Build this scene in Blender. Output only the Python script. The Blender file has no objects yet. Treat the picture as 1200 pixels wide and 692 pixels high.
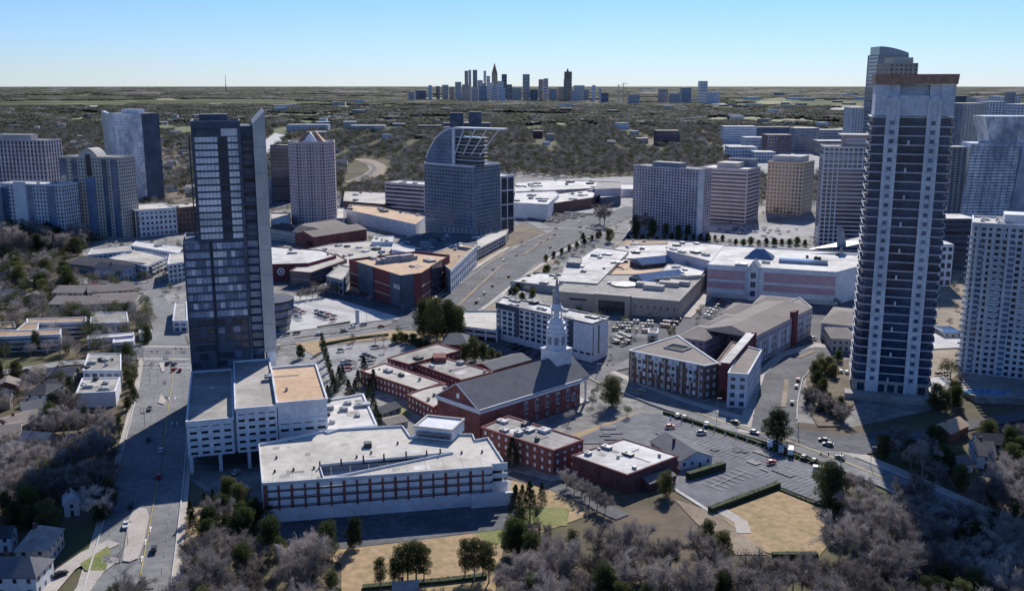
import bpy, math, random
import numpy as np
from mathutils import Vector
random.seed(7)
SC = bpy.context.scene
C = SC.collection
# ---------------------------------------------------------------- camera, sky, sun
F, H = 1150.0, 150.0
TH = math.atan(247.0 / F)
cam = bpy.data.cameras.new('camera'); co = bpy.data.objects.new('camera', cam); C.objects.link(co)
co.location = (0, 0, H); co.rotation_euler = (math.pi / 2 - TH, 0, 0)
cam.sensor_width = 36; cam.lens = 36 * F / 1200; cam.clip_start = 1; cam.clip_end = 200000
SC.camera = co
ELEV, AZ = math.radians(34.5), math.radians(12.7)
w = bpy.data.worlds.new('World'); SC.world = w; w.use_nodes = True
nt = w.node_tree; bg = nt.nodes['Background']
sky = nt.nodes.new('ShaderNodeTexSky'); sky.sky_type = 'NISHITA'; sky.sun_disc = False
sky.sun_elevation = ELEV; sky.sun_rotation = AZ; sky.air_density = 1.05; sky.dust_density = 0.0; sky.ozone_density = 10.0; sky.altitude = 300
tn = nt.nodes.new('ShaderNodeVectorMath'); tn.operation = 'MULTIPLY'; tn.inputs[1].default_value = (.95, .96, 1.1); nt.links.new(sky.outputs[0], tn.inputs[0]); nt.links.new(tn.outputs[0], bg.inputs[0]); bg.inputs[1].default_value = 0.082
sl = bpy.data.lights.new('sun', 'SUN'); sl.energy = 4.2; sl.angle = math.radians(0.6); sl.color = (1.0, 0.945, 0.87)
so = bpy.data.objects.new('sun', sl); C.objects.link(so)
SV = Vector((math.sin(AZ) * math.cos(ELEV), math.cos(AZ) * math.cos(ELEV), math.sin(ELEV)))
so.rotation_euler = SV.to_track_quat('Z', 'Y').to_euler(); so.location = (0, 0, 400)
vs = SC.view_settings; vs.view_transform = 'Standard'; vs.look = 'None'; vs.gamma = 1; vs.exposure = 0.42; vs.use_curve_mapping = False
SC.cycles.max_bounces = 6; SC.cycles.diffuse_bounces = 4; SC.cycles.transparent_max_bounces = 4
# ---------------------------------------------------------------- survey: bearing + depression of a spot -> place on a level z
sT, cT = math.sin(TH), math.cos(TH)
def tt(y): return (F * sT + (y - 346) * cT) / (F * cT - (y - 346) * sT)
def G(x, y, z=0.0):
    Y = (H - z) / tt(y)
    return ((x - 600) * Y / (F * cT - (y - 346) * sT), Y)
def hh(yb, yt, z=0.0): return H - (H - z) / tt(yb) * tt(yt)
# ---------------------------------------------------------------- helpers
def tag(o, label=None, cat=None, group=None, kind=None):
    if label: o['label'] = label
    if cat: o['category'] = cat
    if group: o['group'] = group
    if kind: o['kind'] = kind
    return o
def empty(name, loc, label=None, cat=None, group=None, rz=0.0):
    o = bpy.data.objects.new(name, None); C.objects.link(o); o.location = loc; o.rotation_euler = (0, 0, rz)
    o.empty_display_size = 1
    return tag(o, label, cat, group)
class Fr:
    def __init__(s, o, u):
        l = math.hypot(*u); s.o = o; s.u = (u[0] / l, u[1] / l); s.v = (-s.u[1], s.u[0])
    def p(s, a, b): return (s.o[0] + a * s.u[0] + b * s.v[0], s.o[1] + a * s.u[1] + b * s.v[1])
    def inv(s, q):
        d = (q[0] - s.o[0], q[1] - s.o[1]); return (d[0] * s.u[0] + d[1] * s.u[1], d[0] * s.v[0] + d[1] * s.v[1])
    @property
    def ang(s): return math.atan2(s.u[1], s.u[0])
W0 = Fr((0, 0), (1, 0))
class MB:
    def __init__(s): s.v = []; s.f = []; s.m = []; s.mi = 0
    def poly(s, pts, flip=False):
        n = len(s.v); s.v += [tuple(p) for p in pts]; idx = list(range(n, n + len(pts)))
        s.f.append(idx[::-1] if flip else idx); s.m.append(s.mi)
    def box(s, fr, a0, a1, b0, b1, z0, z1):
        n = len(s.v)
        for z in (z0, z1):
            for a, b in ((a0, b0), (a1, b0), (a1, b1), (a0, b1)):
                x, y = fr.p(a, b); s.v.append((x, y, z))
        for q in ((0, 3, 2, 1), (4, 5, 6, 7), (0, 1, 5, 4), (1, 2, 6, 5), (2, 3, 7, 6), (3, 0, 4, 7)):
            s.f.append([n + i for i in q]); s.m.append(s.mi)
    def prism(s, foot, z0, z1, bottom=False, top=True):
        n = len(s.v); k = len(foot)
        s.v += [(x, y, z0) for x, y in foot] + [(x, y, z1) for x, y in foot]
        for i in range(k):
            j = (i + 1) % k; s.f.append([n + i, n + j, n + k + j, n + k + i]); s.m.append(s.mi)
        if top: s.f.append([n + k + i for i in range(k)]); s.m.append(s.mi)
        if bottom: s.f.append([n + i for i in range(k)][::-1]); s.m.append(s.mi)
    def loft(s, rings, cap=True):
        n = len(s.v); k = len(rings[0])
        for r in rings: s.v += [tuple(p) for p in r]
        for r in range(len(rings) - 1):
            for i in range(k):
                j = (i + 1) % k; a = n + r * k
                s.f.append([a + i, a + j, a + k + j, a + k + i]); s.m.append(s.mi)
        if cap:
            s.f.append([n + (len(rings) - 1) * k + i for i in range(k)]); s.m.append(s.mi)
            s.f.append([n + i for i in range(k)][::-1]); s.m.append(s.mi)
    def cone(s, c, z0, z1, r0, r1, k=8, rot=0.0):
        R = [[(c[0] + r * math.cos(rot + 2 * math.pi * i / k), c[1] + r * math.sin(rot + 2 * math.pi * i / k), z) for i in range(k)] for r, z in ((r0, z0), (r1, z1))]
        s.loft(R)
    def tube(s, pts, rad, k=5):
        rings = []
        for i, p in enumerate(pts):
            a = Vector(pts[max(0, i - 1)]); b = Vector(pts[min(len(pts) - 1, i + 1)]); d = (b - a).normalized()
            x = d.orthogonal().normalized(); y = d.cross(x)
            rings.append([Vector(p) + x * (rad[i] * math.cos(6.283 * j / k)) + y * (rad[i] * math.sin(6.283 * j / k)) for j in range(k)])
        s.loft(rings)
    def mesh(s, name, mats, off=(0, 0, 0)):
        me = bpy.data.meshes.new(name)
        me.from_pydata([(x - off[0], y - off[1], z - off[2]) for x, y, z in s.v], [], s.f)
        for m in (mats if isinstance(mats, (list, tuple)) else [mats]): me.materials.append(m)
        if any(s.m): me.polygons.foreach_set('material_index', s.m)
        me.update(); return me
    def build(s, name, mats, parent=None):
        off = tuple(parent.matrix_basis.translation) if parent else (0, 0, 0)
        if parent and parent.parent: off = tuple(parent.parent.matrix_basis.translation + parent.matrix_basis.translation)
        o = bpy.data.objects.new(name, s.mesh(name, mats, off)); C.objects.link(o)
        if parent: o.parent = parent
        return o
# ---------------------------------------------------------------- materials
MAT = {}
def mat(name, col, rough=0.85, var=0.25, scale=0.12, col2=None, spec=0.3, metal=0.0, rnd=0.0, stretch=None, fine=1.3, thr=(0.35, 0.65)):
    m = bpy.data.materials.new(name); m.use_nodes = True; n = m.node_tree.nodes; L = m.node_tree.links
    b = n['Principled BSDF']; b.inputs['Roughness'].default_value = rough; b.inputs['Specular IOR Level'].default_value = spec; b.inputs['Metallic'].default_value = metal
    geo = n.new('ShaderNodeNewGeometry'); src = geo.outputs['Position']
    if stretch:
        mp = n.new('ShaderNodeMapping'); mp.inputs['Scale'].default_value = stretch; L.new(src, mp.inputs[0]); src = mp.outputs[0]
    no = n.new('ShaderNodeTexNoise'); no.inputs['Scale'].default_value = scale; no.inputs['Detail'].default_value = 6; no.inputs['Roughness'].default_value = 0.65; L.new(src, no.inputs['Vector'])
    r = n.new('ShaderNodeValToRGB'); r.color_ramp.elements[0].position = thr[0]; r.color_ramp.elements[1].position = thr[1]
    c2 = col2 or tuple(min(1, c * (1 + var)) for c in col); c1 = tuple(c * (1 - var * (0 if col2 else 1)) for c in col)
    r.color_ramp.elements[0].color = (*c1, 1); r.color_ramp.elements[1].color = (*c2, 1)
    L.new(no.outputs[0], r.inputs[0]); out = r.outputs[0]
    n2 = n.new('ShaderNodeTexNoise'); n2.inputs['Scale'].default_value = fine; n2.inputs['Detail'].default_value = 4; L.new(src, n2.inputs['Vector'])
    mr = n.new('ShaderNodeMapRange'); mr.inputs[1].default_value = 0.3; mr.inputs[2].default_value = 0.7; mr.inputs[3].default_value = 1 - var * .8; mr.inputs[4].default_value = 1 + var * .8
    L.new(n2.outputs[0], mr.inputs[0])
    val = mr.outputs[0]
    if rnd:
        oi = n.new('ShaderNodeObjectInfo'); m2 = n.new('ShaderNodeMapRange'); m2.inputs[3].default_value = 1 - rnd; m2.inputs[4].default_value = 1 + rnd
        L.new(oi.outputs['Random'], m2.inputs[0]); mm = n.new('ShaderNodeMath'); mm.operation = 'MULTIPLY'; L.new(val, mm.inputs[0]); L.new(m2.outputs[0], mm.inputs[1]); val = mm.outputs[0]
    sc = n.new('ShaderNodeVectorMath'); sc.operation = 'SCALE'; L.new(out, sc.inputs[0]); L.new(val, sc.inputs['Scale'])
    L.new(sc.outputs[0], b.inputs['Base Color'])
    MAT[name] = m; return m
mat('asphalt', (.07, .073, .082), .92, .3, .04, (.145, .147, .155), fine=.4)
mat('road_asphalt', (.15, .15, .152), .92, .22, .03, (.25, .25, .248), fine=.35)
mat('lot_asphalt', (.105, .11, .13), .9, .25, .04, (.18, .186, .205), fine=.3)
mat('pale_lot', (.22, .22, .225), .9, .25, .03, (.36, .355, .35), fine=.3)
mat('core_ground', (.13, .127, .125), .95, .4, .022, (.32, .31, .29), fine=.2)
mat('concrete', (.42, .41, .4), .9, .2, .08, (.56, .55, .53))
mat('sidewalk_concrete', (.38, .34, .3), .9, .2, .1, (.48, .44, .39))
mat('paint_white', (.75, .75, .73), .6, .1)
mat('road_paint', (.3, .3, .295), .8, .3, .3, fine=2)
mat('paint_yellow', (.6, .45, .08), .6, .1)
mat('dry_grass', (.34, .25, .14), .95, .25, .06, (.42, .31, .18), fine=.5)
mat('field_grass', (.38, .27, .155), .95, .3, .05, (.25, .21, .09), fine=.35, thr=(.46, .72))
mat('green_grass', (.14, .17, .05), .95, .35, .06, (.26, .25, .09))
mat('earth', (.2, .155, .11), .95, .3, .06, (.34, .28, .21))
mat('leaf_litter', (.1, .08, .06), .95, .3, .08, (.2, .16, .11), fine=.6)
mat('brick_red', (.165, .062, .057), .9, .3, .1, (.25, .1, .09), fine=.8)
mat('brick_dull', (.125, .058, .058), .9, .3, .2, (.18, .085, .08))
mat('brick_brown', (.13, .085, .075), .9, .35, .2, (.22, .14, .12))
mat('theatre_red', (.2, .045, .05), .85, .25, .08, (.14, .055, .06))
mat('white_wall', (.56, .59, .63), .8, .14, .07, (.72, .73, .76), fine=.5)
mat('stucco_white', (.5, .53, .58), .85, .16, .1, (.7, .71, .74), fine=.6)
mat('cream_wall', (.45, .42, .38), .85, .15, .12, (.54, .5, .46))
mat('tan_wall', (.36, .31, .26), .85, .15, .08, (.45, .39, .33))
mat('pink_wall', (.52, .44, .45), .85, .2, .1, (.64, .56, .56))
mat('pink_panel', (.5, .33, .36), .85, .12, .1)
mat('rose_stone', (.43, .38, .42), .8, .2, .08, (.6, .55, .58))
mat('ochre_stone', (.6, .46, .29), .8, .2, .03, (.56, .5, .44))
mat('grey_wall', (.22, .24, .27), .8, .15, .1, (.3, .32, .35))
mat('slate_panel', (.05, .065, .1), .6, .3, .08, (.1, .125, .175))
mat('dark_metal', (.05, .055, .065), .5, .2, .2)
mat('grey_metal', (.3, .31, .33), .5, .2, .3)
mat('roof_white', (.36, .345, .32), .85, .18, .04, (.66, .64, .605), fine=.22, thr=(.32, .58))
mat('roof_cream', (.35, .325, .28), .9, .15, .035, (.56, .525, .465), fine=.3, thr=(.32, .58))
mat('roof_grey', (.22, .21, .195), .9, .22, .05, (.38, .36, .33), fine=.4)
mat('roof_dirty', (.25, .235, .21), .9, .2, .04, (.44, .41, .37), fine=.3)
mat('roof_tan', (.5, .33, .2), .9, .12, .05, (.6, .43, .29), fine=.4)
mat('roof_brown', (.3, .2, .12), .9, .25, .06, (.42, .3, .2), fine=.5)
mat('shingle_grey', (.115, .12, .135), .9, .15, .2, (.15, .155, .17), fine=2)
mat('shingle_taupe', (.19, .165, .145), .9, .15, .08, (.25, .22, .2), fine=1)
mat('shingle_dark', (.06, .062, .075), .9, .25, .2)
mat('glass', (.03, .045, .075), .12, .5, .08, (.09, .12, .18), spec=.8, rnd=.5)
mat('glass_dark', (.018, .024, .04), .15, .5, .06, (.06, .075, .11), spec=.6, rnd=.5)
mat('glass_blue', (.06, .1, .18), .12, .4, .05, (.16, .22, .34), spec=.9, rnd=.35)
mat('glass_pale', (.55, .57, .62), .35, .2, .1, (.8, .8, .82), spec=.4, rnd=.2)
mat('glass_mid', (.14, .19, .31), .3, .35, .05, (.4, .46, .58), spec=.5, rnd=.25)  # noise mottling puts blue reflections into the pane colour
mat('glass_navy', (.035, .05, .085), .15, .5, .06, (.1, .14, .22), spec=.7, rnd=.3)
mat('glass_navy', (.02, .03, .06), .15, .5, .06, (.07, .1, .18), spec=.7, rnd=.3)
mat('glass_mirror', (.28, .32, .4), .3, .3, .045, (.78, .8, .84), spec=.5, metal=.0, stretch=(1, 1, .6), fine=.3, thr=(.38, .62))  # cloudy noise paints the mirror reflections into a non-metal base colour
mat('opening_shade', (.02, .022, .028), .9, .2)  # near-black colour stands in for the shade inside openings
mat('skylight', (.1, .15, .25), .1, .2, .3, (.16, .22, .33), spec=.9)
mat('twig', (.165, .145, .132), .9, .35, .045, (.42, .375, .345), rnd=.45, fine=.5)
mat('twig_far', (.13, .12, .118), .9, .3, .01, (.3, .275, .27), rnd=.45, fine=.1)
mat('bark', (.3, .26, .23), .95, .3, .5, rnd=.2)
mat('leaf_green', (.035, .055, .018), .85, .35, .06, (.09, .115, .035), rnd=.3)
mat('leaf_dark', (.018, .032, .014), .85, .35, .06, (.045, .065, .025), rnd=.3)
mat('leaf_olive', (.08, .09, .03), .85, .35, .06, (.15, .155, .06), rnd=.3)
mat('hedge_leaf', (.03, .045, .018), .9, .4, .5, (.05, .07, .028))
mat('wood_bare', (.09, .082, .075), .95, .35, .012, (.18, .165, .155), rnd=.35, fine=.1)
mat('wood_green', (.035, .047, .024), .95, .35, .006, (.095, .108, .055), rnd=.45, fine=.05)
mat('tyre', (.02, .02, .02), .9, .1)
mat('pool_water', (.03, .2, .42), .08, .1, .3, spec=.8)
mat('sign_red', (.5, .02, .02), .5, .1)
mat('copper', (.3, .17, .12), .8, .4, .5, (.42, .27, .2))
for k, c in dict(car_white=(.75, .75, .75), car_silver=(.45, .46, .48), car_black=(.015, .015, .018), car_blue=(.04, .07, .16), car_red=(.3, .02, .02), car_grey=(.12, .125, .135)).items(): mat(k, c, .5, .05, spec=.4)
mat('field_far', (.28, .25, .14), .95, .3, .002, (.18, .19, .09))
mat('olive_far', (.1, .12, .045), .95, .3, .002, (.15, .16, .07))
mat('pale_far', (.3, .29, .26), .95, .3, .004, (.5, .49, .46))
M = MAT
def translucent(name, f):
    m = MAT[name]; n = m.node_tree.nodes; L = m.node_tree.links; b = n['Principled BSDF']; t = n.new('ShaderNodeBsdfTranslucent'); x = n.new('ShaderNodeMixShader'); x.inputs[0].default_value = f
    L.new(b.inputs['Base Color'].links[0].from_socket, t.inputs['Color']); L.new(b.outputs[0], x.inputs[1]); L.new(t.outputs[0], x.inputs[2]); L.new(x.outputs[0], n['Material Output'].inputs['Surface'])
for k, f in (('twig', .25), ('twig_far', .2), ('leaf_green', .35), ('leaf_dark', .2), ('leaf_olive', .4), ('wood_green', .3)): translucent(k, f)
# the ground sheet: dry litter, lawns, clearings; broader patches show far out
def ground_material():
    m = bpy.data.materials.new('ground'); m.use_nodes = True; n = m.node_tree.nodes; L = m.node_tree.links; b = n['Principled BSDF']; b.inputs['Roughness'].default_value = .95; b.inputs['Specular IOR Level'].default_value = .1
    geo = n.new('ShaderNodeNewGeometry')
    def noise(s, lo, hi, a, c, det=8):
        t = n.new('ShaderNodeTexNoise'); t.inputs['Scale'].default_value = s; t.inputs['Detail'].default_value = det; t.inputs['Roughness'].default_value = .62; L.new(geo.outputs['Position'], t.inputs['Vector'])
        r = n.new('ShaderNodeValToRGB'); r.color_ramp.elements[0].position = lo; r.color_ramp.elements[1].position = hi; r.color_ramp.elements[0].color = (*a, 1); r.color_ramp.elements[1].color = (*c, 1); L.new(t.outputs[0], r.inputs[0]); return r.outputs[0]
    def mix(f, a, c):
        x = n.new('ShaderNodeMix'); x.data_type = 'RGBA'; L.new(f, x.inputs[0]); L.new(a, x.inputs[6]); L.new(c, x.inputs[7]); return x.outputs[2]
    near = noise(.05, .35, .65, (.1, .085, .07), (.22, .17, .12))
    green = noise(.02, .4, .6, (.08, .075, .055), (.11, .12, .05))
    base = mix(noise(.012, .4, .6, (0, 0, 0), (1, 1, 1)), near, green)
    farA = noise(.0009, .42, .58, (.045, .058, .024), (.12, .13, .05))
    farB = noise(.0016, .58, .7, (0, 0, 0), (1, 1, 1), 10)
    tan = noise(.004, .3, .7, (.22, .2, .12), (.42, .38, .3))
    far = mix(farB, farA, tan)
    ln = n.new('ShaderNodeVectorMath'); ln.operation = 'LENGTH'; L.new(geo.outputs['Position'], ln.inputs[0])
    mr = n.new('ShaderNodeMapRange'); mr.inputs[1].default_value = 1500; mr.inputs[2].default_value = 4000; L.new(ln.outputs['Value'], mr.inputs[0])
    L.new(mix(mr.outputs[0], base, far), b.inputs['Base Color']); return m
M['ground'] = ground_material()
# ---------------------------------------------------------------- ground pieces
KEEP = []     # footprints where no tree may stand
def keep(poly, grow=0.0):
    if grow:
        cx = sum(p[0] for p in poly) / len(poly); cy = sum(p[1] for p in poly) / len(poly)
        q = []
        for x, y in poly:
            d = math.hypot(x - cx, y - cy) or 1; q.append((x + (x - cx) / d * grow, y + (y - cy) / d * grow))
        poly = q
    KEEP.append(np.array(poly))
mb = MB(); ring = [(60000 * math.cos(a * math.pi / 48), 60000 * math.sin(a * math.pi / 48)) for a in range(96)]
for r0, r1 in ((0, 600), (600, 4000), (4000, 20000), (20000, 75000)):
    for a in range(96):
        c0, s0, c1, s1 = math.cos(a * math.pi / 48), math.sin(a * math.pi / 48), math.cos((a + 1) * math.pi / 48), math.sin((a + 1) * math.pi / 48)
        if r0 == 0: mb.poly([(0, 0, 0), (r1 * c0, r1 * s0, 0), (r1 * c1, r1 * s1, 0)])
        else: mb.poly([(r0 * c0, r0 * s0, 0), (r1 * c0, r1 * s0, 0), (r1 * c1, r1 * s1, 0), (r0 * c1, r0 * s1, 0)])
tag(mb.build('ground', M['ground']), kind='structure')
ZL = [0.02]
def sheet(name, px, m, k=True, z=None, world=False):
    pts = px if world else [G(*p) for p in px]
    if z is None: ZL[0] += 0.012; z = ZL[0]
    b = MB(); b.poly([(x, y, z) for x, y in pts])
    me = b.mesh(name, M[m])
    if me.polygons[0].normal.z < 0: me.flip_normals()
    o = bpy.data.objects.new(name, me); C.objects.link(o); tag(o, kind='structure')
    if k: keep(pts)
    return o
def strip(name, px, wid, m, z=None, k=True, world=False, dash=None):
    pts = px if world else [G(*p) for p in px]
    if not isinstance(wid, (list, tuple)): wid = [wid] * len(pts)
    if z is None: ZL[0] += 0.012; z = ZL[0]
    L, R = [], []
    for i, p in enumerate(pts):
        a = pts[max(0, i - 1)]; c = pts[min(len(pts) - 1, i + 1)]; d = (c[0] - a[0], c[1] - a[1]); l = math.hypot(*d) or 1
        nx, ny = -d[1] / l, d[0] / l; L.append((p[0] + nx * wid[i] / 2, p[1] + ny * wid[i] / 2)); R.append((p[0] - nx * wid[i] / 2, p[1] - ny * wid[i] / 2))
    b = MB()
    for i in range(len(pts) - 1):
        if dash:
            l = math.hypot(pts[i + 1][0] - pts[i][0], pts[i + 1][1] - pts[i][1]); q = max(1, int(l / dash))
            for j in range(q):
                f0, f1 = j / q, (j + .4) / q
                ip = lambda A, B, f: (A[0] + (B[0] - A[0]) * f, A[1] + (B[1] - A[1]) * f, z)
                b.poly([ip(R[i], R[i + 1], f0), ip(R[i], R[i + 1], f1), ip(L[i], L[i + 1], f1), ip(L[i], L[i + 1], f0)])
        else: b.poly([(*R[i], z), (*R[i + 1], z), (*L[i + 1], z), (*L[i], z)])
    o = b.build(name, M[m]); tag(o, kind='structure')
    if k: keep(L + R[::-1])
    return o, L, R
def block(name, px, h, m, side='concrete', k=True):
    pts = [G(*p) for p in px]; b = MB(); b.prism(pts, 0, h)
    o = b.build(name, M[m]); tag(o, kind='structure')
    if k: keep(pts)
    return o
# commercial ground
sheet('pavement', [(222, 562), (214, 500), (222, 400), (180, 345), (108, 322), (92, 286), (150, 276), (246, 262), (400, 232), (600, 200), (742, 212), (1015, 200), (1210, 236), (1230, 330), (1108, 424), (1092, 480), (1000, 500), (830, 486), (735, 505), (690, 560), (606, 566), (600, 590), (300, 612)], 'core_ground', k=False)
sheet('car_park', [(640, 430), (720, 375), (830, 360), (1005, 345), (1005, 400), (900, 425), (880, 470), (735, 442)], 'asphalt', k=False)
sheet('car_park', [(545, 392), (590, 385), (700, 425), (722, 432), (690, 442), (600, 430), (560, 410)], 'asphalt', k=False)
sheet('car_park', [(320, 345), (395, 350), (470, 372), (455, 383), (330, 392)], 'concrete')
sheet('car_park', [(340, 412), (470, 398), (560, 405), (520, 412), (452, 420), (420, 440), (425, 470), (390, 470), (380, 440)], 'pale_lot', k=False)
sheet('car_park', [(770, 262), (905, 264), (952, 258), (962, 275), (900, 283), (830, 283), (730, 277), (742, 262)], 'pale_lot')
sheet('car_park', [(600, 258), (668, 248), (712, 250), (690, 262), (652, 266), (610, 262)], 'asphalt')
sheet('car_park', [(642, 300), (700, 268), (716, 282), (668, 306), (640, 312)], 'asphalt')
sheet('car_park', [(300, 330), (420, 340), (480, 362), (500, 372), (470, 372), (395, 350)], 'asphalt', k=False)
sheet('earth', [(505, 345), (545, 327), (560, 312), (588, 300), (596, 290), (570, 296), (540, 318), (510, 335)], 'earth')
sheet('earth', [(556, 367), (575, 350), (604, 325), (640, 303), (655, 303), (620, 330), (590, 356), (580, 372)], 'earth')
sheet('earth', [(1100, 335), (1135, 300), (1150, 330), (1130, 430), (1092, 470), (1090, 420)], 'earth', k=False)
sheet('field', [(575, 275), (612, 262), (640, 272), (612, 285), (588, 292)], 'leaf_litter')
# lawns and fields
sheet('field', [(330, 645), (402, 632), (590, 614), (600, 562), (640, 570), (700, 600), (640, 622), (590, 640), (575, 720), (400, 720), (400, 660)], 'field_grass', k=False)
sheet('field', [(548, 622), (584, 610), (600, 592), (668, 596), (664, 616), (610, 618), (582, 640)], 'green_grass', k=False)
sheet('field', [(842, 602), (912, 576), (962, 590), (984, 620), (960, 652), (900, 648), (862, 628)], 'field_grass')
sheet('earth', [(790, 585), (842, 602), (900, 650), (862, 650), (815, 612)], 'earth', k=False)
sheet('field', [(440, 478), (470, 474), (480, 486), (462, 498), (442, 498)], 'green_grass', k=False)
sheet('field', [(662, 512), (748, 483), (750, 488), (690, 515), (672, 520)], 'dry_grass', k=False)
sheet('field', [(210, 600), (290, 585), (260, 640), (200, 700), (192, 700)], 'dry_grass', k=False)
sheet('field', [(345, 402), (452, 384), (550, 394), (560, 408), (520, 408), (470, 396), (380, 404), (372, 420)], 'dry_grass', k=False)
sheet('field', [(948, 445), (966, 440), (990, 448), (990, 470), (950, 462)], 'green_grass', k=False)
sheet('driveway', [(303, 612), (330, 650), (430, 640), (592, 620), (606, 600), (600, 590), (590, 584)], 'asphalt')
# church car park and lanes
sheet('car_park', [(662, 520), (748, 484), (775, 486), (832, 506), (900, 528), (980, 556), (968, 592), (912, 570), (833, 599), (787, 570), (800, 548), (720, 520)], 'lot_asphalt')
strip('sidewalk', [(787, 571), (833, 600)], 1.6, 'concrete', k=False)
strip('path', [(595, 556), (650, 570), (730, 606)], 7, 'asphalt')
strip('path', [(845, 598), (868, 612), (872, 625)], 5, 'sidewalk_concrete', k=False)
# roads
pr = [(143, 720), (160, 640), (172, 580), (186, 500), (194, 450), (197, 412)]
strip('sidewalk', pr, 30, 'sidewalk_concrete')
strip('road', pr, 25, 'road_asphalt')
strip('road', [(197, 414), (196, 385), (186, 360), (174, 340)], [24, 17, 15, 16], 'road_asphalt')
strip('road', [(60, 326), (130, 332), (180, 337), (240, 330), (320, 318)], 20, 'road_asphalt')
strip('sidewalk', [(140, 413), (230, 414), (322, 398), (400, 388), (470, 379), (530, 372)], 30, 'sidewalk_concrete')
strip('road', [(140, 413), (230, 414), (322, 398), (400, 388), (470, 379), (530, 372)], 24, 'road_asphalt')
strip('road', [(490, 388), (520, 366), (556, 346), (600, 310), (640, 286), (675, 270), (710, 258), (748, 243)], [46, 46, 42, 40, 40, 42, 40, 34], 'asphalt')
strip('sidewalk', [(540, 380), (575, 356), (612, 326), (650, 300), (690, 278)], 4, 'sidewalk_concrete', k=False)
strip('sidewalk', [(490, 362), (512, 346), (545, 322), (575, 302), (596, 290)], 4, 'sidewalk_concrete', k=False)
strip('road', [(580, 240), (640, 268), (695, 268), (760, 276), (840, 282), (950, 286)], 16, 'road_asphalt')
strip('sidewalk', [(690, 432), (720, 446), (775, 468), (850, 492), (925, 512), (990, 536), (1050, 562), (1110, 590), (1180, 622)], 20, 'sidewalk_concrete')
strip('road', [(655, 424), (690, 434), (722, 449), (777, 471), (850, 496), (925, 518), (987, 541), (1050, 567), (1110, 594), (1180, 628)], 15, 'road_asphalt')
strip('road', [(560, 404), (620, 418), (690, 436)], 14, 'asphalt')
strip('road', [(700, 436), (735, 428), (765, 412), (790, 400)], 10, 'road_asphalt', k=False)
sheet('verge', [(945, 440), (968, 425), (1003, 420), (1003, 470), (985, 500), (958, 500), (944, 475)], 'leaf_litter', k=False)
strip('sidewalk', [(896, 510), (903, 470), (912, 440), (935, 418), (968, 408), (1000, 410)], 23, 'sidewalk_concrete')
strip('road', [(905, 512), (910, 470), (918, 442), (938, 422), (968, 412), (1000, 414)], 19, 'asphalt')
strip('road', [(925, 512), (1000, 522), (1075, 512)], 22, 'asphalt')
strip('road', [(1075, 512), (1130, 500), (1210, 486)], 9, 'asphalt')
strip('road', [(590, 350), (606, 340), (625, 352), (640, 366), (660, 378)], 9, 'pale_lot', k=False)
strip('road', [(800, 372), (830, 345), (845, 325)], 11, 'sidewalk_concrete', k=False)
strip('road', [(0, 437), (40, 432), (78, 426), (120, 424)], 10, 'pale_lot')
strip('driveway', [(50, 700), (78, 668), (104, 650), (134, 636)], 6, 'sidewalk_concrete')
strip('driveway', [(92, 700), (112, 672), (134, 655)], 5, 'sidewalk_concrete')
sheet('field', [(94, 662), (127, 641), (130, 650), (124, 670), (100, 670)], 'green_grass')
# medians and painted lines
def median(px, h=.15, m='sidewalk_concrete'):
    b = MB(); b.prism([G(*p) for p in px], 0, ZL[0] + h); tag(b.build('kerb_island', M[m]), kind='structure')
median([(144, 659), (150, 612), (156, 600), (164, 596), (172, 598), (175, 606), (168, 640), (162, 656), (152, 660)])
median([(186, 426), (193, 426), (193, 436), (190, 437)]); median([(185, 473), (189, 462), (195, 471), (192, 475)])
median([(177, 562), (184, 496), (192, 496), (188, 562)], .1, 'road_asphalt')
for px, wd in (([(536, 360), (557, 340), (585, 314), (592, 310)], 2.2), ([(614, 299), (632, 286), (650, 277)], 2.4), ([(345, 397), (385, 391), (420, 388), (458, 381)], 1.6), ([(918, 478), (922, 446)], 2.4), ([(935, 420), (955, 412)], 3)):
    o, L_, R_ = strip('median', px, wd, 'earth', z=ZL[0] + .15)
z = ZL[0] + .05
for off in (-9.5, -3.1, 3.6, 9.5):
    P = [G(*p) for p in pr]; Q = []
    for i, p in enumerate(P):
        a = P[max(0, i - 1)]; c = P[min(len(P) - 1, i + 1)]; l = math.hypot(c[0] - a[0], c[1] - a[1]); Q.append((p[0] - (c[1] - a[1]) / l * off, p[1] + (c[0] - a[0]) / l * off))
    strip('road_marking', Q, .2, 'paint_yellow' if abs(off) < 4 and off < 0 else 'road_paint', z=z, k=False, world=True, dash=9 if abs(off) > 4 else None)
P = [(500, 380), (524, 364), (560, 343), (603, 308), (642, 284), (676, 268), (708, 257)]
for off in (-15, -11.5, -8, -4.5, 4.5, 8, 11.5, 15):
    Q = []; W_ = [G(*p) for p in P]
    for i, p in enumerate(W_):
        a = W_[max(0, i - 1)]; c = W_[min(len(W_) - 1, i + 1)]; l = math.hypot(c[0] - a[0], c[1] - a[1]); Q.append((p[0] - (c[1] - a[1]) / l * off, p[1] + (c[0] - a[0]) / l * off))
    strip('road_marking', Q, .25, 'road_paint', z=z, k=False, world=True, dash=12)
strip('road_marking', [(722, 449), (777, 471), (850, 496), (925, 518), (987, 541), (1050, 567), (1110, 594)], .4, 'paint_yellow', z=z, k=False)
strip('road_marking', [(330, 393), (400, 384), (470, 376)], .35, 'paint_white', z=z, k=False, dash=10)
strip('road_marking', [(330, 402), (400, 392), (470, 383)], .35, 'paint_white', z=z, k=False, dash=10)
for x0, x1, y in ((170, 222, 428), (152, 168, 405)):
    strip('crosswalk', [(x0, y), (x1, y)], .5, 'paint_white', z=z, k=False); strip('crosswalk', [(x0, y + 4), (x1, y + 4)], .5, 'paint_white', z=z, k=False)
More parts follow.
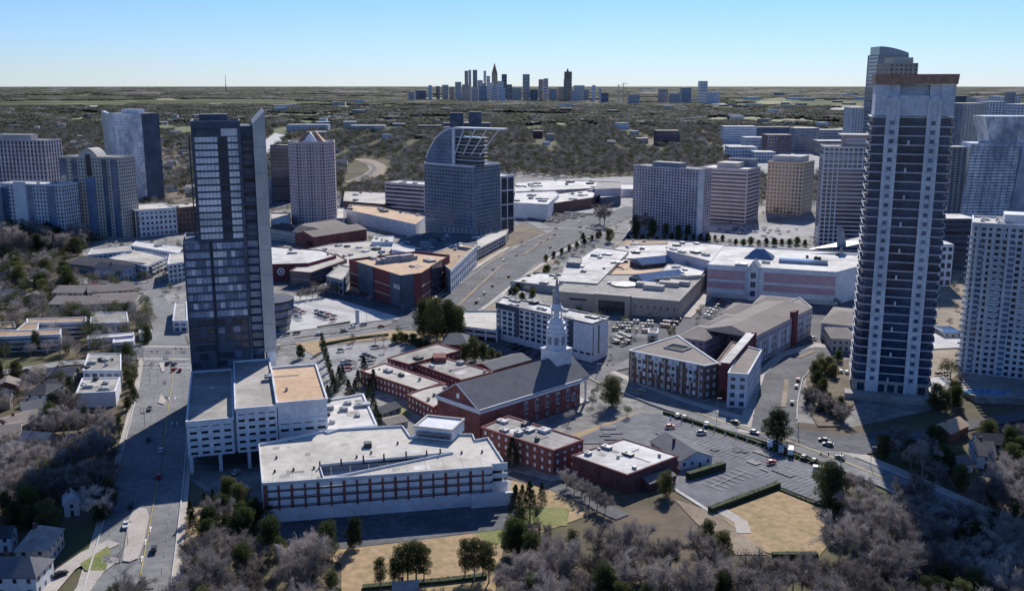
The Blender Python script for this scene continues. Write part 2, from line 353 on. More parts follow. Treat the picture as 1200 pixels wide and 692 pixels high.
rw_ = random.Random(21)
for line, n, off in ((pr, 16, 10), ([(500, 380), (524, 364), (560, 343), (603, 308), (642, 284), (676, 268), (708, 257)], 16, 15), ([(722, 449), (777, 471), (850, 496), (925, 518), (987, 541), (1050, 567), (1110, 594)], 14, 5), ([(230, 414), (322, 398), (400, 388), (470, 379)], 8, 9), ([(700, 506), (780, 506), (850, 524), (930, 556)], 14, 10)):
    W_ = [G(*p) for p in line]
    for i in range(n):
        t = rw_.random() * (len(W_) - 1.001); k = int(t); f = t - k; a_, c_ = W_[k], W_[k + 1]; fr = Fr(a_, (c_[0] - a_[0], c_[1] - a_[1])); L_ = math.dist(a_, c_); o_ = rw_.uniform(-off, off); l_ = rw_.uniform(1.2, 5); s_ = rw_.uniform(.5, 2.2); z = ZL[0] + .006 + i * .0006
        b = MB(); b.poly([(*fr.p(L_ * f + u, o_ + v), z) for u, v in ((-l_, -s_), (l_, -s_ * rw_.uniform(.7, 1)), (l_ * .95, s_), (-l_, s_ * .9))]); tag(b.build('road_patch', M[rw_.choice(('lot_asphalt', 'asphalt', 'core_ground'))]), kind='structure')
ZL[0] += .03
def kerbs(line, wid, skip=()):
    pts = [G(*p) for p in line]
    for s in (-1, 1):
        Q = []
        for i, p in enumerate(pts):
            a_ = pts[max(0, i - 1)]; c_ = pts[min(len(pts) - 1, i + 1)]; l = math.hypot(c_[0] - a_[0], c_[1] - a_[1]); w2 = (wid[i] if isinstance(wid, list) else wid) / 2 + .2; Q.append((p[0] - (c_[1] - a_[1]) / l * w2 * s, p[1] + (c_[0] - a_[0]) / l * w2 * s))
        for i in range(len(Q) - 1):
            if (s, i) in skip: continue
            fr = Fr(Q[i], (Q[i + 1][0] - Q[i][0], Q[i + 1][1] - Q[i][1])); b = MB(); b.box(fr, 0, math.dist(Q[i], Q[i + 1]), -.22, .22, 0, ZL[0] + .14); tag(b.build('kerb', M['concrete']), kind='structure')
kerbs(pr, 25, ((-1, 4), (1, 4))); kerbs([(322, 398), (400, 388), (470, 379)], 24); kerbs([(520, 366), (556, 346), (600, 310), (640, 286), (675, 270)], [46, 42, 40, 40, 42]); kerbs([(735, 454), (777, 471), (850, 496)], 15); kerbs([(987, 541), (1050, 567), (1110, 594)], 15); kerbs([(908, 490), (910, 470), (918, 442), (938, 422), (968, 412)], 19)
# left-turn arrows and stop lines
def arrow(px, py, d):
    x, y = G(px, py); x2, y2 = G(*d); fr = Fr((x, y), (x2 - x, y2 - y)); b = MB(); zz = ZL[0] + .062
    b.poly([(*fr.p(0, -.15), zz), (*fr.p(3, -.15), zz), (*fr.p(3, .15), zz), (*fr.p(0, .15), zz)]); b.poly([(*fr.p(3, -.6), zz), (*fr.p(4.6, 0), zz), (*fr.p(3, .6), zz)]); tag(b.build('road_marking', M['paint_white']), kind='structure')
for q in ((166, 660), (170, 640), (176, 625), (198, 470), (205, 470), (201, 500), (207, 500)): arrow(*q, (q[0] + 3, q[1] - 20))
for q in ((560, 352), (568, 345), (576, 338), (640, 296), (648, 290)): arrow(*q, (q[0] + 14, q[1] - 10))
# far open ground
for i, (px, m) in enumerate([
    ([(296, 192), (312, 170), (334, 158), (330, 164), (318, 178), (306, 200)], 'earth'),
    ([(300, 172), (330, 150), (345, 150), (316, 180)], 'concrete'),
    ([(560, 140), (720, 134), (790, 142), (640, 146)], 'leaf_litter'),
    ([(200, 240), (238, 232), (330, 226), (400, 224), (402, 236), (300, 246), (210, 252)], 'asphalt'),
    ([(600, 212), (745, 206), (745, 250), (600, 262)], 'pale_lot'),
    ([(740, 160), (860, 150), (870, 168), (760, 172)], 'leaf_litter'),
    ([(845, 165), (1010, 150), (1015, 205), (900, 210), (850, 185)], 'pale_lot'),
    ([(170, 170), (232, 165), (236, 236), (180, 240)], 'leaf_litter')]):
    sheet({'dry_grass': 'field', 'leaf_litter': 'clearing'}.get(m, 'clearing'), px, m, k=(m != 'leaf_litter'), z=.05 + .01 * i)
rq = random.Random(9)
for i in range(110):
    py = 104 + 52 * rq.random() ** 1.5; zx = rq.choice(((0, 560), (330, 600), (600, 1000), (850, 1200), (0, 1200))); px = rq.uniform(*zx); w_ = rq.uniform(14, 56); h_ = w_ * rq.uniform(.05, .1) * (.5 + (py - 100) / 30)
    pts = [(px + w_ * .5 * math.cos(t * .6283) * rq.uniform(.6, 1.1), py + h_ * .5 * math.sin(t * .6283) * rq.uniform(.6, 1.1)) for t in range(10)]
    if min(p[1] for p in pts) > 102.6: sheet('clearing', pts, rq.choice(('field_far', 'field_far', 'pale_far', 'olive_far', 'olive_far', 'earth')), z=.3 + i * .05)
# railway curve
strip('railway', [(415, 214), (436, 206), (444, 199), (440, 193), (428, 188), (410, 186)], 34, 'earth'); keep([G(*p) for p in ((405, 222), (450, 212), (462, 200), (455, 188), (425, 184), (405, 196))])
strip('railway', [(418, 211), (434, 204), (439, 198), (436, 194), (426, 190)], 9, 'asphalt', k=False)
# kerbs along the wide road
for L_ in ([(212, 560), (213, 520), (218, 470), (222, 436)],): strip('kerb', L_, .4, 'concrete', z=.22, k=False)
# ---------------------------------------------------------------- building kit
CUBE = {}
def unit(m):
    if m not in CUBE:
        b = MB(); b.box(W0, -.5, .5, -.5, .5, -.5, .5); CUBE[m] = b.mesh('window', M[m])
    return CUBE[m]
def put_windows(root, wins, name='window'):
    """wins: (x, y, z, w, t, h, angle, material)"""
    wins.sort(key=lambda q: (q[0]) ** 2 + q[1] ** 2 + (q[2] - H) ** 2)
    ro = root.location
    for q in wins[:100]:
        o = bpy.data.objects.new(name, unit(q[7])); C.objects.link(o); o.parent = root
        o.location = (q[0] - ro.x, q[1] - ro.y, q[2] - ro.z); o.scale = (q[3], q[4], q[5]); o.rotation_euler = (0, 0, q[6])
    if len(wins) > 100:
        by = {}
        b = MB(); mats = []
        for q in wins[100:]:
            if q[7] not in mats: mats.append(q[7])
            b.mi = mats.index(q[7]); fr = Fr((q[0], q[1]), (math.cos(q[6]), math.sin(q[6])))
            b.box(fr, -q[3] / 2, q[3] / 2, -q[4] / 2, q[4] / 2, q[2] - q[5] / 2, q[2] + q[5] / 2)
        tag(b.build(name, [M[k] for k in mats], root), kind='stuff')
def rect(A, B, Cc, h=0.0, world=False):
    if not world: A, B, Cc = G(*A, h), G(*B, h), G(*Cc, h)
    fr = Fr(A, (B[0] - A[0], B[1] - A[1])); wd = math.hypot(B[0] - A[0], B[1] - A[1]); dp = fr.inv(Cc)[1]
    return [fr.p(0, 0), fr.p(wd, 0), fr.p(wd, dp), fr.p(0, dp)]
def inset(foot, d):
    n = len(foot); out = []
    for i in range(n):
        p0, p1, p2 = foot[i - 1], foot[i], foot[(i + 1) % n]
        a = Vector((p1[0] - p0[0], p1[1] - p0[1])).normalized(); b = Vector((p2[0] - p1[0], p2[1] - p1[1])).normalized()
        n1 = Vector((-a.y, a.x)); n2 = Vector((-b.y, b.x)); k = (n1 + n2); k = k / max(.3, k.dot(n1)) if k.length > 1e-6 else n1
        out.append((p1[0] + k.x * d, p1[1] + k.y * d))
    return out
def seen(p0, p1):
    mx, my = (p0[0] + p1[0]) / 2, (p0[1] + p1[1]) / 2; dx, dy = p1[0] - p0[0], p1[1] - p0[1]; l = math.hypot(dx, dy) or 1
    return (dy * -mx + -dx * -my) / (l * math.hypot(mx, my)) > -.2
def facade(wall, wins, p0, p1, z0, z1, nf, bay, mode='punch', glass='glass', pier=.35, span=.4, dep=.35, first=0.0, sill=None):
    L = math.hypot(p1[0] - p0[0], p1[1] - p0[1])
    if L < 2 or not seen(p0, p1): return
    fr = Fr(p0, (p1[0] - p0[0], p1[1] - p0[1])); nb = max(1, round(L / bay)); bw = L / nb; z0 = z0 + first; fh = (z1 - z0) / nf
    sh = span * fh; pw = pier * bw; ang = fr.ang
    if mode in ('punch', 'band', 'grid'):
        for k in range(nf + 1):
            a = z0 + k * fh - sh / 2; c = z0 + k * fh + sh / 2
            if k == 0: a = z0
            if k == nf: a, c = z1 - sh * .9, z1
            wall.box(fr, -.0, L, -dep, .01, a, c)
        if first: wall.box(fr, 0, L, -dep, .01, 0 + z0 - first, z0) if first < 3 else None
    if mode in ('punch', 'vert', 'grid'):
        d2 = dep + (.25 if mode == 'vert' else .06)
        for i in range(nb + 1):
            a, c = i * bw - pw / 2, i * bw + pw / 2
            a = max(a, -.05); c = min(c, L + .05)
            wall.box(fr, a, c, -d2, .01, z0 - first, z1 - .05)
    if mode == 'vert':
        for k in range(1, nf + 1): wall.box(fr, 0, L, -.15, .01, z0 + k * fh - sh / 2, z0 + k * fh + (sh / 2 if k < nf else 0))
    if mode == 'band':
        wall.box(fr, -.05, pw * .5, -dep - .06, .01, z0, z1 - .05); wall.box(fr, L - pw * .5, L + .05, -dep - .06, .01, z0, z1 - .05)
        for k in range(nf):
            x, y = fr.p(L / 2, -.06); wins.append((x, y, z0 + k * fh + fh / 2, L - .1, .12, fh - sh + .05, ang, glass))
    else:
        for k in range(nf):
            for i in range(nb):
                x, y = fr.p((i + .5) * bw, -.06); wins.append((x, y, z0 + k * fh + fh / 2, bw - pw + .05, .12, fh - sh + .05, ang, glass))
def edge_strip(mbd, foot, d_out, d_in, z0, z1):
    o, i = inset(foot, -d_out), inset(foot, d_in); n = len(foot)
    for k in range(n):
        j = (k + 1) % n
        A, B, Cq, D = o[k], o[j], i[j], i[k]; s = len(mbd.v)
        for z in (z0, z1): mbd.v += [(*A, z), (*B, z), (*Cq, z), (*D, z)]
        for q in ((0, 3, 2, 1), (4, 5, 6, 7), (0, 1, 5, 4), (2, 3, 7, 6)): mbd.f.append([s + t for t in q]); mbd.m.append(mbd.mi)
def roofkit(root, foot, h, n=0, seed=1, m='grey_metal', big=1.0):
    """air handling units and vents standing on the roof"""
    rnd = random.Random(seed); fr = Fr(foot[0], (foot[1][0] - foot[0][0], foot[1][1] - foot[0][1]))
    ab = [fr.inv(p) for p in foot]; a0, a1 = min(p[0] for p in ab), max(p[0] for p in ab); b0, b1 = min(p[1] for p in ab), max(p[1] for p in ab)
    poly = np.array(foot)
    k = t = 0
    while k < n and t < n * 20:
        t += 1
        a = rnd.uniform(a0 + 2, a1 - 2); b = rnd.uniform(b0 + 2, b1 - 2); x, y = fr.p(a, b)
        if not inside(np.array([[x, y]]), poly)[0]: continue
        b_ = MB(); s = rnd.choice((.5, .8, 1.3, 1.3, 2)) * big; l = s * rnd.uniform(.8, 2); hh_ = rnd.uniform(.8, 1.6) * (big ** .5)
        b_.box(fr, a - l, a + l, b - s, b + s, h + .1, h + hh_)
        b_.box(fr, a - l - .12, a + l + .12, b - s - .12, b + s + .12, h + hh_, h + hh_ + .15)
        if s > .7: b_.cone(fr.p(a - l * .4, b), h + hh_ + .15, h + hh_ + .5, s * .45, s * .45, 8)
        b_.build('roof_unit', M[rnd.choice((m, 'grey_metal', 'roof_white', 'dark_metal'))], root); k += 1
        if k % 2 == 0:
            x, y = fr.p(a + rnd.uniform(-6, 6), b + rnd.uniform(-6, 6)); f2 = Fr((x, y), fr.u); l1, l2 = rnd.uniform(1.5, 5), rnd.uniform(1, 3.5); q4 = [f2.p(-l1, -l2), f2.p(l1, -l2), f2.p(l1, l2), f2.p(-l1, l2)]
            if all(inside(np.array(q4), poly)): pb_ = MB(); pb_.prism(q4, h + .05, h + .065 + .002 * k); pb_.build('roof_patch', M[rnd.choice(('roof_grey', 'roof_dirty', 'roof_cream', 'roof_white'))], root)
        if k % 3 == 1:
            f2 = Fr(fr.p(a, b), rnd.choice((fr.u, fr.v))); e1 = f2.p(rnd.uniform(5, 14), 0)
            if inside(np.array([e1]), poly)[0]: pb_ = MB(); pb_.box(f2, l + .2, math.dist(f2.o, e1), -.12, .12, h + .2, h + .42); pb_.build('roof_pipe', M['grey_metal'], root)
def inside(P, poly):
    x, y = P[:, 0], P[:, 1]; r = np.zeros(len(P), bool); n = len(poly); j = n - 1
    for i in range(n):
        xi, yi = poly[i]; xj, yj = poly[j]
        with np.errstate(divide='ignore', invalid='ignore'):
            c = ((yi > y) != (yj > y)) & (x < (xj - xi) * (y - yi) / ((yj - yi) or 1e-9) + xi)
        r ^= c; j = i
    return r
def bld(label, cat, foot, h, nf=0, bay=4.0, z0=0.0, name='building', group=None, wall='cream_wall', roof='roof_grey', mode='punch', glass='glass', units=0, par=.8, first=0.0, root=None, parcol=None, edges=None, big=1.0, seed=None, **kw):
    cx = sum(p[0] for p in foot) / len(foot); cy = sum(p[1] for p in foot) / len(foot)
    if root is None: root = empty(name, (cx, cy, z0), label, cat, group)
    keep(foot, 2.5)
    wb, wins = MB(), []
    wb.prism(foot, z0, h, top=False)
    n = len(foot)
    if nf:
        for i in range(n):
            if edges is None or i in edges: facade(wb, wins, foot[i], foot[(i + 1) % n], z0, h, nf, bay, mode, glass, first=first, **kw)
    wb.build('wall', M[wall], root)
    if wins: put_windows(root, wins)
    rb = MB(); rb.prism(inset(foot, .25), h - .3, h + .05, bottom=True); rb.build('roof', M[roof], root)
    if par:
        pb = MB(); edge_strip(pb, foot, .5 if nf else .12, .3, h - .02, h + par); pb.build('parapet', M[parcol or wall], root)
    if units: roofkit(root, foot, h, units, seed or int(abs(cx * 7 + cy)), big=big)
    return root
def gable(root, foot, h, rise, rm, wm, over=.5, hip=0.0, name='roof', axis=0):
    """pitched roof over a rectangle, ridge along edge 0 (axis 0) or edge 1"""
    f = foot if axis == 0 else foot[1:] + foot[:1]
    fr = Fr(f[0], (f[1][0] - f[0][0], f[1][1] - f[0][1])); L = math.dist(f[0], f[1]); D = math.dist(f[1], f[2]); o = over
    b = MB(); P = lambda a, c, z: (*fr.p(a, c), z)
    k = rise * o / (D / 2)
    e = [P(-o, -o, h - k), P(L + o, -o, h - k), P(L + o, D + o, h - k), P(-o, D + o, h - k)]; r = [P(hip if hip else -o, D / 2, h + rise), P(L - hip if hip else L + o, D / 2, h + rise)]
    T = .25
    dn = lambda p: (p[0], p[1], p[2] - T)
    b.poly([e[0], e[1], r[1], r[0]]); b.poly([e[2], e[3], r[0], r[1]])
    if hip: b.poly([e[1], e[2], r[1]]); b.poly([e[3], e[0], r[0]])
    ee = [dn(q) for q in e]; rr = [dn(q) for q in r]
    b.poly([ee[1], ee[0], rr[0], rr[1]]); b.poly([ee[3], ee[2], rr[1], rr[0]])
    b.poly([ee[0], ee[1], e[1], e[0]]); b.poly([ee[2], ee[3], e[3], e[2]])
    if hip: b.poly([ee[1], ee[2], e[2], e[1]]); b.poly([ee[3], ee[0], e[0], e[3]])
    else:
        b.poly([e[1], ee[1], rr[1], r[1]]); b.poly([r[1], rr[1], ee[2], e[2]]); b.poly([e[3], ee[3], rr[0], r[0]]); b.poly([r[0], rr[0], ee[0], e[0]])
    ro = b.build(name, M[rm], root)
    if not hip and wm:
        for tri in ([P(0, 0, h - .02), P(0, D / 2, h + rise - .3), P(0, D, h - .02)], [P(L, 0, h - .02), P(L, D, h - .02), P(L, D / 2, h + rise - .3)]):
            g = MB(); g.poly(tri); g.build('gable_wall', M[wm], root)
    return ro
def house(label, A, B, Cc, h, rise, wall='stucco_white', roof='shingle_grey', name='house', cat='house', axis=0, hip=0, nf=2, group=None, world=False, chim=True):
    foot = rect(A, B, Cc, 0, world); cx = sum(p[0] for p in foot) / 4; cy = sum(p[1] for p in foot) / 4
    root = empty(name, (cx, cy, 0), label, cat, group); keep(foot, 1.5)
    wb, wins = MB(), []; wb.prism(foot, 0, h)
    for i in range(4):
        p0, p1 = foot[i], foot[(i + 1) % 4]; L = math.dist(p0, p1); fr = Fr(p0, (p1[0] - p0[0], p1[1] - p0[1])); nb = max(1, int(L / 3.6))
        for k in range(nf):
            for j in range(nb):
                if i == 0 and k == 0 and j == nb // 2: continue
                x, y = fr.p((j + .5) * L / nb, -.04); wins.append((x, y, (k + .55) * h / nf, 1.1, .1, 1.4, fr.ang, 'glass_dark'))
        if i == 0:
            d = MB(); d.box(fr, (nb // 2 + .5) * L / nb - .55, (nb // 2 + .5) * L / nb + .55, -.1, .02, 0, 2.2); d.build('door', M['shingle_dark'], root)
    wb.build('wall', M[wall], root); put_windows(root, wins)
    ro = gable(root, foot, h, rise, roof, wall, hip=hip, axis=axis)
    if chim:
        fr = Fr(foot[0], (foot[1][0] - foot[0][0], foot[1][1] - foot[0][1])); L = math.dist(foot[0], foot[1]); D = math.dist(foot[1], foot[2])
        c = MB(); c.box(fr, L * .3, L * .3 + 1, D * .55, D * .55 + .8, h, h + rise + 1); c.build('chimney', M['brick_dull'], root)
    return root
def add_box(root, name, m, fr, *a):
    b = MB(); b.box(fr, *a); return b.build(name, M[m], root)
# ================================================================ RESIDENTIAL TOWER (left) AND ITS GARAGE
po = G(219, 496, 21.0); PF = Fr(po, (math.cos(math.radians(16)), math.sin(math.radians(16))))
def frect(fr, a0, a1, b0, b1): return [fr.p(a0, b0), fr.p(a1, b0), fr.p(a1, b1), fr.p(a0, b1)]
gar = empty('parking_garage', (*PF.p(27, 35), 0), 'pale blue-grey garage with small punched openings at the foot of the dark tower', 'garage')
wb, wins = MB(), []
# three bays of differing height carried on legs at the front
for a0, a1, zt, b1, rows in ((0, 17.2, 21, 71, 5), (18.6, 34.2, 24.5, 71, 6), (34.6, 54, 25.5, 52, 3)):
    ft = frect(PF, a0, a1, 0.4, b1); wb.prism(ft, 7.0 if a0 < 30 else 0, zt, top=False, bottom=True)
    zb = 7.0 if a0 < 30 else 12.5
    p0, p1 = PF.p(a0, .4), PF.p(a1, .4)
    if a0 < 30: facade(wb, wins, p0, p1, zb, zt, rows, 4.1, 'punch', 'opening_shade', pier=.38, span=.62, dep=.4)
    else: facade(wb, wins, p0, p1, 13, 19, 2, 4.6, 'punch', 'opening_shade', pier=.35, span=.62, dep=.4)
    facade(wb, wins, PF.p(a0, b1), PF.p(a0, .4), zb, zt, rows, 4.3, 'punch', 'opening_shade', pier=.38, span=.62, dep=.35) if a0 == 0 else None
    rb = MB(); rb.prism(inset(ft, .3), zt - .4, zt + .04, bottom=True); rb.build('roof', M['roof_dirty' if a0 < 30 else 'roof_tan'], gar)
    pb = MB(); edge_strip(pb, ft, .5, .25, zt - .02, zt + .9); pb.build('parapet', M['stucco_white'], gar)
wb.prism(frect(PF, 17.2, 18.6, 3, 71), 7, 20.2, bottom=True)
for a in (0, 11, 22, 33):
    for b in (0, 18, 36, 54): wb.box(PF, a, a + 1.3, b, b + 1.6, 0, 7.05)
wb.prism(frect(PF, 0, 34, 20, 70), 0, 7.02)
wb.box(PF, 36, 53, -.1, .4, 10, 13)
wb.build('wall', M['stucco_white'], gar); put_windows(gar, wins, 'opening'); keep(frect(PF, -1, 55, -2, 103))  # openings are dark panes, interior shade put into their colour
roofkit(gar, frect(PF, 2, 52, 10, 50), 25.5, 3, 5)
tw = empty('residential_tower', (*PF.p(18, 86), 0), 'tall dark glass tower with pale rectangular panels rising behind the blue-grey garage', 'tower')
V0, V1 = 72.5, 98
core = MB(); core.prism(frect(PF, 0, 27.2, V0, V1), 0, 80.5); core.prism(frect(PF, 6.6, 27.2, V0 + .3, V1), 80.5, 133); core.prism(frect(PF, 27.2, 32.6, V0 + 2.2, V1), 0, 132)
core.prism(frect(PF, 10, 22, V0 + 8, V1 - 6), 133, 137)
core.build('wall', M['slate_panel'], tw)
fh = (80.5 - 22) / 15; wins = []
def pane(fr, a0, a1, b, z0, z1, g, t=.2): x, y = fr.p((a0 + a1) / 2, b); wins.append((x, y, (z0 + z1) / 2, a1 - a0, t, z1 - z0, fr.ang, g))
fr_ = MB()
rr = random.Random(3)
for k in range(15):
    z = 22 + k * fh; low = k < 6
    for a0, a1 in ((.3, 11.2), (12.4, 26)): 
        if low:
            n_ = 3 if a0 < 5 else 4
            for i in range(n_):
                q0 = a0 + (a1 - a0) * i / n_; q1 = a0 + (a1 - a0) * (i + 1) / n_ - .25; pane(PF, q0, q1, V0 - .1, z + .9, z + fh - .1, rr.choice(('glass_dark', 'glass_dark', 'glass_blue', 'glass_dark', 'slate_panel')))
        else:
            n_ = 5 if a0 < 5 else 7
            for i in range(n_): pane(PF, a0 + (a1 - a0) * i / n_, a0 + (a1 - a0) * (i + 1) / n_ - .06, V0 - .1, z + 1.0, z + fh - .1, rr.choice(('glass_mid', 'glass_mid', 'glass_mid', 'glass_pale', 'glass_blue', 'glass_mid')))  # random pane tones put the tower's mottled reflections into colour
    fr_.box(PF, -.1, 27.2, V0 - .6, V0 + .1, z - .1, z + .85)
    pane(PF, 27.6, 32.2, V0 + 2.1, z + .9, z + fh - .1, 'glass_mid' if k > 3 else 'glass_blue')
    fr_.box(PF, 27.3, 32.6, V0 + .8, V0 + 2.3, z - .1, z + .25)
nk = 15; fh2 = (127 - 81) / nk
for k in range(nk):
    z = 81.5 + k * fh2
    pane(PF, 7.6, 17.2, V0 + .2, z + .7, z + fh2 - .15, 'glass_pale'); pane(PF, 21.6, 26, V0 + .2, z + .7, z + fh2 - .15, 'glass_pale')
    pane(PF, 17.7, 21.2, V0 + .2, z + .9, z + fh2 - .3, 'glass_dark'); fr_.box(PF, 17.2, 21.6, V0 - .7, V0 + .2, z, z + .3)
    pane(PF, 27.6, 32.2, V0 + 2.1, z + .9, z + fh2 - .1, rr.choice(('glass_dark', 'glass_blue', 'glass_dark'))); fr_.box(PF, 27.3, 32.6, V0 + .6, V0 + 2.3, z - .1, z + .3); fr_.box(PF, 27.3, 32.6, V0 + .5, V0 + .6, z - .1, z + 1.2)
for k in range(nk):
    z = 81.5 + k * fh2
    for i in range(1, 6): fr_.box(PF, 7.6 + i * 1.6, 7.72 + i * 1.6, V0 + .04, V0 + .2, z + .7, z + fh2 - .15)
    for i in range(1, 3): fr_.box(PF, 21.6 + i * 1.47, 21.72 + i * 1.47, V0 + .04, V0 + .2, z + .7, z + fh2 - .15)
for k in range(6, 15):
    z = 22 + k * fh
    for i in range(16): fr_.box(PF, .9 + i * 1.62, 1.0 + i * 1.62, V0 - .27, V0 - .1, z + 1, z + fh - .1)
pane(PF, 19, 26, V0 + .2, 127.8, 131, 'glass_pale'); pane(PF, 7.6, 17.2, V0 + .2, 128, 130.5, 'slate_panel')
for k in range(30):
    z = 22 + k * 3.55; pane(Fr(PF.p(0, V1), (-PF.v[0], -PF.v[1])), .8, 24, -.1 if z < 78 else 6.5, z, z + 2.4, 'glass_blue')
for a in (11.3, 12.3 - .4): fr_.box(PF, 11.25, 12.35, V0 - .75, V0 + .1, 21, 80.5)
fr_.box(PF, 26.1, 27.3, V0 - .9, V0 + .6, 21, 133.6); fr_.box(PF, -.3, .3, V0 - .7, V0 + .2, 21, 80.5); fr_.box(PF, 6.4, 7.4, V0 - .5, V0 + .4, 80, 133.4); fr_.box(PF, 6.4, 27.3, V0 - .4, V0 + .3, 131.2, 134)
fr_.box(PF, 5.0, 5.4, V0 + 4, V0 + 8, 80.5, 128)
fr_.build('frame', M['slate_panel'], tw); put_windows(tw, wins)
fin = MB()
q0 = [(*PF.p(a, b), 22) for a, b in ((32.6, V0 - 1.5), (38, V0 - 1.5), (38, V1), (32.6, V1))]
q1 = [(*PF.p(a, b), zz) for a, b, zz in ((32.6, V0 - 1.5, 133), (38, V0 - 1.5, 138.5), (38, V1, 139.5), (32.6, V1, 134))]
q2 = [(p[0], p[1], 28.5) for p in q0]
fin.loft([q2, q1]); fin.build('concrete_fin', M['concrete'], tw)
ln = MB()
for k in range(9): ln.box(PF, 32.5, 38.1, V0 - 1.53, V0 - 1.4, 30 + k * 11.6, 30.25 + k * 11.6)
ln.build('joint', M['grey_wall'], tw)
add_box(tw, 'column', 'stucco_white', PF, 33.5, 37.5, V0 - .5, V1 - 4, 0, 28.4)
pb = MB(); edge_strip(pb, frect(PF, 6.6, 27.2, V0 + .3, V1), .1, .3, 133, 134.4); edge_strip(pb, frect(PF, 0, 6.3, V0, V1), .1, .3, 80.5, 81.8); pb.build('parapet', M['grey_wall'], tw)
# ================================================================ WHITE-ROOFED PARKING DECK
dh = 14.5
dk = empty('parking_deck', (*G(440, 580), 0), 'long low parking deck with cream roof and red brick piers above the tan lawn', 'parking deck')
A, B, B2 = G(307, 568, dh), G(577, 548, dh), G(590, 541, dh)
DF = Fr(A, (B[0] - A[0], B[1] - A[1])); DL = math.dist(A, B)
up = [(307, 568), (577, 548), (579, 543.5), (590, 541.5), (572, 514), (557, 517), (554, 510), (530, 510), (481, 513), (472, 500), (397, 504), (384, 508), (380, 506), (303, 522)]
U = [G(x, y, dh) for x, y in up]; 
s0, s1, s2 = G(375, 546, dh), G(380, 562, dh), G(531, 531, dh); le, re_ = G(305.6, 549, dh), G(585.5, 534, dh)
rb = MB(); top = [le, s0, s2, re_] + U[4:]; bot = [U[0], U[1], U[2], U[3], re_, s2, s1, s0, le]
for pl in (top, bot): rb.prism(pl, dh - .35, dh, bottom=True)
rb.build('roof', M['roof_cream'], dk)
keep(U, 3)
rp = MB(); rp.poly([(*s0, dh - 3.4), (*s1, dh - 3.4), (*s2, dh - .4)]); rp.build('ramp', M['roof_grey'], dk)
wl = MB()
mid = [G(x, y, dh) for x, y in up]
for i in range(3, len(mid)):
    p0, p1 = mid[i], mid[(i + 1) % len(mid)]; fr = Fr(p0, (p1[0] - p0[0], p1[1] - p0[1])); wl.box(fr, 0, math.dist(p0, p1), 0.02, .4, 0, dh + .9)
for p0, p1 in ((s0, s1), (s1, s2), (s2, s0)):
    fr = Fr(p0, (p1[0] - p0[0], p1[1] - p0[1])); wl.box(fr, 0, math.dist(p0, p1), -.3, -.0, dh - .3, dh + .8)
for z0, z1 in ((0, 5.4), (6.5, 8.5), (9.7, 11.5), (12.5, dh + .8)):
    wl.box(DF, 0, DL, 0, .35, z0, z1)
wl.box(DF, DL + .2, DL + 6, 2.2, 2.6, 0, 8.2); wl.box(DF, DL + .2, DL + 6, 2.2, 2.6, 9.6, 11.4); wl.box(DF, DL + .2, DL + 6, 2.2, 2.6, 12.5, dh + .8)
wl.box(DF, DL - 8, DL + 8.5, -1.6, -.3, 0, 5.2)
wl.build('wall', M['white_wall'], dk)
fl = MB(); foot_in = [DF.p(.5, .5), DF.p(DL - .5, .5), DF.p(DL - .5, 30), DF.p(.5, 30)]
for z in (5.7, 8.9, 11.9): fl.prism(foot_in, z, z + .3, bottom=True)
fl.build('floor_slab', M['concrete'], dk)
add_box(dk, 'inner_wall', 'grey_wall', DF, 1, DL - 1, 14, 14.3, 0, dh - .5)
for i in range(17):
    a = 5.5 + i * (DL - 9) / 16; wd = 1.0 if i % 2 else .7
    add_box(dk, 'pier', 'brick_red' if i % 3 else 'brick_dull', DF, a - wd * .5, a + wd * .5, -.18, .6, 4.8 if i % 2 == 0 else 5.3, dh - .55)
for px in ((322, 553), (344, 551), (368, 549), (418, 536), (435, 531), (446, 548), (466, 520), (541, 531), (565, 530), (324, 537)):
    x, y = G(*px, dh); b = MB(); b.cone((x, y), dh, dh + 1, .4, .4, 6); b.build('roof_vent', M['dark_metal'], dk)
x, y = G(431, 523, dh); add_box(dk, 'roof_unit', 'dark_metal', Fr((x, y), DF.u), -1.5, 1.5, -1.5, 1.5, dh, dh + 1.8)
for px in ((375, 548), (400, 545), (426, 541), (450, 539), (476, 536), (500, 535), (516, 533)):
    x, y = G(*px, dh); b = MB(); b.cone((x, y), dh - .3, dh + 2.6, .35, .3, 6); b.build('light_post', M['dark_metal'], dk)
rq2 = random.Random(8)
for i in range(26):
    px, py = rq2.uniform(315, 575), rq2.uniform(512, 562); x, y = G(px, py, dh)
    l1, l2 = rq2.uniform(.6, 3), rq2.uniform(.4, 2); f2 = Fr((x, y), DF.u); q4 = np.array([f2.p(-l1, -l2), f2.p(l1, -l2), f2.p(l1, l2), f2.p(-l1, l2)])
    if all(inside(q4, np.array(top))) or all(inside(q4, np.array(bot))): pb_ = MB(); pb_.poly([(*p_, dh + .01 + i * .0004) for p_ in q4]); pb_.build('stain', M[rq2.choice(('roof_grey', 'roof_dirty', 'roof_white'))], dk)
for i in range(12):
    a_ = DL * (i + .5) / 12; s_ = MB(); s_.box(DF, a_, a_ + .15, .6, 12, dh, dh + .03); s_.build('seam', M['roof_grey'], dk)
p = rect((486, 512), (530, 517), (530, 502), dh + 0)
b = MB(); b.prism(p, dh, dh + 4.2); b.build('stair_house', M['white_wall'], dk)
b = MB(); edge_strip(b, p, .3, .4, dh + 4.2, dh + 4.9); b.build('stair_house_parapet', M['cream_wall'], dk)
b = MB(); b.prism(rect((488, 514), (528, 518.5), (528, 517.5), dh), dh + 1.2, dh + 3); b.build('window', M['glass'], dk)
for s in DF.p(4, 0), : add_box(dk, 'pier', 'brick_red', DF, .3, 1.8, -.15, .5, 5, dh - .3)
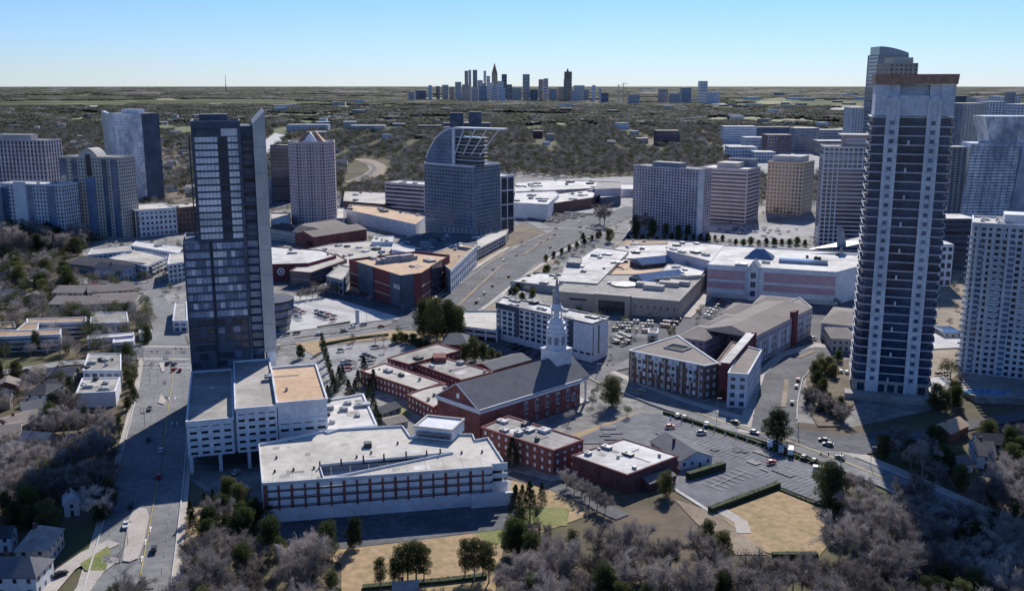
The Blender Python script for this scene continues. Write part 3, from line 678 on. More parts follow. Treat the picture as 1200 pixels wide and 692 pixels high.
# ================================================================ WHITE-ROOFED LOW BUILDING BETWEEN GARAGE AND CHURCH
bld('low building with bright white roof between the tan garage roof and the brick classroom wing', 'low building', [G(384, 505, 13), G(441, 499, 13), G(425, 463, 13), G(379, 471, 13)], 13, wall='white_wall', roof='roof_white', units=9, nf=3, bay=5, seed=11)
# ================================================================ BRICK CHURCH
ce = 13.2
cA, cB, cC = G(516.5, 462, ce), G(562.3, 480.5, ce), G(679.5, 445, ce)
CF = Fr(cB, (cC[0] - cB[0], cC[1] - cB[1])); CL = math.dist(cB, cC); CD = CF.inv(cA)[1]
cfoot = frect(CF, 0, CL, 0, CD)
ch = empty('church', (*CF.p(CL / 2, CD / 2), 0), 'large red brick church with grey gabled roof, tall arched windows and white columned porch', 'church')
keep(cfoot, 3)
b = MB(); b.prism(cfoot, 0, ce); b.build('wall', M['brick_red'], ch)
rise = CD * .30
gable(ch, cfoot, ce + .6, rise, 'shingle_grey', 'brick_red', over=.9)
b = MB(); edge_strip(b, cfoot, .8, .3, ce - .7, ce + .45); edge_strip(b, cfoot, .35, .3, ce - 1.7, ce - .7); b.build('cornice', M['white_wall'], ch)
b = MB()   # raking trim of the front gable
for s in (0, 1):
    P0 = (*CF.p(-.9, 0 if s == 0 else CD), ce + .35); P1 = (*CF.p(-.9, CD / 2), ce + rise + .35); b.tube([P0, P1], [.28, .28], 4)
b.build('rake_trim', M['white_wall'], ch)
x, y = CF.p(-.1, CD / 2); b = MB(); r_ = [[(*CF.p(dx, CD / 2 + 1.1 * math.cos(t * math.pi / 6)), ce + 3.2 + 1.3 * math.sin(t * math.pi / 6)) for t in range(12)] for dx in (-.15, .1)]; b.loft(r_); b.build('round_window', M['paint_white'], ch)
def tallwin(fr, a, z0, z1, wd, root):
    k = 9
    def arch(w_, za, zb, d): return [(*fr.p(a + sx, d), z) for sx, z in [(-w_, za), (w_, za), (w_, zb)] + [(w_ * math.cos(t * math.pi / 8), zb + w_ * math.sin(t * math.pi / 8)) for t in range(1, 8)] + [(-w_, zb)]]
    f = MB(); f.loft([arch(wd, z0, z1, .05), arch(wd, z0, z1, -.12)]); fo = f.build('window', M['white_wall'], root)
    g = MB()
    for sx in (-.5, .5):
        g.box(fr, a + sx * wd - wd * .38, a + sx * wd + wd * .38, -.2, -.1, z0 + .3, (z0 + z1) / 2 - .1); g.box(fr, a + sx * wd - wd * .38, a + sx * wd + wd * .38, -.2, -.1, (z0 + z1) / 2 + .1, z1)
    g.box(fr, a - wd * .5, a + wd * .5, -.2, -.1, z1 + .15, z1 + wd * .6)
    go = g.build('pane', M['glass_dark'], fo)
    return fo
for i in range(5): tallwin(CF, CL * (.44 + i * .108), 4.8, 9.6, 1.15, ch)
wins = []
def cw(fr, a, z, wd=.9, h_=1.5, m='paint_white'):
    f = MB(); f.box(fr, a - wd / 2 - .15, a + wd / 2 + .15, -.08, .02, z - h_ / 2 - .15, z + h_ / 2 + .15); fo = f.build('window', M['white_wall'], ch)
    g = MB(); g.box(fr, a - wd / 2, a + wd / 2, -.13, -.07, z - h_ / 2, z - .04); g.box(fr, a - wd / 2, a + wd / 2, -.13, -.07, z + .04, z + h_ / 2); g.build('pane', M['glass'], fo)
for i in range(5): cw(CF, CL * (.44 + i * .108), 1.8)
cw(CF, CL * .965, 10.2); cw(CF, CL * .99 - .4, 5.2, .8, 2); cw(CF, CL * .965, 2)
fo = tallwin(CF, CL * .935, 4.0, 6.6, 1.3, ch)
WF = Fr(cA, (cB[0] - cA[0], cB[1] - cA[1]))
WL = math.dist(cA, cB)
for i, a in enumerate(np.linspace(.1, .9, 7)):
    for z in (2.0, 5.6, 9.2):
        if z == 9.2 and i % 2: continue
        cw(WF, WL * a, z)
# porch at the far end
pc = empty
b = MB(); b.box(CF, CL, CL + 8.4, CD * .04, CD * .96, 0, .9); b.box(CF, CL + 8.4, CL + 10, CD * .08, CD * .92, 0, .45); b.build('porch_step', M['concrete'], ch)
b = MB(); b.box(CF, CL, CL + 7.6, CD * .04, CD * .96, ce - 1.6, ce + .5); b.build('entablature', M['white_wall'], ch)
gable(ch, frect(CF, CL - 1, CL + 7.7, CD * .04, CD * .96), ce + .65, rise * .94, 'shingle_grey', 'white_wall', over=.5, name='porch_roof')
for i in range(7):
    x, y = CF.p(CL + 6.6, CD * (.08 + i * .168)) if i < 6 else CF.p(CL + 2, CD * .08); b = MB(); b.cone((x, y), .9, 1.3, .8, .8, 10); b.cone((x, y), 1.3, ce - 2.1, .62, .5, 12); b.cone((x, y), ce - 2.1, ce - 1.6, .8, .8, 8); b.build('column', M['white_wall'], ch)
# steeple
sb = CD / 2; sa = CL * .885 + 6
q = CF.p(sa, sb)
st = empty('steeple', (*q, 0)); st.parent = ch; st.location = (q[0] - ch.location.x, q[1] - ch.location.y, 0)
hw = 5.2; SF = Fr(q, CF.u)
def sbuild(bb, name, m):
    o = bpy.data.objects.new(name, bb.mesh(name, M[m], (q[0], q[1], 0))); C.objects.link(o); o.parent = st; return o
zr = ce + rise
b = MB(); b.box(SF, -hw, hw, -hw, hw, ce, zr + 4.2); b.box(SF, -hw - .35, hw + .35, -hw - .35, hw + .35, zr + 4.2, zr + 4.8); sbuild(b, 'tower_base', 'white_wall')
z = zr + 4.8; KS = 1.0
def ring(bb, r, z0, z1, r1=None, k=8): bb.cone(q, z0, z1, r, r if r1 is None else r1, k, CF.ang + math.pi / k)
b = MB(); ring(b, 5.2, z, z + 1.2); ring(b, 4.7, z + 1.2, z + 7.0); ring(b, 5.4, z + 7.0, z + 7.8); ring(b, 4.6, z + 7.8, z + 9.2); ring(b, 5.0, z + 9.2, z + 9.8); ring(b, 4.1, z + 9.8, z + 12); ring(b, 4.5, z + 12, z + 12.6); ring(b, 3.4, z + 12.6, z + 14)
sbuild(b, 'belfry', 'white_wall')
for i in range(8):
    a = CF.ang + i * math.pi / 4; d = Fr(q, (-math.sin(a), math.cos(a))); b = MB()
    b.box(d, -1, 1, -4.5, -4.3, z + 2.2, z + 6.0); sbuild(b, 'louver', 'grey_wall')
for i in range(8):
    a = CF.ang + math.pi / 8 + i * math.pi / 4; c = (q[0] + 4.9 * math.cos(a), q[1] + 4.9 * math.sin(a)); b = MB(); b.cone(c, z + 1.2, z + 7.0, .4, .4, 6); b.cone(c, z + 7.8, z + 10.6, .3, .05, 5); sbuild(b, 'pilaster', 'white_wall')
z2 = z + 14
b = MB(); ring(b, 2.9, z2, z2 + .8)
for i in range(8):
    a = CF.ang + math.pi / 8 + i * math.pi / 4; c = (q[0] + 2.45 * math.cos(a), q[1] + 2.45 * math.sin(a)); b.cone(c, z2 + .8, z2 + 5.4, .34, .34, 6)
ring(b, 1.2, z2 + .8, z2 + 5.4); ring(b, 3.1, z2 + 5.4, z2 + 6.1); ring(b, 2.6, z2 + 6.1, z2 + 7.6, 2.0); sbuild(b, 'lantern', 'white_wall')
b = MB(); ring(b, 1.9, z2 + 7.6, z2 + 20, .35); sbuild(b, 'spire', 'grey_metal')
b = MB(); b.cone(q, z2 + 19.8, z2 + 22.5, .14, .14, 6); b.box(SF, -1.4, 1.4, -.14, .14, z2 + 20.6, z2 + 21.1); sbuild(b, 'cross', 'grey_metal')
# ================================================================ CHURCH OUTBUILDINGS
def brick(label, pts, h, nf, **kw):
    kw.setdefault('roof', 'roof_grey'); kw.setdefault('wall', 'brick_red')
    f = [G(x, y, h) for x, y in pts]
    return bld(label, kw.pop('cat', 'school wing'), f, h, nf, kw.pop('bay', 3.4), pier=.62, span=.55, dep=.12, par=.5, name=kw.pop('name', 'church_wing'), **kw)
R4 = lambda A, B, Cc, h: rect(A, B, Cc, h)
f = [G(565, 501, 10), G(649, 528, 10), G(683, 515.5, 10), G(596, 488, 10)]
bld('three storey brick annex with flat grey roof joined to the church side', 'annex', f, 10, 3, 4.0, name='church_annex', wall='brick_red', roof='roof_grey', glass='glass_pale', units=8, pier=.68, span=.55, dep=.12, par=.5, seed=4)
f = R4((671.5, 534), (735, 556.5), (793, 535), 7.5)
gy = bld('square brick gym with bright white flat roof beside the driveway', 'gymnasium', [G(671.5, 534, 7.5), G(735, 556.5, 7.5), G(793.5, 534.5, 7.5), G(731, 514.5, 7.5)], 7.5, 1, 9, name='gymnasium', wall='brick_dull', roof='roof_white', units=7, pier=.9, span=.8, dep=.1, par=.4, seed=9, big=.6)
house('small brick lean-to with grey shingled roof against the gym wall', (761, 576), (791, 566), (785, 556), 3.6, 1.2, 'brick_dull', 'shingle_taupe', name='lean_to', cat='outbuilding', nf=1, chim=False)
brick('long two storey brick classroom wing with flat cream roof and rows of white windows', [(423.5, 435), (490, 457), (522, 450), (451, 426)], 6.8, 2, glass='glass_pale', roof='roof_cream', units=3, seed=3, bay=3)
brick('short brick link wing between classroom wing and church, two vents on its roof', [(478, 462.5), (508, 477.5), (531, 463), (517, 449)], 6.8, 2, roof='roof_cream', units=4, glass='glass_pale', seed=8)
brick('rear brick classroom wing with stained roof reaching to the dark hipped hall', [(454.5, 420), (479, 427), (539, 411), (513, 403)], 7.2, 2, roof='roof_dirty', glass='glass_pale', units=2)
brick('brick classroom block with small brick penthouse on its flat grey roof', [(489, 427), (541, 445.5), (577, 436), (524, 420.5)], 6.2, 2, glass='glass_pale', units=5, seed=2, bay=3)
pr_ = bpy.context.scene.collection
f = rect((508, 425), (523, 424.5), (522, 419), 6.2); b = MB(); b.prism(f, 6.2, 9); o = b.build('penthouse', M['brick_red'], [x for x in C.objects if x.get('label', '').startswith('brick classroom block')][0])
house('narrow brick wing with grey pitched roof behind the church nave', (577, 444), (622, 431), (606, 423), 5, 2.2, 'brick_red', 'shingle_grey', name='church_wing', cat='school wing', nf=1, chim=False)
house('dark hip-roofed hall at the rear corner of the classroom wings', (518, 414), (548, 414), (549, 403), 5.5, 4, 'brick_red', 'shingle_grey', name='hall', cat='hall', nf=1, hip=4, chim=False)
house('white cottage with grey pitched roof on the edge of the church car park', (797, 551), (834, 545), (810, 520), 4.2, 3, 'stucco_white', 'shingle_grey', cat='cottage', nf=1, axis=1)
house('small dark-roofed shed beside the lawn near the classroom link', (447, 492), (470, 483), (463, 476), 3, 1.6, 'grey_wall', 'shingle_dark', name='shed', cat='shed', nf=1, chim=False)
house('low grey shed between parking deck and church gable', (455, 505), (478, 500), (470, 492), 3, 1.2, 'grey_wall', 'shingle_taupe', name='shed', cat='shed', nf=1, chim=False)
# ================================================================ MID-RISE BEHIND THE CHURCH
mh = hh(423, 378.5)
f = [G(582, 355.5, mh), G(694, 380, mh), G(701, 377.5, mh), G(713, 372.5, mh), G(590, 348.5, mh)]
mr = bld('white six storey slab with slate panels and white roof behind the steeple', 'apartment slab', f, mh, 6, 4.6, name='apartment_building', wall='white_wall', roof='roof_white', mode='punch', glass='glass_dark', units=16, pier=.3, span=.36, first=3.4, seed=21, parcol='slate_panel', edges=[0])
MF = Fr(f[0], (f[1][0] - f[0][0], f[1][1] - f[0][1])); ML = math.dist(f[0], f[1])
for a in (.235, .8):
    add_box(mr, 'accent_panel', 'slate_panel', MF, ML * a - 1.6, ML * a + 1.6, -.75, 0, 5, mh - .2)
for a in (.04, .42, .62): add_box(mr, 'accent_panel', 'grey_wall', MF, ML * a - .4, ML * a + .4, -.6, 0, 6, mh - .3)
add_box(mr, 'accent_panel', 'white_wall', MF, ML * .83, ML + .6, -.9, 0, 5.5, mh - .1)
add_box(mr, 'accent_panel', 'slate_panel', MF, -.3, ML * .23, -.62, 0, mh - 2.6, mh + .3)
for e in (1, 2):
    fr = Fr(f[e], (f[e + 1][0] - f[e][0], f[e + 1][1] - f[e][1])); 
    add_box(mr, 'window', 'glass_dark', fr, .3, 1.5, -.2, 0, 4, mh - 1.5)
# low open deck left of it
def opendeck(label, foot, levels, fh, wall='white_wall', roofm='roof_cream', cat='parking deck', bay=8):
    cx = sum(p[0] for p in foot) / len(foot); cy = sum(p[1] for p in foot) / len(foot); root = empty('parking_deck', (cx, cy, 0), label, cat); keep(foot, 2)
    n = len(foot); s = MB(); w_ = MB(); c_ = 0
    for k in range(1, levels + 1):
        s.prism(foot, k * fh - .35, k * fh, bottom=True); edge_strip(w_, foot, .3, .02, k * fh - .7, k * fh + 1.0)
    s.build('floor_slab', M[roofm], root); w_.build('parapet', M[wall], root)
    for i in range(n):
        p0, p1 = foot[i], foot[(i + 1) % n]; L = math.dist(p0, p1); fr = Fr(p0, (p1[0] - p0[0], p1[1] - p0[1]))
        if not seen(p0, p1): continue
        for j in range(int(L / bay) + 1): add_box(root, 'pier', wall, fr, min(j * bay, L - .8), min(j * bay + .8, L), -.4, .4, 0, levels * fh - .8)
    add_box(root, 'inner_wall', 'grey_wall', Fr(foot[0], (foot[1][0] - foot[0][0], foot[1][1] - foot[0][1])), 1, math.dist(foot[0], foot[1]) - 1, 5, 5.3, 0, levels * fh - .4)
    return root
opendeck('low two level white deck left of the slate-panelled slab', [G(541, 384, 6), G(582, 389, 6), G(583, 366, 6), G(545, 366, 6)], 2, 3.2)
# ================================================================ BRICK APARTMENTS BY THE CHURCH ROAD
ah = 16.5
def apt(label, pts, h, wall='brick_brown', roof='shingle_taupe', nf=4, **kw):
    return bld(label, 'apartment block', [G(x, y, h) for x, y in pts], h, nf, 3.7, name='apartment_building', wall=wall, roof=roof, par=.6, pier=.5, span=.45, dep=.3, **kw)
a1 = apt('four storey brown brick apartment block with buff piers facing the church road', [(738, 411), (826, 429), (841, 426), (794, 394)], ah, glass='glass_pale', parcol='white_wall')
f = [G(738, 411, ah), G(826, 429, ah)]; AF = Fr(f[0], (f[1][0] - f[0][0], f[1][1] - f[0][1])); AL = math.dist(*f)
for i in range(9):
    a = AL * (i + .3) / 8.8; add_box(a1, 'pier', 'tan_wall', AF, a - .45, a + .45, -.75, 0, 0, ah - .6)
for i in range(4):
    a = AL * (i * 2 + 1.35) / 8.8; add_box(a1, 'bay_window', 'white_wall', AF, a - 1.6, a + 1.6, -1.0, 0, 7.5, 14.2); add_box(a1, 'window', 'glass_dark', AF, a - .9, a + .9, -1.08, -.9, 8, 9.8); add_box(a1, 'window', 'glass_dark', AF, a - .9, a + .9, -1.08, -.9, 11.5, 13.3)
    add_box(a1, 'upper_panel', 'white_wall', AF, a - 3.0, a + 3.0, -.62, 0, ah - 2.3, ah + .3)
add_box(a1, 'light_well', 'opening_shade', Fr(G(778, 408, ah), AF.u), 0, 11, 0, 9, ah - .2, ah + .12)  # dark slab on the roof, the well's shade painted rather than hollowed out
pb = MB(); edge_strip(pb, frect(Fr(G(778, 408, ah), AF.u), 0, 11, 0, 9), .2, .2, ah + .1, ah + 1); pb.build('light_well_rim', M['cream_wall'], a1)
a2 = apt('pale four storey apartment end block beside the red wall fin', [(854, 437.5), (876, 439), (892, 411), (870, 405)], ah, wall='stucco_white', glass='glass')
apt('short taupe roofed link between the brown brick block and the red wall fin', [(838, 427), (850, 430), (869, 404), (858, 401)], ah - 1, wall='brick_brown')
P0, P1 = G(849.5, 430.5, ah), G(879.5, 395.5, ah); RF = Fr(P0, (P1[0] - P0[0], P1[1] - P0[1])); RL = math.dist(P0, P1)
rw = empty('wall_fin', (*RF.p(RL / 2, 0), 0), 'tall red wall fin with white coping cutting between the apartment roofs', 'wall fin')
add_box(rw, 'wall', 'theatre_red', RF, 0, RL, -2.0, 2.0, 0, ah + 2.2); add_box(rw, 'coping', 'roof_white', RF, -.2, RL + .2, -2.3, 2.3, ah + 2.2, ah + 2.6)
a3 = apt('long taupe roofed apartment wing running back from the curved street', [(882, 396), (951, 361), (937, 349), (862, 383)], ah, wall='rose_stone')
gable(a3, [G(x, y, ah) for x, y in ((882, 396), (951, 361), (937, 349), (862, 383))], ah + .7, 3.2, 'shingle_taupe', 'rose_stone', over=.6, hip=5)
F3 = Fr(G(882, 396, ah), (G(951, 361, ah)[0] - G(882, 396, ah)[0], G(951, 361, ah)[1] - G(882, 396, ah)[1])); L3 = math.dist(G(882, 396, ah), G(951, 361, ah))
add_box(a3, 'red_pier', 'theatre_red', F3, L3 * .63, L3 * .71, -1.4, 1, 0, ah + 4); add_box(a3, 'red_pier', 'theatre_red', F3, -.3, 2.4, -1.2, 1, 0, ah + 3)
for i in range(6):
    if i == 4: continue
    a = L3 * (.08 + i * .15); add_box(a3, 'balcony', 'stucco_white', F3, a, a + 3.4, -1.3, .1, 3.4, ah - 3)
def hiproof(label, pts, h=14.5, rise=3.2, wall='rose_stone', nf=4, hip=6, axis=0, roof='shingle_taupe'):
    ft = rect(*pts, h); r = bld(label, 'apartment block', ft, h, nf, 3.7, name='apartment_building', wall=wall, roof=roof, par=0, pier=.5, span=.45, dep=.25, glass='glass')
    gable(r, ft, h + .1, rise, roof, None, over=.7, hip=hip, axis=axis); return r
hiproof('hip roofed apartment block right behind the brown brick block', ((793, 394), (826, 399), (838, 383)))
hiproof('middle of the taupe hip roofed apartment blocks near the department store', ((825, 381), (862, 386), (872, 370)))
hiproof('taupe hip roofed apartment block beside the parked rows at the mall', ((845, 367), (884, 371), (897, 358)), hip=7)
hiproof('farthest taupe hip roofed apartment block under the pink banded store', ((881, 358), (926, 362), (930, 349)))
hiproof('small hip roofed apartment house at the head of the curved street', ((963, 378), (1002, 382), (1004, 362)), h=10, nf=3, wall='stucco_white')
hiproof('taupe roofed apartment house against the tall twin-striped tower', ((975, 396), (1003, 397), (1003, 384)), h=8, nf=2, wall='cream_wall', hip=4)
apt('narrow pale stair block standing by the low white mall deck', [(760, 390), (770, 391), (771, 386), (761, 385)], 7, wall='stucco_white', nf=2)
# ================================================================ SHOPPING MALL
sh_ = hh(372.5, 352.5)
ds = bld('tan department store with dark portal and grey roof in front of the mall', 'department store', [G(647.5, 341.5, sh_), G(796, 353.5, sh_), G(826, 322, sh_), G(676, 322, sh_)], sh_, name='department_store', wall='tan_wall', roof='roof_grey', par=.6, units=4, big=1.6, seed=6)
SFr = Fr(G(647.5, 341.5, sh_), (G(796, 353.5, sh_)[0] - G(647.5, 341.5, sh_)[0], G(796, 353.5, sh_)[1] - G(647.5, 341.5, sh_)[1])); SL = math.dist(G(647.5, 341.5, sh_), G(796, 353.5, sh_))
b = MB(); b.box(SFr, SL * .34, SL * .38, -2.2, 2, 0, sh_ + 1.5); b.box(SFr, SL * .59, SL * .63, -2.2, 2, 0, sh_ + 1.5); b.box(SFr, SL * .38, SL * .59, -2.2, 2, sh_ - 2.5, sh_ + 1.5); b.build('portal', M['tan_wall'], ds)
add_box(ds, 'entrance_glass', 'glass_dark', SFr, SL * .38, SL * .59, -1, -.2, 0, sh_ - 2.5)
for i in range(4): add_box(ds, 'door', 'dark_metal', SFr, SL * (.42 + i * .04), SL * (.445 + i * .04), -1.1, -.9, 0, 2.6)
add_box(ds, 'wall_sign', 'dark_metal', SFr, SL * .14, SL * .28, -.25, -.02, sh_ * .6, sh_ * .72)
for i in range(7): add_box(ds, 'wall_lamp', 'dark_metal', SFr, SL * (.66 + i * .05), SL * (.66 + i * .05) + .8, -.2, 0, sh_ * .45, sh_ * .6)
x, y = G(732, 334, sh_); b = MB(); b.loft([[(x + 10 * math.cos(t * .785) , y + 10 * math.sin(t * .785), sh_ + .02) for t in range(8)], [(x + 10 * math.cos(t * .785), y + 10 * math.sin(t * .785), sh_ + 1) for t in range(8)]]); b.build('roof_light', M['dark_metal'], ds)
for px in ((759, 336), (768, 339), (786, 335), (798, 334)):
    x, y = G(*px, sh_); add_box(ds, 'roof_unit', 'cream_wall', Fr((x, y), SFr.u), -8, 6, -3, 3, sh_, sh_ + 3.2)
mh2 = 11.0
def mall(label, pts, h, roof, wall='cream_wall', **kw): 
    return bld(label, kw.pop('cat', 'mall block'), [G(x, y, h) for x, y in pts], h, name='mall_building', wall=wall, roof=roof, par=kw.pop('par', .7), **kw)
mall('white roofed mall hall stepping back to the left of the glass gables', [(655, 330), (700, 333), (737, 295), (700, 290), (680, 303), (662, 312)], 12, 'roof_white', units=9, big=1.3, seed=31)
mall('tan roofed strip of the mall between the two glass gables', [(682, 322), (778, 322), (782, 305), (694, 304)], 9.5, 'roof_tan', units=5, seed=32)
mall('white roofed strip of the mall just above the tan strip', [(700, 303), (782, 304), (790, 286), (726, 288)], 10.2, 'roof_white', units=10, seed=33, big=1.2)
mall('brown roofed rear strip of the mall below the grey hotel slab', [(722, 288), (783, 286), (790, 282), (735, 281)], 9, 'roof_brown', units=4, seed=34)
mall('white roofed mall block between department store and blank-walled box', [(764, 327), (822, 323), (830, 309), (783, 310)], 13.5, 'roof_white', units=7, seed=35, big=1.3)
mall('blank grey-walled mall box with white roof beside the pink banded store', [(781, 294), (834, 307), (848, 287), (784, 282)], 20, 'roof_white', wall='rose_stone', units=7, seed=36, big=1.4)
mall('low white service roof left of the mall hall over the ramp', [(598, 330), (652, 336), (668, 322), (625, 320)], 5, 'roof_white', wall='concrete', units=3, seed=37)
mall('boxy grey plant building at the left end of the mall', [(664, 308), (680, 309), (682, 302), (668, 301)], 15, 'roof_grey', wall='grey_wall')
for lab, A, B, Cq, z_ in (('blue glass gable skylight on the tan strip nearest the department store', (737, 328), (755, 333), (770, 318), 11), ('blue glass gable skylight on the white strip behind the tan one', (738, 309), (752, 313), (765, 300), 11)):
    ft = rect(A, B, Cq, z_); r = empty('skylight', (*ft[0], z_), lab, 'skylight'); b = MB(); b.prism(ft, 9, z_ + 2); b.build('base', M['dark_metal'], r); gable(r, ft, z_ + 2, 4, 'skylight', 'skylight', over=.2, axis=1, name='glass_roof')
ph = hh(357.5, 319.5)
pk = bld('big pink banded store with white roof and gabled entrance at the right of the mall', 'department store', [G(829.5, 310.5, ph), G(980, 319.5, ph), G(1005, 313, ph), G(1005, 297, ph), G(848, 288, ph)], ph, name='department_store', wall='white_wall', roof='roof_white', units=6, big=2, seed=41, par=.7)
KF = Fr(G(829.5, 310.5, ph), (G(980, 319.5, ph)[0] - G(829.5, 310.5, ph)[0], G(980, 319.5, ph)[1] - G(829.5, 310.5, ph)[1])); KL = math.dist(G(829.5, 310.5, ph), G(980, 319.5, ph))
for a0, a1 in ((.0, .3), (.45, 1.0)):
    add_box(pk, 'pink_band', 'pink_panel', KF, KL * a0, KL * a1, -.3, 0, ph * .58, ph * .88); add_box(pk, 'pink_band', 'pink_panel', KF, KL * a0, KL * a1, -.3, 0, ph * .3, ph * .5)
    add_box(pk, 'plinth', 'concrete', KF, KL * a0, KL * a1, -.6, 0, 0, ph * .14)
gfr = frect(KF, KL * .33, KL * .41, -3, 10); b = MB(); b.prism(gfr, 0, ph + 1); b.build('entrance_bay', M['stucco_white'], pk); gable(pk, gfr, ph + 1, 4.5, 'grey_metal', 'stucco_white', over=.3, axis=1, name='entrance_roof')
for z0 in (3, 9.5, 16): add_box(pk, 'window', 'glass_dark', KF, KL * .35, KL * .39, -3.2, -3, z0, z0 + 4)
x, y = G(953, 309, ph); add_box(pk, 'roof_well', 'glass_blue', Fr((x, y), KF.u), -24, 10, -4, 4, ph, ph + 2.5)
x, y = G(890, 302, ph); ft = frect(Fr((x, y), KF.u), -10, 10, -8, 8); gable(pk, ft, ph + 1, 6, 'skylight', 'grey_metal', name='skylight', hip=7)
# tent-like canopy with a mast on the far side
x, y = G(986, 291, 26); cn = empty('tensile_canopy', (x, y, ph), 'grey winged tensile canopy with slim mast on the pink banded store', 'canopy')
def blade(pts, name): b = MB(); b.poly(pts); b.poly([(a, c, z - .5) for a, c, z in pts][::-1]); b.build(name, M['grey_metal'], cn)
blade([(x - 26, y - 2, ph + 3), (x - 2, y - 5, ph + 5.5), (x + 4, y + 6, ph + 8), (x - 5, y + 4, ph + 6)], 'wing'); blade([(x + 22, y - 4, ph + 9.5), (x + 18, y + 5, ph + 12), (x + 2, y + 5, ph + 8), (x, y - 5, ph + 5)], 'wing')
blade([(x - 4, y - 1, ph + 5), (x + 4, y, ph + 5), (x + 1, y + 2, ph + 19), (x - 4, y + 2, ph + 20)], 'mast_fin')
b = MB(); b.cone((x, y), ph, ph + 7, 1.2, .8, 6); b.build('mast', M['grey_metal'], cn)
# ================================================================ RED THEATRE MALL
th = hh(360, 324)
tp = [(409, 306), (470, 325.5), (494, 322), (527, 301), (487, 296.5)]
T = [G(x, y, th) for x, y in tp]
tm = bld('red and black theatre block with tan roof on the corner of the wide road', 'theatre', T, th, name='theatre', wall='theatre_red', roof='roof_tan', parcol='theatre_red', par=1.6, units=4, seed=51, big=1.5)
def seg(i): return Fr(T[i], (T[i + 1][0] - T[i][0], T[i + 1][1] - T[i][1])), math.dist(T[i], T[i + 1])
f0, l0 = seg(0); f1, l1 = seg(1); f2, l2 = seg(2)
add_box(tm, 'black_panel', 'slate_panel', f0, l0 * .2, l0 * .5, -.8, 0, 2, th + 1.9); add_box(tm, 'black_panel', 'slate_panel', f0, l0 * .82, l0 * 1.0, -.8, 0, 1, th + 1.9)
add_box(tm, 'black_panel', 'slate_panel', f1, -.3, l1 * .6, -.8, 0, 0, th + 1.9); add_box(tm, 'glass_front', 'glass_dark', f2, l2 * .3, l2 * .66, -.9, 0, 0, th + 2.2)
for fz in (.28, .6): add_box(tm, 'stone_band', 'tan_wall', f0, 0, l0 * .2, -.3, 0, th * fz, th * fz + .7); add_box(tm, 'stone_band', 'tan_wall', f0, l0 * .5, l0 * .82, -.3, 0, th * fz, th * fz + .7); add_box(tm, 'stone_band', 'tan_wall', f2, l2 * .66, l2, -.3, 0, th * fz, th * fz + .7); add_box(tm, 'stone_band', 'tan_wall', f2, 0, l2 * .3, -.3, 0, th * fz, th * fz + .7)
add_box(tm, 'stone_base', 'tan_wall', f0, 0, l0 * .2, -.5, 0, 0, 3.4)
for i in range(7): add_box(tm, 'duct', 'grey_metal', Fr(G(450 + i * 5.2, 308 - i * .6, th), f1.u), -6, 5, -2 - (i % 2), 2, th, th + 3 + (i % 3) * .8)
ax0 = f0.inv(G(480, 324, th))[0]; b = MB()
for i in range(5):
    a_ = l0 * .885 + i * 1.9; b.box(f0, a_, a_ + .5, -1.05, -.8, th * .62, th * .62 + 3); b.box(f0, a_ + .5, a_ + 1.4, -1.04, -.8, th * .62 + (i % 3) * 1.1, th * .62 + (i % 3) * 1.1 + .5)
b.build('wall_sign', M['paint_white'], tm)
mall('white storefront with square windows and tan roof right of the theatre', [(528, 325 - 8), (558, 297 - 8), (540, 285), (506, 298)], 17, 'roof_brown', wall='white_wall', nf=3, bay=8, glass='glass', units=5, seed=52)
# plateau roofs behind the theatre
mall('wide pale flat roof plateau behind the theatre block', [(395, 318), (445, 308), (470, 296), (455, 281), (390, 286), (362, 292)], 9, 'roof_cream', units=14, seed=53, big=1.6, cat='shop block')
mall('dark cluttered roof between the theatre and the sail-topped tower', [(455, 296), (560, 292), (560, 274), (505, 272), (470, 280)], 9, 'asphalt', units=26, seed=54, big=1.4, cat='shop block')
mall('low white block with curved front on the dark cluttered roof', [(459, 293), (486, 298), (486, 290), (461, 285)], 13, 'roof_white', wall='white_wall', cat='shop block')
mall('small white roofed block behind the pale roof plateau', [(435, 284), (462, 284), (461, 277), (440, 277)], 12, 'roof_white', wall='white_wall', cat='shop block', units=3)
th3 = 13
sh3 = mall('red walled store with ring emblem and bright white roof right of the dark tower', [(300, 311), (362, 309), (394, 300), (378, 294), (300, 288)], th3, 'roof_white', wall='theatre_red', units=5, seed=56, cat='store')
Tq = [G(300, 311, th3), G(362, 309, th3)]; f9 = Fr(Tq[0], (Tq[1][0] - Tq[0][0], Tq[1][1] - Tq[0][1])); l9 = math.dist(*Tq)
b = MB()
def ringmesh(fr, a, z, r0, r1, d0, d1):
    k = 24; bb = MB()
    for i in range(k):
        t0, t1 = 6.2832 * i / k, 6.2832 * (i + 1) / k
        P = lambda r, t, d: (*fr.p(a + r * math.cos(t), d), z + r * math.sin(t))
        bb.poly([P(r0, t0, d1), P(r1, t0, d1), P(r1, t1, d1), P(r0, t1, d1)]); bb.poly([P(r1, t0, d1), P(r1, t0, d0), P(r1, t1, d0), P(r1, t1, d1)])
    return bb
aa = f9.inv(G(329, 322, 0))[0]; aa = f9.inv(G(329, 310, th3))[0]
bb = ringmesh(f9, aa, 7.6, 1.9, 2.9, 0, -.4); bb.build('ring_emblem', M['paint_white'], sh3); bb = ringmesh(f9, aa, 7.6, 0.02, 1.0, 0, -.4); bb.build('emblem_dot', M['paint_white'], sh3)
add_box(sh3, 'entrance', 'dark_metal', f9, l9 * .6, l9 * .98, -.8, 0, 0, 9)
mall('brown multi-level store with tan trim between red walled store and theatre', [(340, 318), (364, 320), (406, 305), (394, 298), (362, 306)], 11, 'roof_cream', wall='brick_brown', nf=3, bay=6, mode='band', units=3, cat='store')
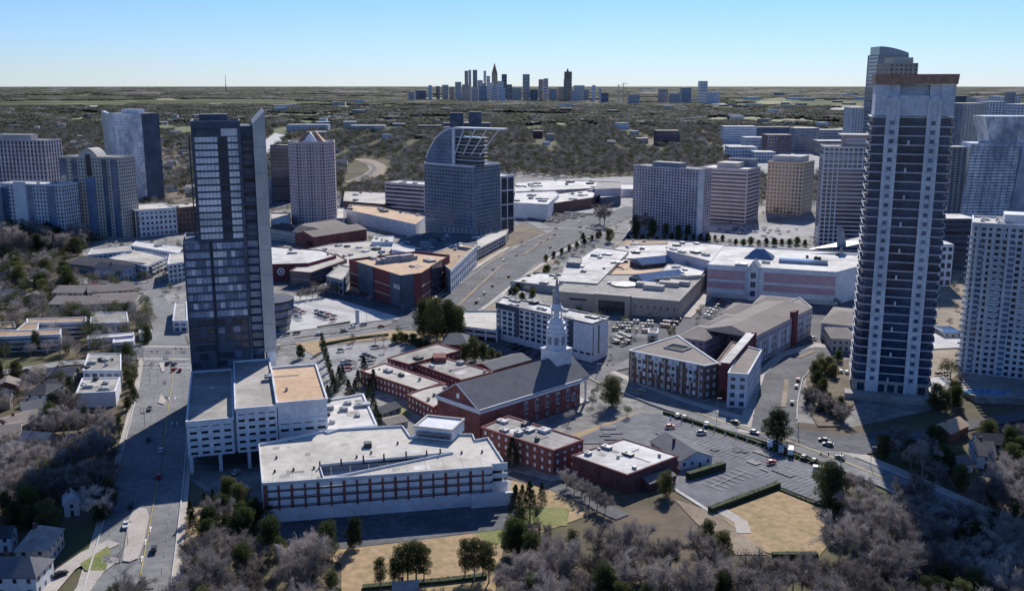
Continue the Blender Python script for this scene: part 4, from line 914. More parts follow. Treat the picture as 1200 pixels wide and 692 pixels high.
mall('grey clad block with low annex on the left flank of the theatre', [(383, 324), (402, 329), (410, 313), (398, 311)], 11, 'roof_cream', wall='grey_wall', nf=2, bay=5, cat='store')
# ================================================================ TWIN-STRIPED TOWER (right)
bl = G(999, 463); ang = math.radians(-17)
KT = Fr(bl, (math.cos(ang), math.sin(ang))); TW = 34.6; TD = 32.0
pa = empty('condominium_tower', (*KT.p(TW / 2, TD / 2), 0), 'tall dark curved-balcony tower with two pale vertical stripes and copper topped crown', 'tower')
def curved(w0, w1, dp, k=10, bulge=2.6, cr=6):
    pts = []
    pts += [(w0 - 1.2, dp)]
    for i in range(k + 1):
        t = i / k; pts.append((w0 - 1.2 + cr * (t ** 1.5) * .55 - (0 if t > 0 else 0), cr * (1 - math.sqrt(max(0, 1 - (1 - t) ** 2))) if False else cr * (1 - math.sin(t * math.pi / 2))))
    m_ = [(w1 + w0 - a, b) for a, b in pts[::-1]]
    return pts + m_
out = curved(0, TW, TD)
def foot_of(pts, fr=KT): return [fr.p(a, b) for a, b in pts][::1]
def ccw(P):
    A = sum(P[i][0] * P[(i + 1) % len(P)][1] - P[(i + 1) % len(P)][0] * P[i][1] for i in range(len(P))); return P if A > 0 else P[::-1]
OUT = ccw(foot_of(out)); keep(OUT, 4)
b = MB(); b.prism(inset(OUT, 1.1), 0, 135.5); b.build('glass_core', M['glass_navy'], pa)
NF = 30; fh = (135 - 8) / NF
sl0 = MB(); sl0.prism(OUT, 0, .32, bottom=True); edge_strip(sl0, OUT, .0, .18, .32, .42)
sme = sl0.mesh('floor_slab', M['stucco_white'], (KT.p(TW / 2, TD / 2)[0], KT.p(TW / 2, TD / 2)[1], 0))
gl0 = MB(); edge_strip(gl0, inset(OUT, .12), 0, .1, .42, 1.4); gme = gl0.mesh('balcony_rail', M['glass_navy'], (KT.p(TW / 2, TD / 2)[0], KT.p(TW / 2, TD / 2)[1], 0))
for k in range(NF + 1):
    for nm, me in (('floor_slab', sme), ('balcony_rail', gme)):
        if k == NF and nm == 'balcony_rail': continue
        o = bpy.data.objects.new(nm, me); C.objects.link(o); o.parent = pa; o.location = (0, 0, 8 + k * fh)
wins = []
for s0_, s1_ in ((.155, .325), (.665, .835)):
    a0, a1 = TW * s0_, TW * s1_; b = MB()
    b.box(KT, a0, a0 + 1.5, -1.0, 1.8, 0, 142); b.box(KT, a1 - 1.5, a1, -1.0, 1.8, 0, 142); b.box(KT, a0 + 1.5, a1 - 1.5, -.5, 1.8, 0, 142)
    b.loft([[(*KT.p((a0 + a1) / 2 + (a1 - a0) / 2 * math.cos(t * math.pi / 8), d), 142 + (a1 - a0) / 2 * math.sin(t * math.pi / 8)) for t in range(9)] for d in (1.8, -1.0)])
    b.build('pier', M['stucco_white'], pa)
    for k in range(NF):
        x, y = KT.p((a0 + a1) / 2, -.55); wins.append((x, y, 9.9 + k * fh, 1.9, .15, 1.9, KT.ang, 'glass_blue'))
for k in range(NF):
    x, y = KT.p(TW * .45 + (k % 2) * .4, .2); wins.append((x, y, 9.4 + k * fh, .9, .7, 2.0, KT.ang, 'stucco_white')) if k % 3 == 0 else None
put_windows(pa, [q_ for q_ in wins if q_[7] != 'stucco_white']); put_windows(pa, [q_ for q_ in wins if q_[7] == 'stucco_white'], 'privacy_screen')
b = MB(); CR = frect(KT, .2, TW - .2, .6, TD - 3); b.prism(CR, 135.8, 136.8, bottom=True); 
b.box(KT, .2, TW * .17, .8, 3, 136.8, 150); b.box(KT, TW * .82, TW - .2, .8, 3, 136.8, 150); b.box(KT, TW * .31, TW * .68, .8, 3, 136.8, 145); b.box(KT, .2, 3, 3, TD - 3, 136.8, 150); b.box(KT, TW - 3, TW - .2, 3, TD - 3, 136.8, 150); b.box(KT, .2, TW - .2, TD - 6, TD - 3, 136.8, 150)
b.box(KT, 8, TW - 8, 9, TD - 9, 136.8, 149); b.box(KT, TW * .17, TW * .31, 1.8, 3.2, 136.8, 150.01); b.box(KT, TW * .68, TW * .82, 1.8, 3.2, 136.8, 150.01); b.box(KT, TW * .31, TW * .68, 4.5, 6, 136.8, 150.02); b.build('crown', M['stucco_white'], pa)
b = MB(); b.loft([[(*p, 150.05) for p in inset(CR, -.5)], [(*p, 154.6) for p in inset(CR, -.9)]]); b.build('crown_cornice', M['copper'], pa)
add_box(pa, 'crown_panel', 'white_wall', KT, TW * .38, TW * .5, .5, .8, 138.2, 144)
for a in (.24, .75, .975): x, y = KT.p(TW * a, .5); b = MB(); b.cone((x, y), 145 if a < 1 else 153, 151 if a < 1 else 159, .18, .08, 5); b.build('lightning_rod', M['stucco_white'], pa)
b = MB(); b.prism(inset(OUT, .4), 0, 1.2); edge_strip(b, OUT, .2, .5, 7, 8.2)
for i in range(8): a = 1 + i * (TW - 2) / 7; b.box(KT, a - .7, a + .7, -.35, 1.8, 0, 8)
b.build('base', M['tan_wall'], pa)
bm_ = MB(); bm_.prism(frect(KT, -4, TW + 7, -7, 0.5), 0, 3.2); tag(bm_.build('terrace', M['roof_dirty']), kind='structure'); keep(frect(KT, -6, TW + 9, -8, 4))
# ================================================================ RIGHT EDGE CONDOMINIUM
rh = hh(440, 262)
A_ = G(1141, 263, rh); RFr = Fr(A_, (math.cos(math.radians(-24)), math.sin(math.radians(-24))))
rf = [RFr.p(0, 0), RFr.p(40, 0), RFr.p(40, 30), RFr.p(0, 30)]
rc = bld('pale condominium tower cut by the right edge of the view beside the blue pool', 'tower', rf, rh, 24, 3.4, name='condominium_tower', wall='stucco_white', roof='roof_white', glass='glass_dark', pier=.42, span=.42, units=18, par=1.2, first=3, seed=61)
for a0, a1 in ((1, 5.5), (16, 20), (31.5, 36)): add_box(rc, 'glass_bay', 'glass_blue', RFr, a0, a1, -.75, 0, 4, rh - 8)
for k in range(24):
    for a0, a1 in ((1, 5.5), (16, 20), (31.5, 36)): add_box(rc, 'bay_band', 'stucco_white', RFr, a0, a1, -.95, 0, 5 + k * (rh - 12) / 24, 5.9 + k * (rh - 12) / 24)
for i in range(6):
    a = 2.5 + i * 7; b = MB(); b.cone(RFr.p(a, -.5), 0, rh - .2, .8, .8, 8); b.build('column', M['stucco_white'], rc)
for k in range(23):
    z_ = 6 + k * (rh - 8) / 23.5
    for a0, a1 in ((10, 15), (24, 31), (-2.2, .3)):
        b = MB(); b.box(RFr, a0, a1, -1.7, 0, z_, z_ + .25); b.box(RFr, a0, a1, -1.7, -1.6, z_, z_ + 1.1); b.build('balcony', M['stucco_white'], rc)
for k in range(14): a = 1 + k * 2.7; b = MB(); b.box(RFr, a - .3, a + .3, -.9, -.3, rh - 7, rh + 1); b.build('pilaster', M['stucco_white'], rc) if k % 2 else None
add_box(rc, 'penthouse', 'white_wall', RFr, 14, 34, 8, 22, rh, rh + 5)
pd = block('terrace', [(1128, 446), (1200, 434), (1240, 440), (1240, 475), (1142, 472), (1125, 462)], 3, 'roof_grey')
b = MB(); c = G(1158, 459, 3)
pts = [(c[0] + 9.5 * math.cos(t * .3927) * (1 + .25 * math.cos(t * .785)), c[1] + 5 * math.sin(t * .3927), 3.06) for t in range(16)]; b.poly(pts); o = b.build('swimming_pool', M['pool_water']); tag(o, 'large blue kidney-shaped pool on the terrace under the condominium tower', 'swimming pool')
b = MB(); c = G(1101, 399); b.poly([(c[0] + 6 * math.cos(t * .5236), c[1] + 3.4 * math.sin(t * .5236), .32) for t in range(12)]); o = b.build('swimming_pool', M['pool_water']); tag(o, 'small pale blue pool beyond the twin-striped tower', 'swimming pool')
sheet('pavement', [(1088, 392), (1126, 390), (1128, 408), (1090, 410)], 'concrete')
house('blue flat-roofed pool house beside the small pale pool', (1106, 396), (1127, 396), (1127, 388), 3.4, .5, 'cream_wall', 'glass_blue', name='pool_house', cat='pool house', nf=1, hip=2, chim=False)
# ================================================================ TOWERS OF THE MIDDLE DISTANCE
def tower(label, A, B, Cc, yt, nf, bay=4, cat='office tower', name='office_tower', dpx=None, depth=None, **kw):
    """A, B: ground spots of the near wall's ends; Cc: ground spot of the right-hand wall's far end (or depth in metres); yt: bearing row of its top"""
    a, b = G(*A), G(*B); h = hh(A[1] if A[1] > B[1] else B[1], yt)
    if depth: fr = Fr(a, (b[0] - a[0], b[1] - a[1])); L = math.dist(a, b); foot = frect(fr, 0, L, 0, depth)
    else: foot = rect(A, B, Cc)
    r = bld(label, cat, foot, h, nf, bay, name=name, **kw); return r, foot, h
def cap(r, foot, h, f0, f1, g0, g1, dh_, m, name='penthouse'):
    fr = Fr(foot[0], (foot[1][0] - foot[0][0], foot[1][1] - foot[0][1])); L = math.dist(foot[0], foot[1]); D = math.dist(foot[1], foot[2])
    return add_box(r, name, m, fr, L * f0, L * f1, D * g0, D * g1, h, h + dh_)
# sail tower
A_, B_, C_ = (499, 275), (554.5, 283), (586, 276)
a, b_, c_ = G(*A_), G(*B_), G(*C_); h1 = hh(283, 196)
foot = [a, b_, c_, (a[0] + c_[0] - b_[0], a[1] + c_[1] - b_[1])]
sail = bld('glass office tower crowned by a curved sail and a white cantilevered canopy', 'office tower', foot, h1, 20, 4.2, name='office_tower', wall='grey_wall', roof='roof_cream', mode='grid', glass='glass_blue', pier=.16, span=.34, dep=.3, parcol='white_wall', par=1.6)
fr = Fr(a, (b_[0] - a[0], b_[1] - a[1])); L1 = math.dist(a, b_)
b = MB(); hp = [(.0, 0)] ; R_ = hh(279, 150) - h1; cl = L1 * .98
prof = [(0, 0), (cl, 0), (cl, R_ * .97)] + [(cl * (1 - math.sin(t * math.pi / 2 / 10) * 1.0), R_ * (math.cos(t * math.pi / 2 / 10) * .55 + .45) if t < 10 else R_ * .42) for t in range(1, 11)]
prof = [(.02 * L1, h1), (cl * .62, h1), (cl * .62, h1 + R_), (cl * .5, h1 + R_ * .97), (cl * .36, h1 + R_ * .86), (cl * .22, h1 + R_ * .68), (cl * .1, h1 + R_ * .42), (.02 * L1, h1 + R_ * .16)]
b.loft([[(*fr.p(p, d), z) for p, z in prof] for d in (16, 1)]); b.build('sail', M['glass_blue'], sail)
b = MB()
for p0, p1 in zip(prof[2:], prof[3:]): b.tube([(*fr.p(p0[0], .8), p0[1]), (*fr.p(p1[0], .8), p1[1])], [.9, .9], 4)
b.build('sail_rim', M['white_wall'], sail)
fz = [(h1 + R_ * .1 * k) for k in range(1, 10)]
for z in fz:
    x0 = next((p[0] for p in prof[::-1] if p[1] > z), cl * .5); add_box(sail, 'floor_band', 'grey_wall', fr, x0, cl * .62, .7, 1, z, z + .8)
for k in range(8): add_box(sail, 'crown_floor', 'white_wall' if k % 2 else 'grey_metal', fr, cl * .62, cl * 1.12, 3, 16, h1 + k * R_ * .1 + 2, h1 + k * R_ * .1 + 2.7)
add_box(sail, 'crown_core', 'glass', fr, cl * .64, cl * 1.05, 4, 15, h1, h1 + R_ * .78)
add_box(sail, 'mast', 'white_wall', fr, cl * .6, cl * .64, .2, 2, h1 - 8, h1 + R_)
b = MB(); q_ = [(cl * .62, 0), (cl * 1.62, 1), (cl * 1.55, 12), (cl * .62, 14)]; b.loft([[(*fr.p(*p), h1 + R_ + dz + (p[0] / cl - .6) * .5) for p in q_] for dz in (-.6, .9)]); b.build('canopy', M['white_wall'], sail)
for i in range(4):
    b = MB(); xx = cl * (.82 + i * .23); b.tube([(*fr.p(cl * (.63 + i * .17), 2), h1 + R_ * .32 if i else h1 + R_ * .3), (*fr.p(xx, 2), h1 + R_)], [.7, .7], 4); b.build('strut', M['white_wall'], sail)
for i in range(7): add_box(sail, 'column', 'white_wall', fr, L1 * (.42 + i * .09), L1 * (.42 + i * .09) + 1, -.9, 0, 0, 11)
f2 = Fr(b_, (c_[0] - b_[0], c_[1] - b_[1])); 
for i in range(4): add_box(sail, 'column', 'white_wall', f2, 4 + i * 8, 5 + i * 8, -.9, 0, 0, 10)
opendeck('low grey ramped deck at the foot of the sail-topped tower', [G(557, 300, 5), G(592, 281, 5), G(596, 273, 5), G(560, 283, 5)], 3, 3, wall='concrete')
tower('dark grid office block with white frames close behind the sail-topped tower', (587, 273), (602, 271), None, 207, 4, 8, depth=40, wall='white_wall', glass='glass_dark', pier=.12, span=.1, roof='roof_white')
r, f, h = tower('low dark banded office block left of the sail-topped tower', (452, 246), (498, 250), None, 217, 7, 4, depth=30, mode='band', glass='glass_dark', span=.45, wall='rose_stone', roof='roof_white', units=3)
# grey hotel slab
r, f, h = tower('wide grey gridded hotel slab behind the mall with low rooftop box', (741, 266), (816, 275), None, 199, 22, 3.6, cat='hotel', name='hotel', depth=24, wall='rose_stone', glass='glass', pier=.4, span=.4, roof='roof_grey'); cap(r, f, h, .25, .68, .2, .7, 5, 'grey_wall')
fr = Fr(f[1], (f[2][0] - f[1][0], f[2][1] - f[1][1])); add_box(r, 'end_wall', 'stucco_white', fr, -.4, 9, -.6, .5, 0, h + 1); 
r, f, h = tower('pink and dark banded office tower between hotel slab and ochre tower', (818, 258), (873, 262), (896, 257), 199, 14, 5, mode='band', wall='pink_wall', glass='glass_dark', span=.5, roof='roof_white'); cap(r, f, h, .3, .72, .2, .8, 6, 'cream_wall'); cap(r, f, h, .35, .95, .85, .98, 9, 'grey_wall')
r, f, h = tower('ochre tinted gridded office tower with louvred top box', (897, 249), (938, 252), (954, 248), 191, 14, 4.2, wall='ochre_stone', glass='glass', pier=.42, span=.42, roof='roof_grey'); cap(r, f, h, .1, .9, .1, .8, 7, 'concrete')
r, f, h = tower('dark banded office tower with white grid edge beside the twin-striped tower', (958, 292), (1020, 294), None, 173, 25, 4.6, depth=34, mode='band', wall='pink_wall', glass='glass_dark', span=.32, roof='roof_grey')
fr = Fr(f[0], (f[1][0] - f[0][0], f[1][1] - f[0][1])); L = math.dist(f[0], f[1])
for k in range(4): add_box(r, 'frame_post', 'stucco_white', fr, k * 4.2, k * 4.2 + .9, -.9, 0, 0, h + .5)
for k in range(4, 13): add_box(r, 'frame_post', 'stucco_white', fr, k * 4.2, k * 4.2 + .9, -.9, 0, h - 20, h + .5)
for z in (h - 20, h - 15, h - 10, h - 5, h - .6): add_box(r, 'frame_beam', 'stucco_white', fr, 0, L, -.8, 0, z, z + 1)
add_box(r, 'penthouse', 'tan_wall', fr, L * .36, L * .98, 3, 24, h, h + 10); add_box(r, 'roof_slab', 'cream_wall', fr, L * .3, L, 1, 27, h + 10, h + 11.3); add_box(r, 'sign_panel', 'pink_wall', fr, L * .4, L * .8, 2.4, 3, h + 3, h + 8)
for k in range(9): add_box(r, 'sign_letter', 'grey_wall', fr, L * (.425 + k * .04), L * (.445 + k * .04), 2.2, 2.4, h + 4.5, h + 6.5)
# pink tower with pyramid crown
ph_ = hh(269, 168); c = G(365, 268); c = (c[0], c[1] + 20)
PT = Fr(c, (math.cos(.12), math.sin(.12))); s_ = 23.5
oct_ = [PT.p(x, y) for x, y in ((-s_, -9), (-15, -s_), (15, -s_), (s_, -9), (s_, 9), (15, s_), (-15, s_), (-s_, 9))]
pt = bld('rose coloured apartment tower with glass pyramid crown and ribbed bays', 'apartment tower', oct_, ph_, 27, 3.4, name='apartment_tower', wall='pink_wall', roof='roof_grey', glass='glass_dark', pier=.4, span=.42, units=0, par=1.5)
for i in range(12): a = -14.5 + i * 2.64; add_box(pt, 'rib', 'pink_wall', PT, a - .35, a + .35, -s_ - 1.3, -s_, 0, ph_ + (1.5 if i % 3 else 3))
b = MB(); q0 = [(*PT.p(x, y), ph_) for x, y in ((-14, -14), (14, -14), (14, 14), (-14, 14))]; q1 = [(*PT.p(x, y), ph_ + 11) for x, y in ((-5, -5), (5, -5), (5, 5), (-5, 5))]; b.loft([q0, q1]); b.build('pyramid_crown', M['copper'], pt)
b = MB(); b.loft([[(*PT.p(x, y), z) for x, y, z in ((-8, -16, ph_), (8, -16, ph_), (0, -16, ph_ + 11))], [(*PT.p(x, y), z) for x, y, z in ((-8, -5, ph_), (8, -5, ph_), (0, -5, ph_ + 11.2))]]); b.build('glass_gable', M['glass_pale'], pt)
tower('plain dark glass tower tucked behind the rose pyramid-topped tower', (320, 236), (342, 237), None, 171, 16, 5, depth=26, mode='band', glass='glass_dark', wall='slate_panel', span=.2)
# left cluster
T = tower
r, f, h = T('broad grey ribbed hotel tower at the far left behind the white towers', (-12, 262), (62, 264), None, 165, 20, 4.4, cat='hotel', name='hotel', depth=28, mode='vert', wall='rose_stone', glass='glass_dark', pier=.42, span=.2, roof='roof_grey'); cap(r, f, h, .2, .72, .3, .7, 6, 'cream_wall')
r, f, h = T('white and glass apartment tower with a solid white stair strip, at the left edge', (4, 281), (78, 284), None, 217, 15, 3.6, cat='apartment tower', name='apartment_tower', depth=24, wall='stucco_white', glass='glass', pier=.38, span=.35, roof='roof_white', units=3)
fr = Fr(f[0], (f[1][0] - f[0][0], f[1][1] - f[0][1])); L = math.dist(f[0], f[1]); add_box(r, 'stair_wall', 'white_wall', fr, L * .27, L * .45, -1.6, 0, 0, h + 2.5)
for a0, a1 in ((.06, .16), (.47, .55), (.78, .9)): add_box(r, 'glass_bay', 'glass_blue', fr, L * a0, L * a1, -.7, 0, 2, h - 1)
T('narrow blue and white wing cut by the left edge of the view', (-40, 284), (2, 283), None, 222, 14, 3.6, cat='apartment tower', name='apartment_tower', depth=24, wall='stucco_white', glass='glass_blue', pier=.38, span=.35)
r, f, h = T('cream apartment tower with dark glass bays and rounded arched crest', (79, 277), (146, 280), None, 185, 23, 3.4, cat='apartment tower', name='apartment_tower', depth=26, wall='cream_wall', glass='glass_dark', pier=.45, span=.42, roof='roof_grey')
fr = Fr(f[0], (f[1][0] - f[0][0], f[1][1] - f[0][1])); L = math.dist(f[0], f[1])
for a0, a1 in ((-.0, .1), (.2, .29), (.43, .58), (.72, .8), (.87, .97)): add_box(r, 'glass_bay', 'glass_blue', fr, L * a0, L * a1, -1.0, 0, 2, h - (2 if a0 != .43 else 20))
b = MB(); b.loft([[(*fr.p(L * (.33 + .34 * t), d), h + 9 * math.sin(math.pi * t) ** .8) for t in [i / 8 for i in range(9)]] for d in (14, -1.2)]); b.build('crest', M['cream_wall'], r)
add_box(r, 'crest_window', 'glass_dark', fr, L * .46, L * .54, -1.5, -1, h - 18, h + 3)
# mirrored slab
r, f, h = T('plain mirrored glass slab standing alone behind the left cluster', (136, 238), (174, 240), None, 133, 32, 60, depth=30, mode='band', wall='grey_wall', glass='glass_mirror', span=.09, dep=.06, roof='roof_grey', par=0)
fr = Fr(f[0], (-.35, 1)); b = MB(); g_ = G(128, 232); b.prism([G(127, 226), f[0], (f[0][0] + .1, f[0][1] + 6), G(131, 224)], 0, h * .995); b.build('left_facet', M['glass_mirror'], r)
fr = Fr(f[0], (f[1][0] - f[0][0], f[1][1] - f[0][1])); L = math.dist(f[0], f[1]); cap(r, f, h, .3, .8, .2, .6, 5, 'glass_pale'); add_box(r, 'edge_fin', 'slate_panel', fr, L, L + 3, -.5, 28, 0, h)
# long courtyard apartments behind the left cluster
r, f, h = T('long five storey courtyard apartment block with pale roof behind the dark tower', (162, 278), (246, 268), None, 249, 5, 4.4, cat='apartment block', name='apartment_building', depth=34, wall='brick_brown', glass='glass_dark', pier=.5, span=.5, roof='roof_cream', units=7, big=1.8)
T('pale end of the courtyard apartments next to the cream crested tower', (147, 271), (161, 278), None, 247, 5, 4.4, cat='apartment block', name='apartment_building', depth=40, wall='stucco_white', glass='glass_dark', pier=.5, span=.5, roof='roof_cream')
# tall pair above the twin-striped tower
def far(label, px0, px1, D, yt, m, dep=None, cat='tower', name='tower', nf=None, mode='band', bay=8, group=None, glass='glass_blue', **kw):
    x0, x1 = (px0 - 600) * D / (F * cT), (px1 - 600) * D / (F * cT)
    k = (F * cT) / (F * cT - (min(yt + 60, 200) - 346) * sT); x0 *= k; x1 *= k
    h = H - D * tt(yt); w_ = x1 - x0; dep = dep or min(w_, 45)
    return bld(label, cat, [(x0, D), (x1, D), (x1, D + dep), (x0, D + dep)], h, nf if nf is not None else max(3, int(h / 8)), bay, name=name, group=group, wall=m, mode=mode, glass=glass, par=kw.pop('par', 0), **kw), h, x0, x1, D
r, h, x0, x1, D = far('tall blue tower with curved top rising behind the twin-striped tower', 1026, 1060, 1150, 64, 'grey_wall', nf=44, dep=36, span=.3)
b = MB(); 
for i, (zc, e) in enumerate(((3, 0), (6, .15), (8, .3))): pass
b.loft([[(x0 + (x1 - x0) * t, D + d, h + 9 * math.cos(t * 1.35)) for t in [0, .15, .3, .45, .6, .75, .9, 1]] + [(x1, D + d, h - .5), (x0, D + d, h - .5)] for d in (30, 0)]); b.build('curved_top', M['glass_blue'], r)
r, h, x0, x1, D = far('tan stepped residential tower peeking over the twin-striped tower', 1038, 1071, 900, 74, 'tan_wall', nf=44, mode='punch', bay=4, dep=30, glass='glass_dark', pier=.4)
add_box(r, 'crown', 'ochre_stone', W0, x0 + 5, x1 - 3, D + 4, D + 26, h, h + 5)
# flared glass tower
fr = Fr(G(1123, 262), (1, -.06)); L = 88; hg = hh(262, 168)
fl_ = empty('flared_tower', (*fr.p(30, 20), 0), 'pale mirrored glass tower with flared trapezoid crown behind the right edge condominium', 'office tower'); b = MB()
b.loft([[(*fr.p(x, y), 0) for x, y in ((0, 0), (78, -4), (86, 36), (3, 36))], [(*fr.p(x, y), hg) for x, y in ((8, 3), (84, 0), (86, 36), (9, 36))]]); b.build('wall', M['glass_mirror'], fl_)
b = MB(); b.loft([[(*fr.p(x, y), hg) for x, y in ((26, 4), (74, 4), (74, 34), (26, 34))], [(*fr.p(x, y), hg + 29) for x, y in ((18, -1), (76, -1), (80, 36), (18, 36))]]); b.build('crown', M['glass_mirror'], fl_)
for k in range(26):
    z = 4 + k * (hg - 5) / 26; t = z / hg; b = MB(); P_ = lambda x0, y0, x1, y1: (*fr.p(x0 + (x1 - x0) * t, y0 + (y1 - y0) * t - .1), z); b.tube([P_(0, 0, 8, 3), P_(78, -4, 84, 0)], [.45, .45], 4); b.build('floor_line', M['slate_panel'], fl_)
for k in range(13):
    s_ = k / 12; b = MB(); b.tube([(*fr.p(78 * s_, -4 * s_ - .1), 0), (*fr.p(8 + 76 * s_, 3 - 3 * s_ - .1), hg)], [.3, .3], 4); b.build('mullion', M['grey_wall'], fl_)
b = MB(); b.loft([[(*fr.p(x, y), 0) for x, y in ((50, -5), (80, -6.5), (80, 0), (50, 0))], [(*fr.p(x, y), hg - 2) for x, y in ((60, -1.2), (85, -2), (85, 2), (60, 2))]]); b.build('dark_facet', M['glass_blue'], fl_)
keep(frect(fr, 0, 86, -4, 36))
for lab, a, c, D, yt, m, md, gl in (
    ('slim white tower with vertical dark strips left of the twin-striped tower', 995, 1024, 1750, 126, 'stucco_white', 'vert', 'glass'),
    ('plain dark box tower just right of the copper crown', 1112, 1135, 2300, 112, 'slate_panel', 'band', 'glass_dark'),
    ('blue-grey ribbed tower directly right of the twin-striped tower', 1119, 1150, 1500, 121, 'grey_wall', 'vert', 'glass_blue'),
    ('pale ribbed tower above the flared crown', 1150, 1172, 1650, 119, 'stucco_white', 'vert', 'glass_blue'),
    ('white apartment tower behind the flared crown', 1168, 1190, 1800, 113, 'white_wall', 'punch', 'glass_blue'),
    ('pale tower cut by the right edge of the view above the flared crown', 1186, 1215, 1400, 122, 'stucco_white', 'punch', 'glass_blue'),
    ('low pale tower behind the blue-grey ribbed one', 1136, 1156, 2100, 114, 'cream_wall', 'punch', 'glass'),
    ('blue-white slab tower above the flared crown, second of the far row', 1144, 1158, 2000, 116, 'glass_pale', 'vert', 'glass_blue'),
    ('stepped white tower behind the pale ribbed one', 1158, 1168, 1900, 112, 'white_wall', 'punch', 'glass_dark'),
    ('low wide white block at the foot of the far right row', 1130, 1160, 1650, 148, 'stucco_white', 'band', 'glass_dark'),
    ('thin grey tower between the white ones above the flared crown', 1176, 1184, 1700, 108, 'grey_wall', 'vert', 'glass_blue'),
    ('pale block with dark bands right behind the flared crown', 1180, 1200, 1500, 126, 'cream_wall', 'band', 'glass_dark'),
    ('narrow grey grid tower wedged beside the twin-striped tower', 1108, 1131, 1080, 172, 'grey_wall', 'punch', 'glass_dark')):
    far(lab, a, c, D, yt, m, mode=md, glass=gl, bay=5, pier=.35, nf=30, roof='roof_white', cat='tower')
far('dark glass block with white roof at the foot of the flared tower', 1104, 1150, 800, 256, 'slate_panel', nf=9, glass='glass_dark', roof='roof_white', dep=30, cat='office block', name='office_building')
far('small white gridded block in front of the dark glass one', 1104, 1126, 730, 286, 'white_wall', nf=5, mode='punch', bay=4, dep=16, roof='roof_white', cat='office block', name='office_building', glass='glass_dark')
# mid distance blocks (centre right and centre left)
for lab, a, c, D, yt, m, rf in (
    ('blue and white apartment slab beyond the bare wood, leftmost of its row', 847, 884, 2600, 148, 'glass_pale', 'roof_white'),
    ('dark glass office block right of the blue and white slab', 880, 925, 2700, 149, 'slate_panel', 'roof_grey'),
    ('low pale banded block in front of the blue and white slab', 872, 900, 2350, 161, 'stucco_white', 'roof_white'),
    ('brown cubic block in the middle of the far office row', 897, 926, 2100, 158, 'brick_brown', 'roof_grey'),
    ('grey tower pair with vertical stripes in the far office row', 929, 957, 2250, 150, 'grey_wall', 'roof_white'),
    ('white stepped block with terraces behind the pink banded tower', 854, 886, 2000, 172, 'white_wall', 'roof_white'),
    ('low white block right of the stepped terraces', 884, 908, 1950, 178, 'stucco_white', 'roof_white'),
    ('pale grey building with arched white roof beside the grid edged tower', 957, 1000, 2150, 165, 'tan_wall', 'roof_white'),
    ('long low white roofed block in the far right row', 955, 996, 2700, 152, 'cream_wall', 'roof_white'),
    ('maroon topped block alone in the bare wood', 768, 795, 2500, 153, 'brick_dull', 'roof_grey'),
    ('left one of two dark square towers above the sail crown', 528, 543, 3300, 132, 'slate_panel', 'roof_grey'),
    ('right one of two dark square towers above the sail crown', 550, 564, 3300, 131, 'slate_panel', 'roof_grey'),
    ('low slab linking the two dark square towers', 520, 575, 3350, 144, 'grey_wall', 'roof_grey'),
    ('long low white office block on the far left of centre', 338, 386, 3250, 146, 'stucco_white', 'roof_white'),
    ('wide low brown office block left of the sail crown', 490, 517, 3300, 147, 'brick_brown', 'roof_grey'),
    ('narrow blue glass tower peeking past the right side of the dark tower', 312, 317, 1250, 208, 'glass_blue', 'roof_white'),
    ('low office block with white roof behind the broad white warehouse', 412, 452, 3200, 147, 'cream_wall', 'roof_white')):
    far(lab, a, c, D, yt, m, roof=rf, nf=max(2, int((H - D * tt(yt)) / 6)), cat='office block', name='office_building', bay=6, mode='punch' if 'stripe' not in lab else 'vert', pier=.3)
# big boxes of the far mall
def fb(label, pts, h, wall, roof, cat='mall block', **kw): return bld(label, cat, [G(x, y, h) for x, y in pts], h, name=kw.pop('name', 'mall_building'), wall=wall, roof=roof, par=.8, **kw)
fb('white walled far mall block with pale roof right of the sail-topped tower', [(602, 238), (642, 240), (655, 228), (650, 224), (604, 226)], 17, 'white_wall', 'roof_white', units=6, big=2)
fb('brown fronted far mall wing joining the white walled block', [(646, 239), (694, 232), (703, 229), (690, 223), (655, 227)], 12, 'brick_brown', 'roof_white', units=6, big=2)
fb('grey boxed store at the right end of the far mall', [(697, 222), (728, 221), (728, 214), (700, 213)], 20, 'rose_stone', 'roof_grey')
fb('far mall store with white roof beside the grey box', [(704, 232), (727, 230), (724, 224), (704, 226)], 12, 'slate_panel', 'roof_white')
fb('long rear roof of the far mall', [(603, 225), (650, 223), (698, 221), (700, 213), (640, 211), (605, 214)], 13, 'cream_wall', 'roof_white', units=14, big=2.4)
fb('thin white rear annex of the far mall near the hotel slab', [(728, 222), (743, 222), (743, 216), (728, 216)], 10, 'white_wall', 'roof_white')
yc = tag(MB().build('x', M['tan_wall']), None) if False else None
fb('white concrete box with tan roof left of the sail-topped tower', [(406, 246), (487, 263.5), (499, 254), (440, 242.5), (410, 240)], hh(279, 263.5), 'stucco_white', 'roof_tan', cat='warehouse', name='warehouse', units=6, big=1.6)
fb('wide low roof with brown front behind the white concrete box', [(402, 236), (452, 240), (455, 226), (404, 224)], 8, 'brick_brown', 'roof_cream', cat='warehouse', name='warehouse', units=4, big=2)
opendeck('layered brown parking deck left of the rose tower', [G(318, 263, 14), G(340, 263, 14), G(340, 250, 14), G(318, 250, 14)], 4, 3.4, wall='brick_brown')
opendeck('small layered deck right of the rose tower', [G(389, 257, 9), G(403, 257, 9), G(403, 245, 9), G(389, 245, 9)], 3, 3.2, wall='stucco_white')
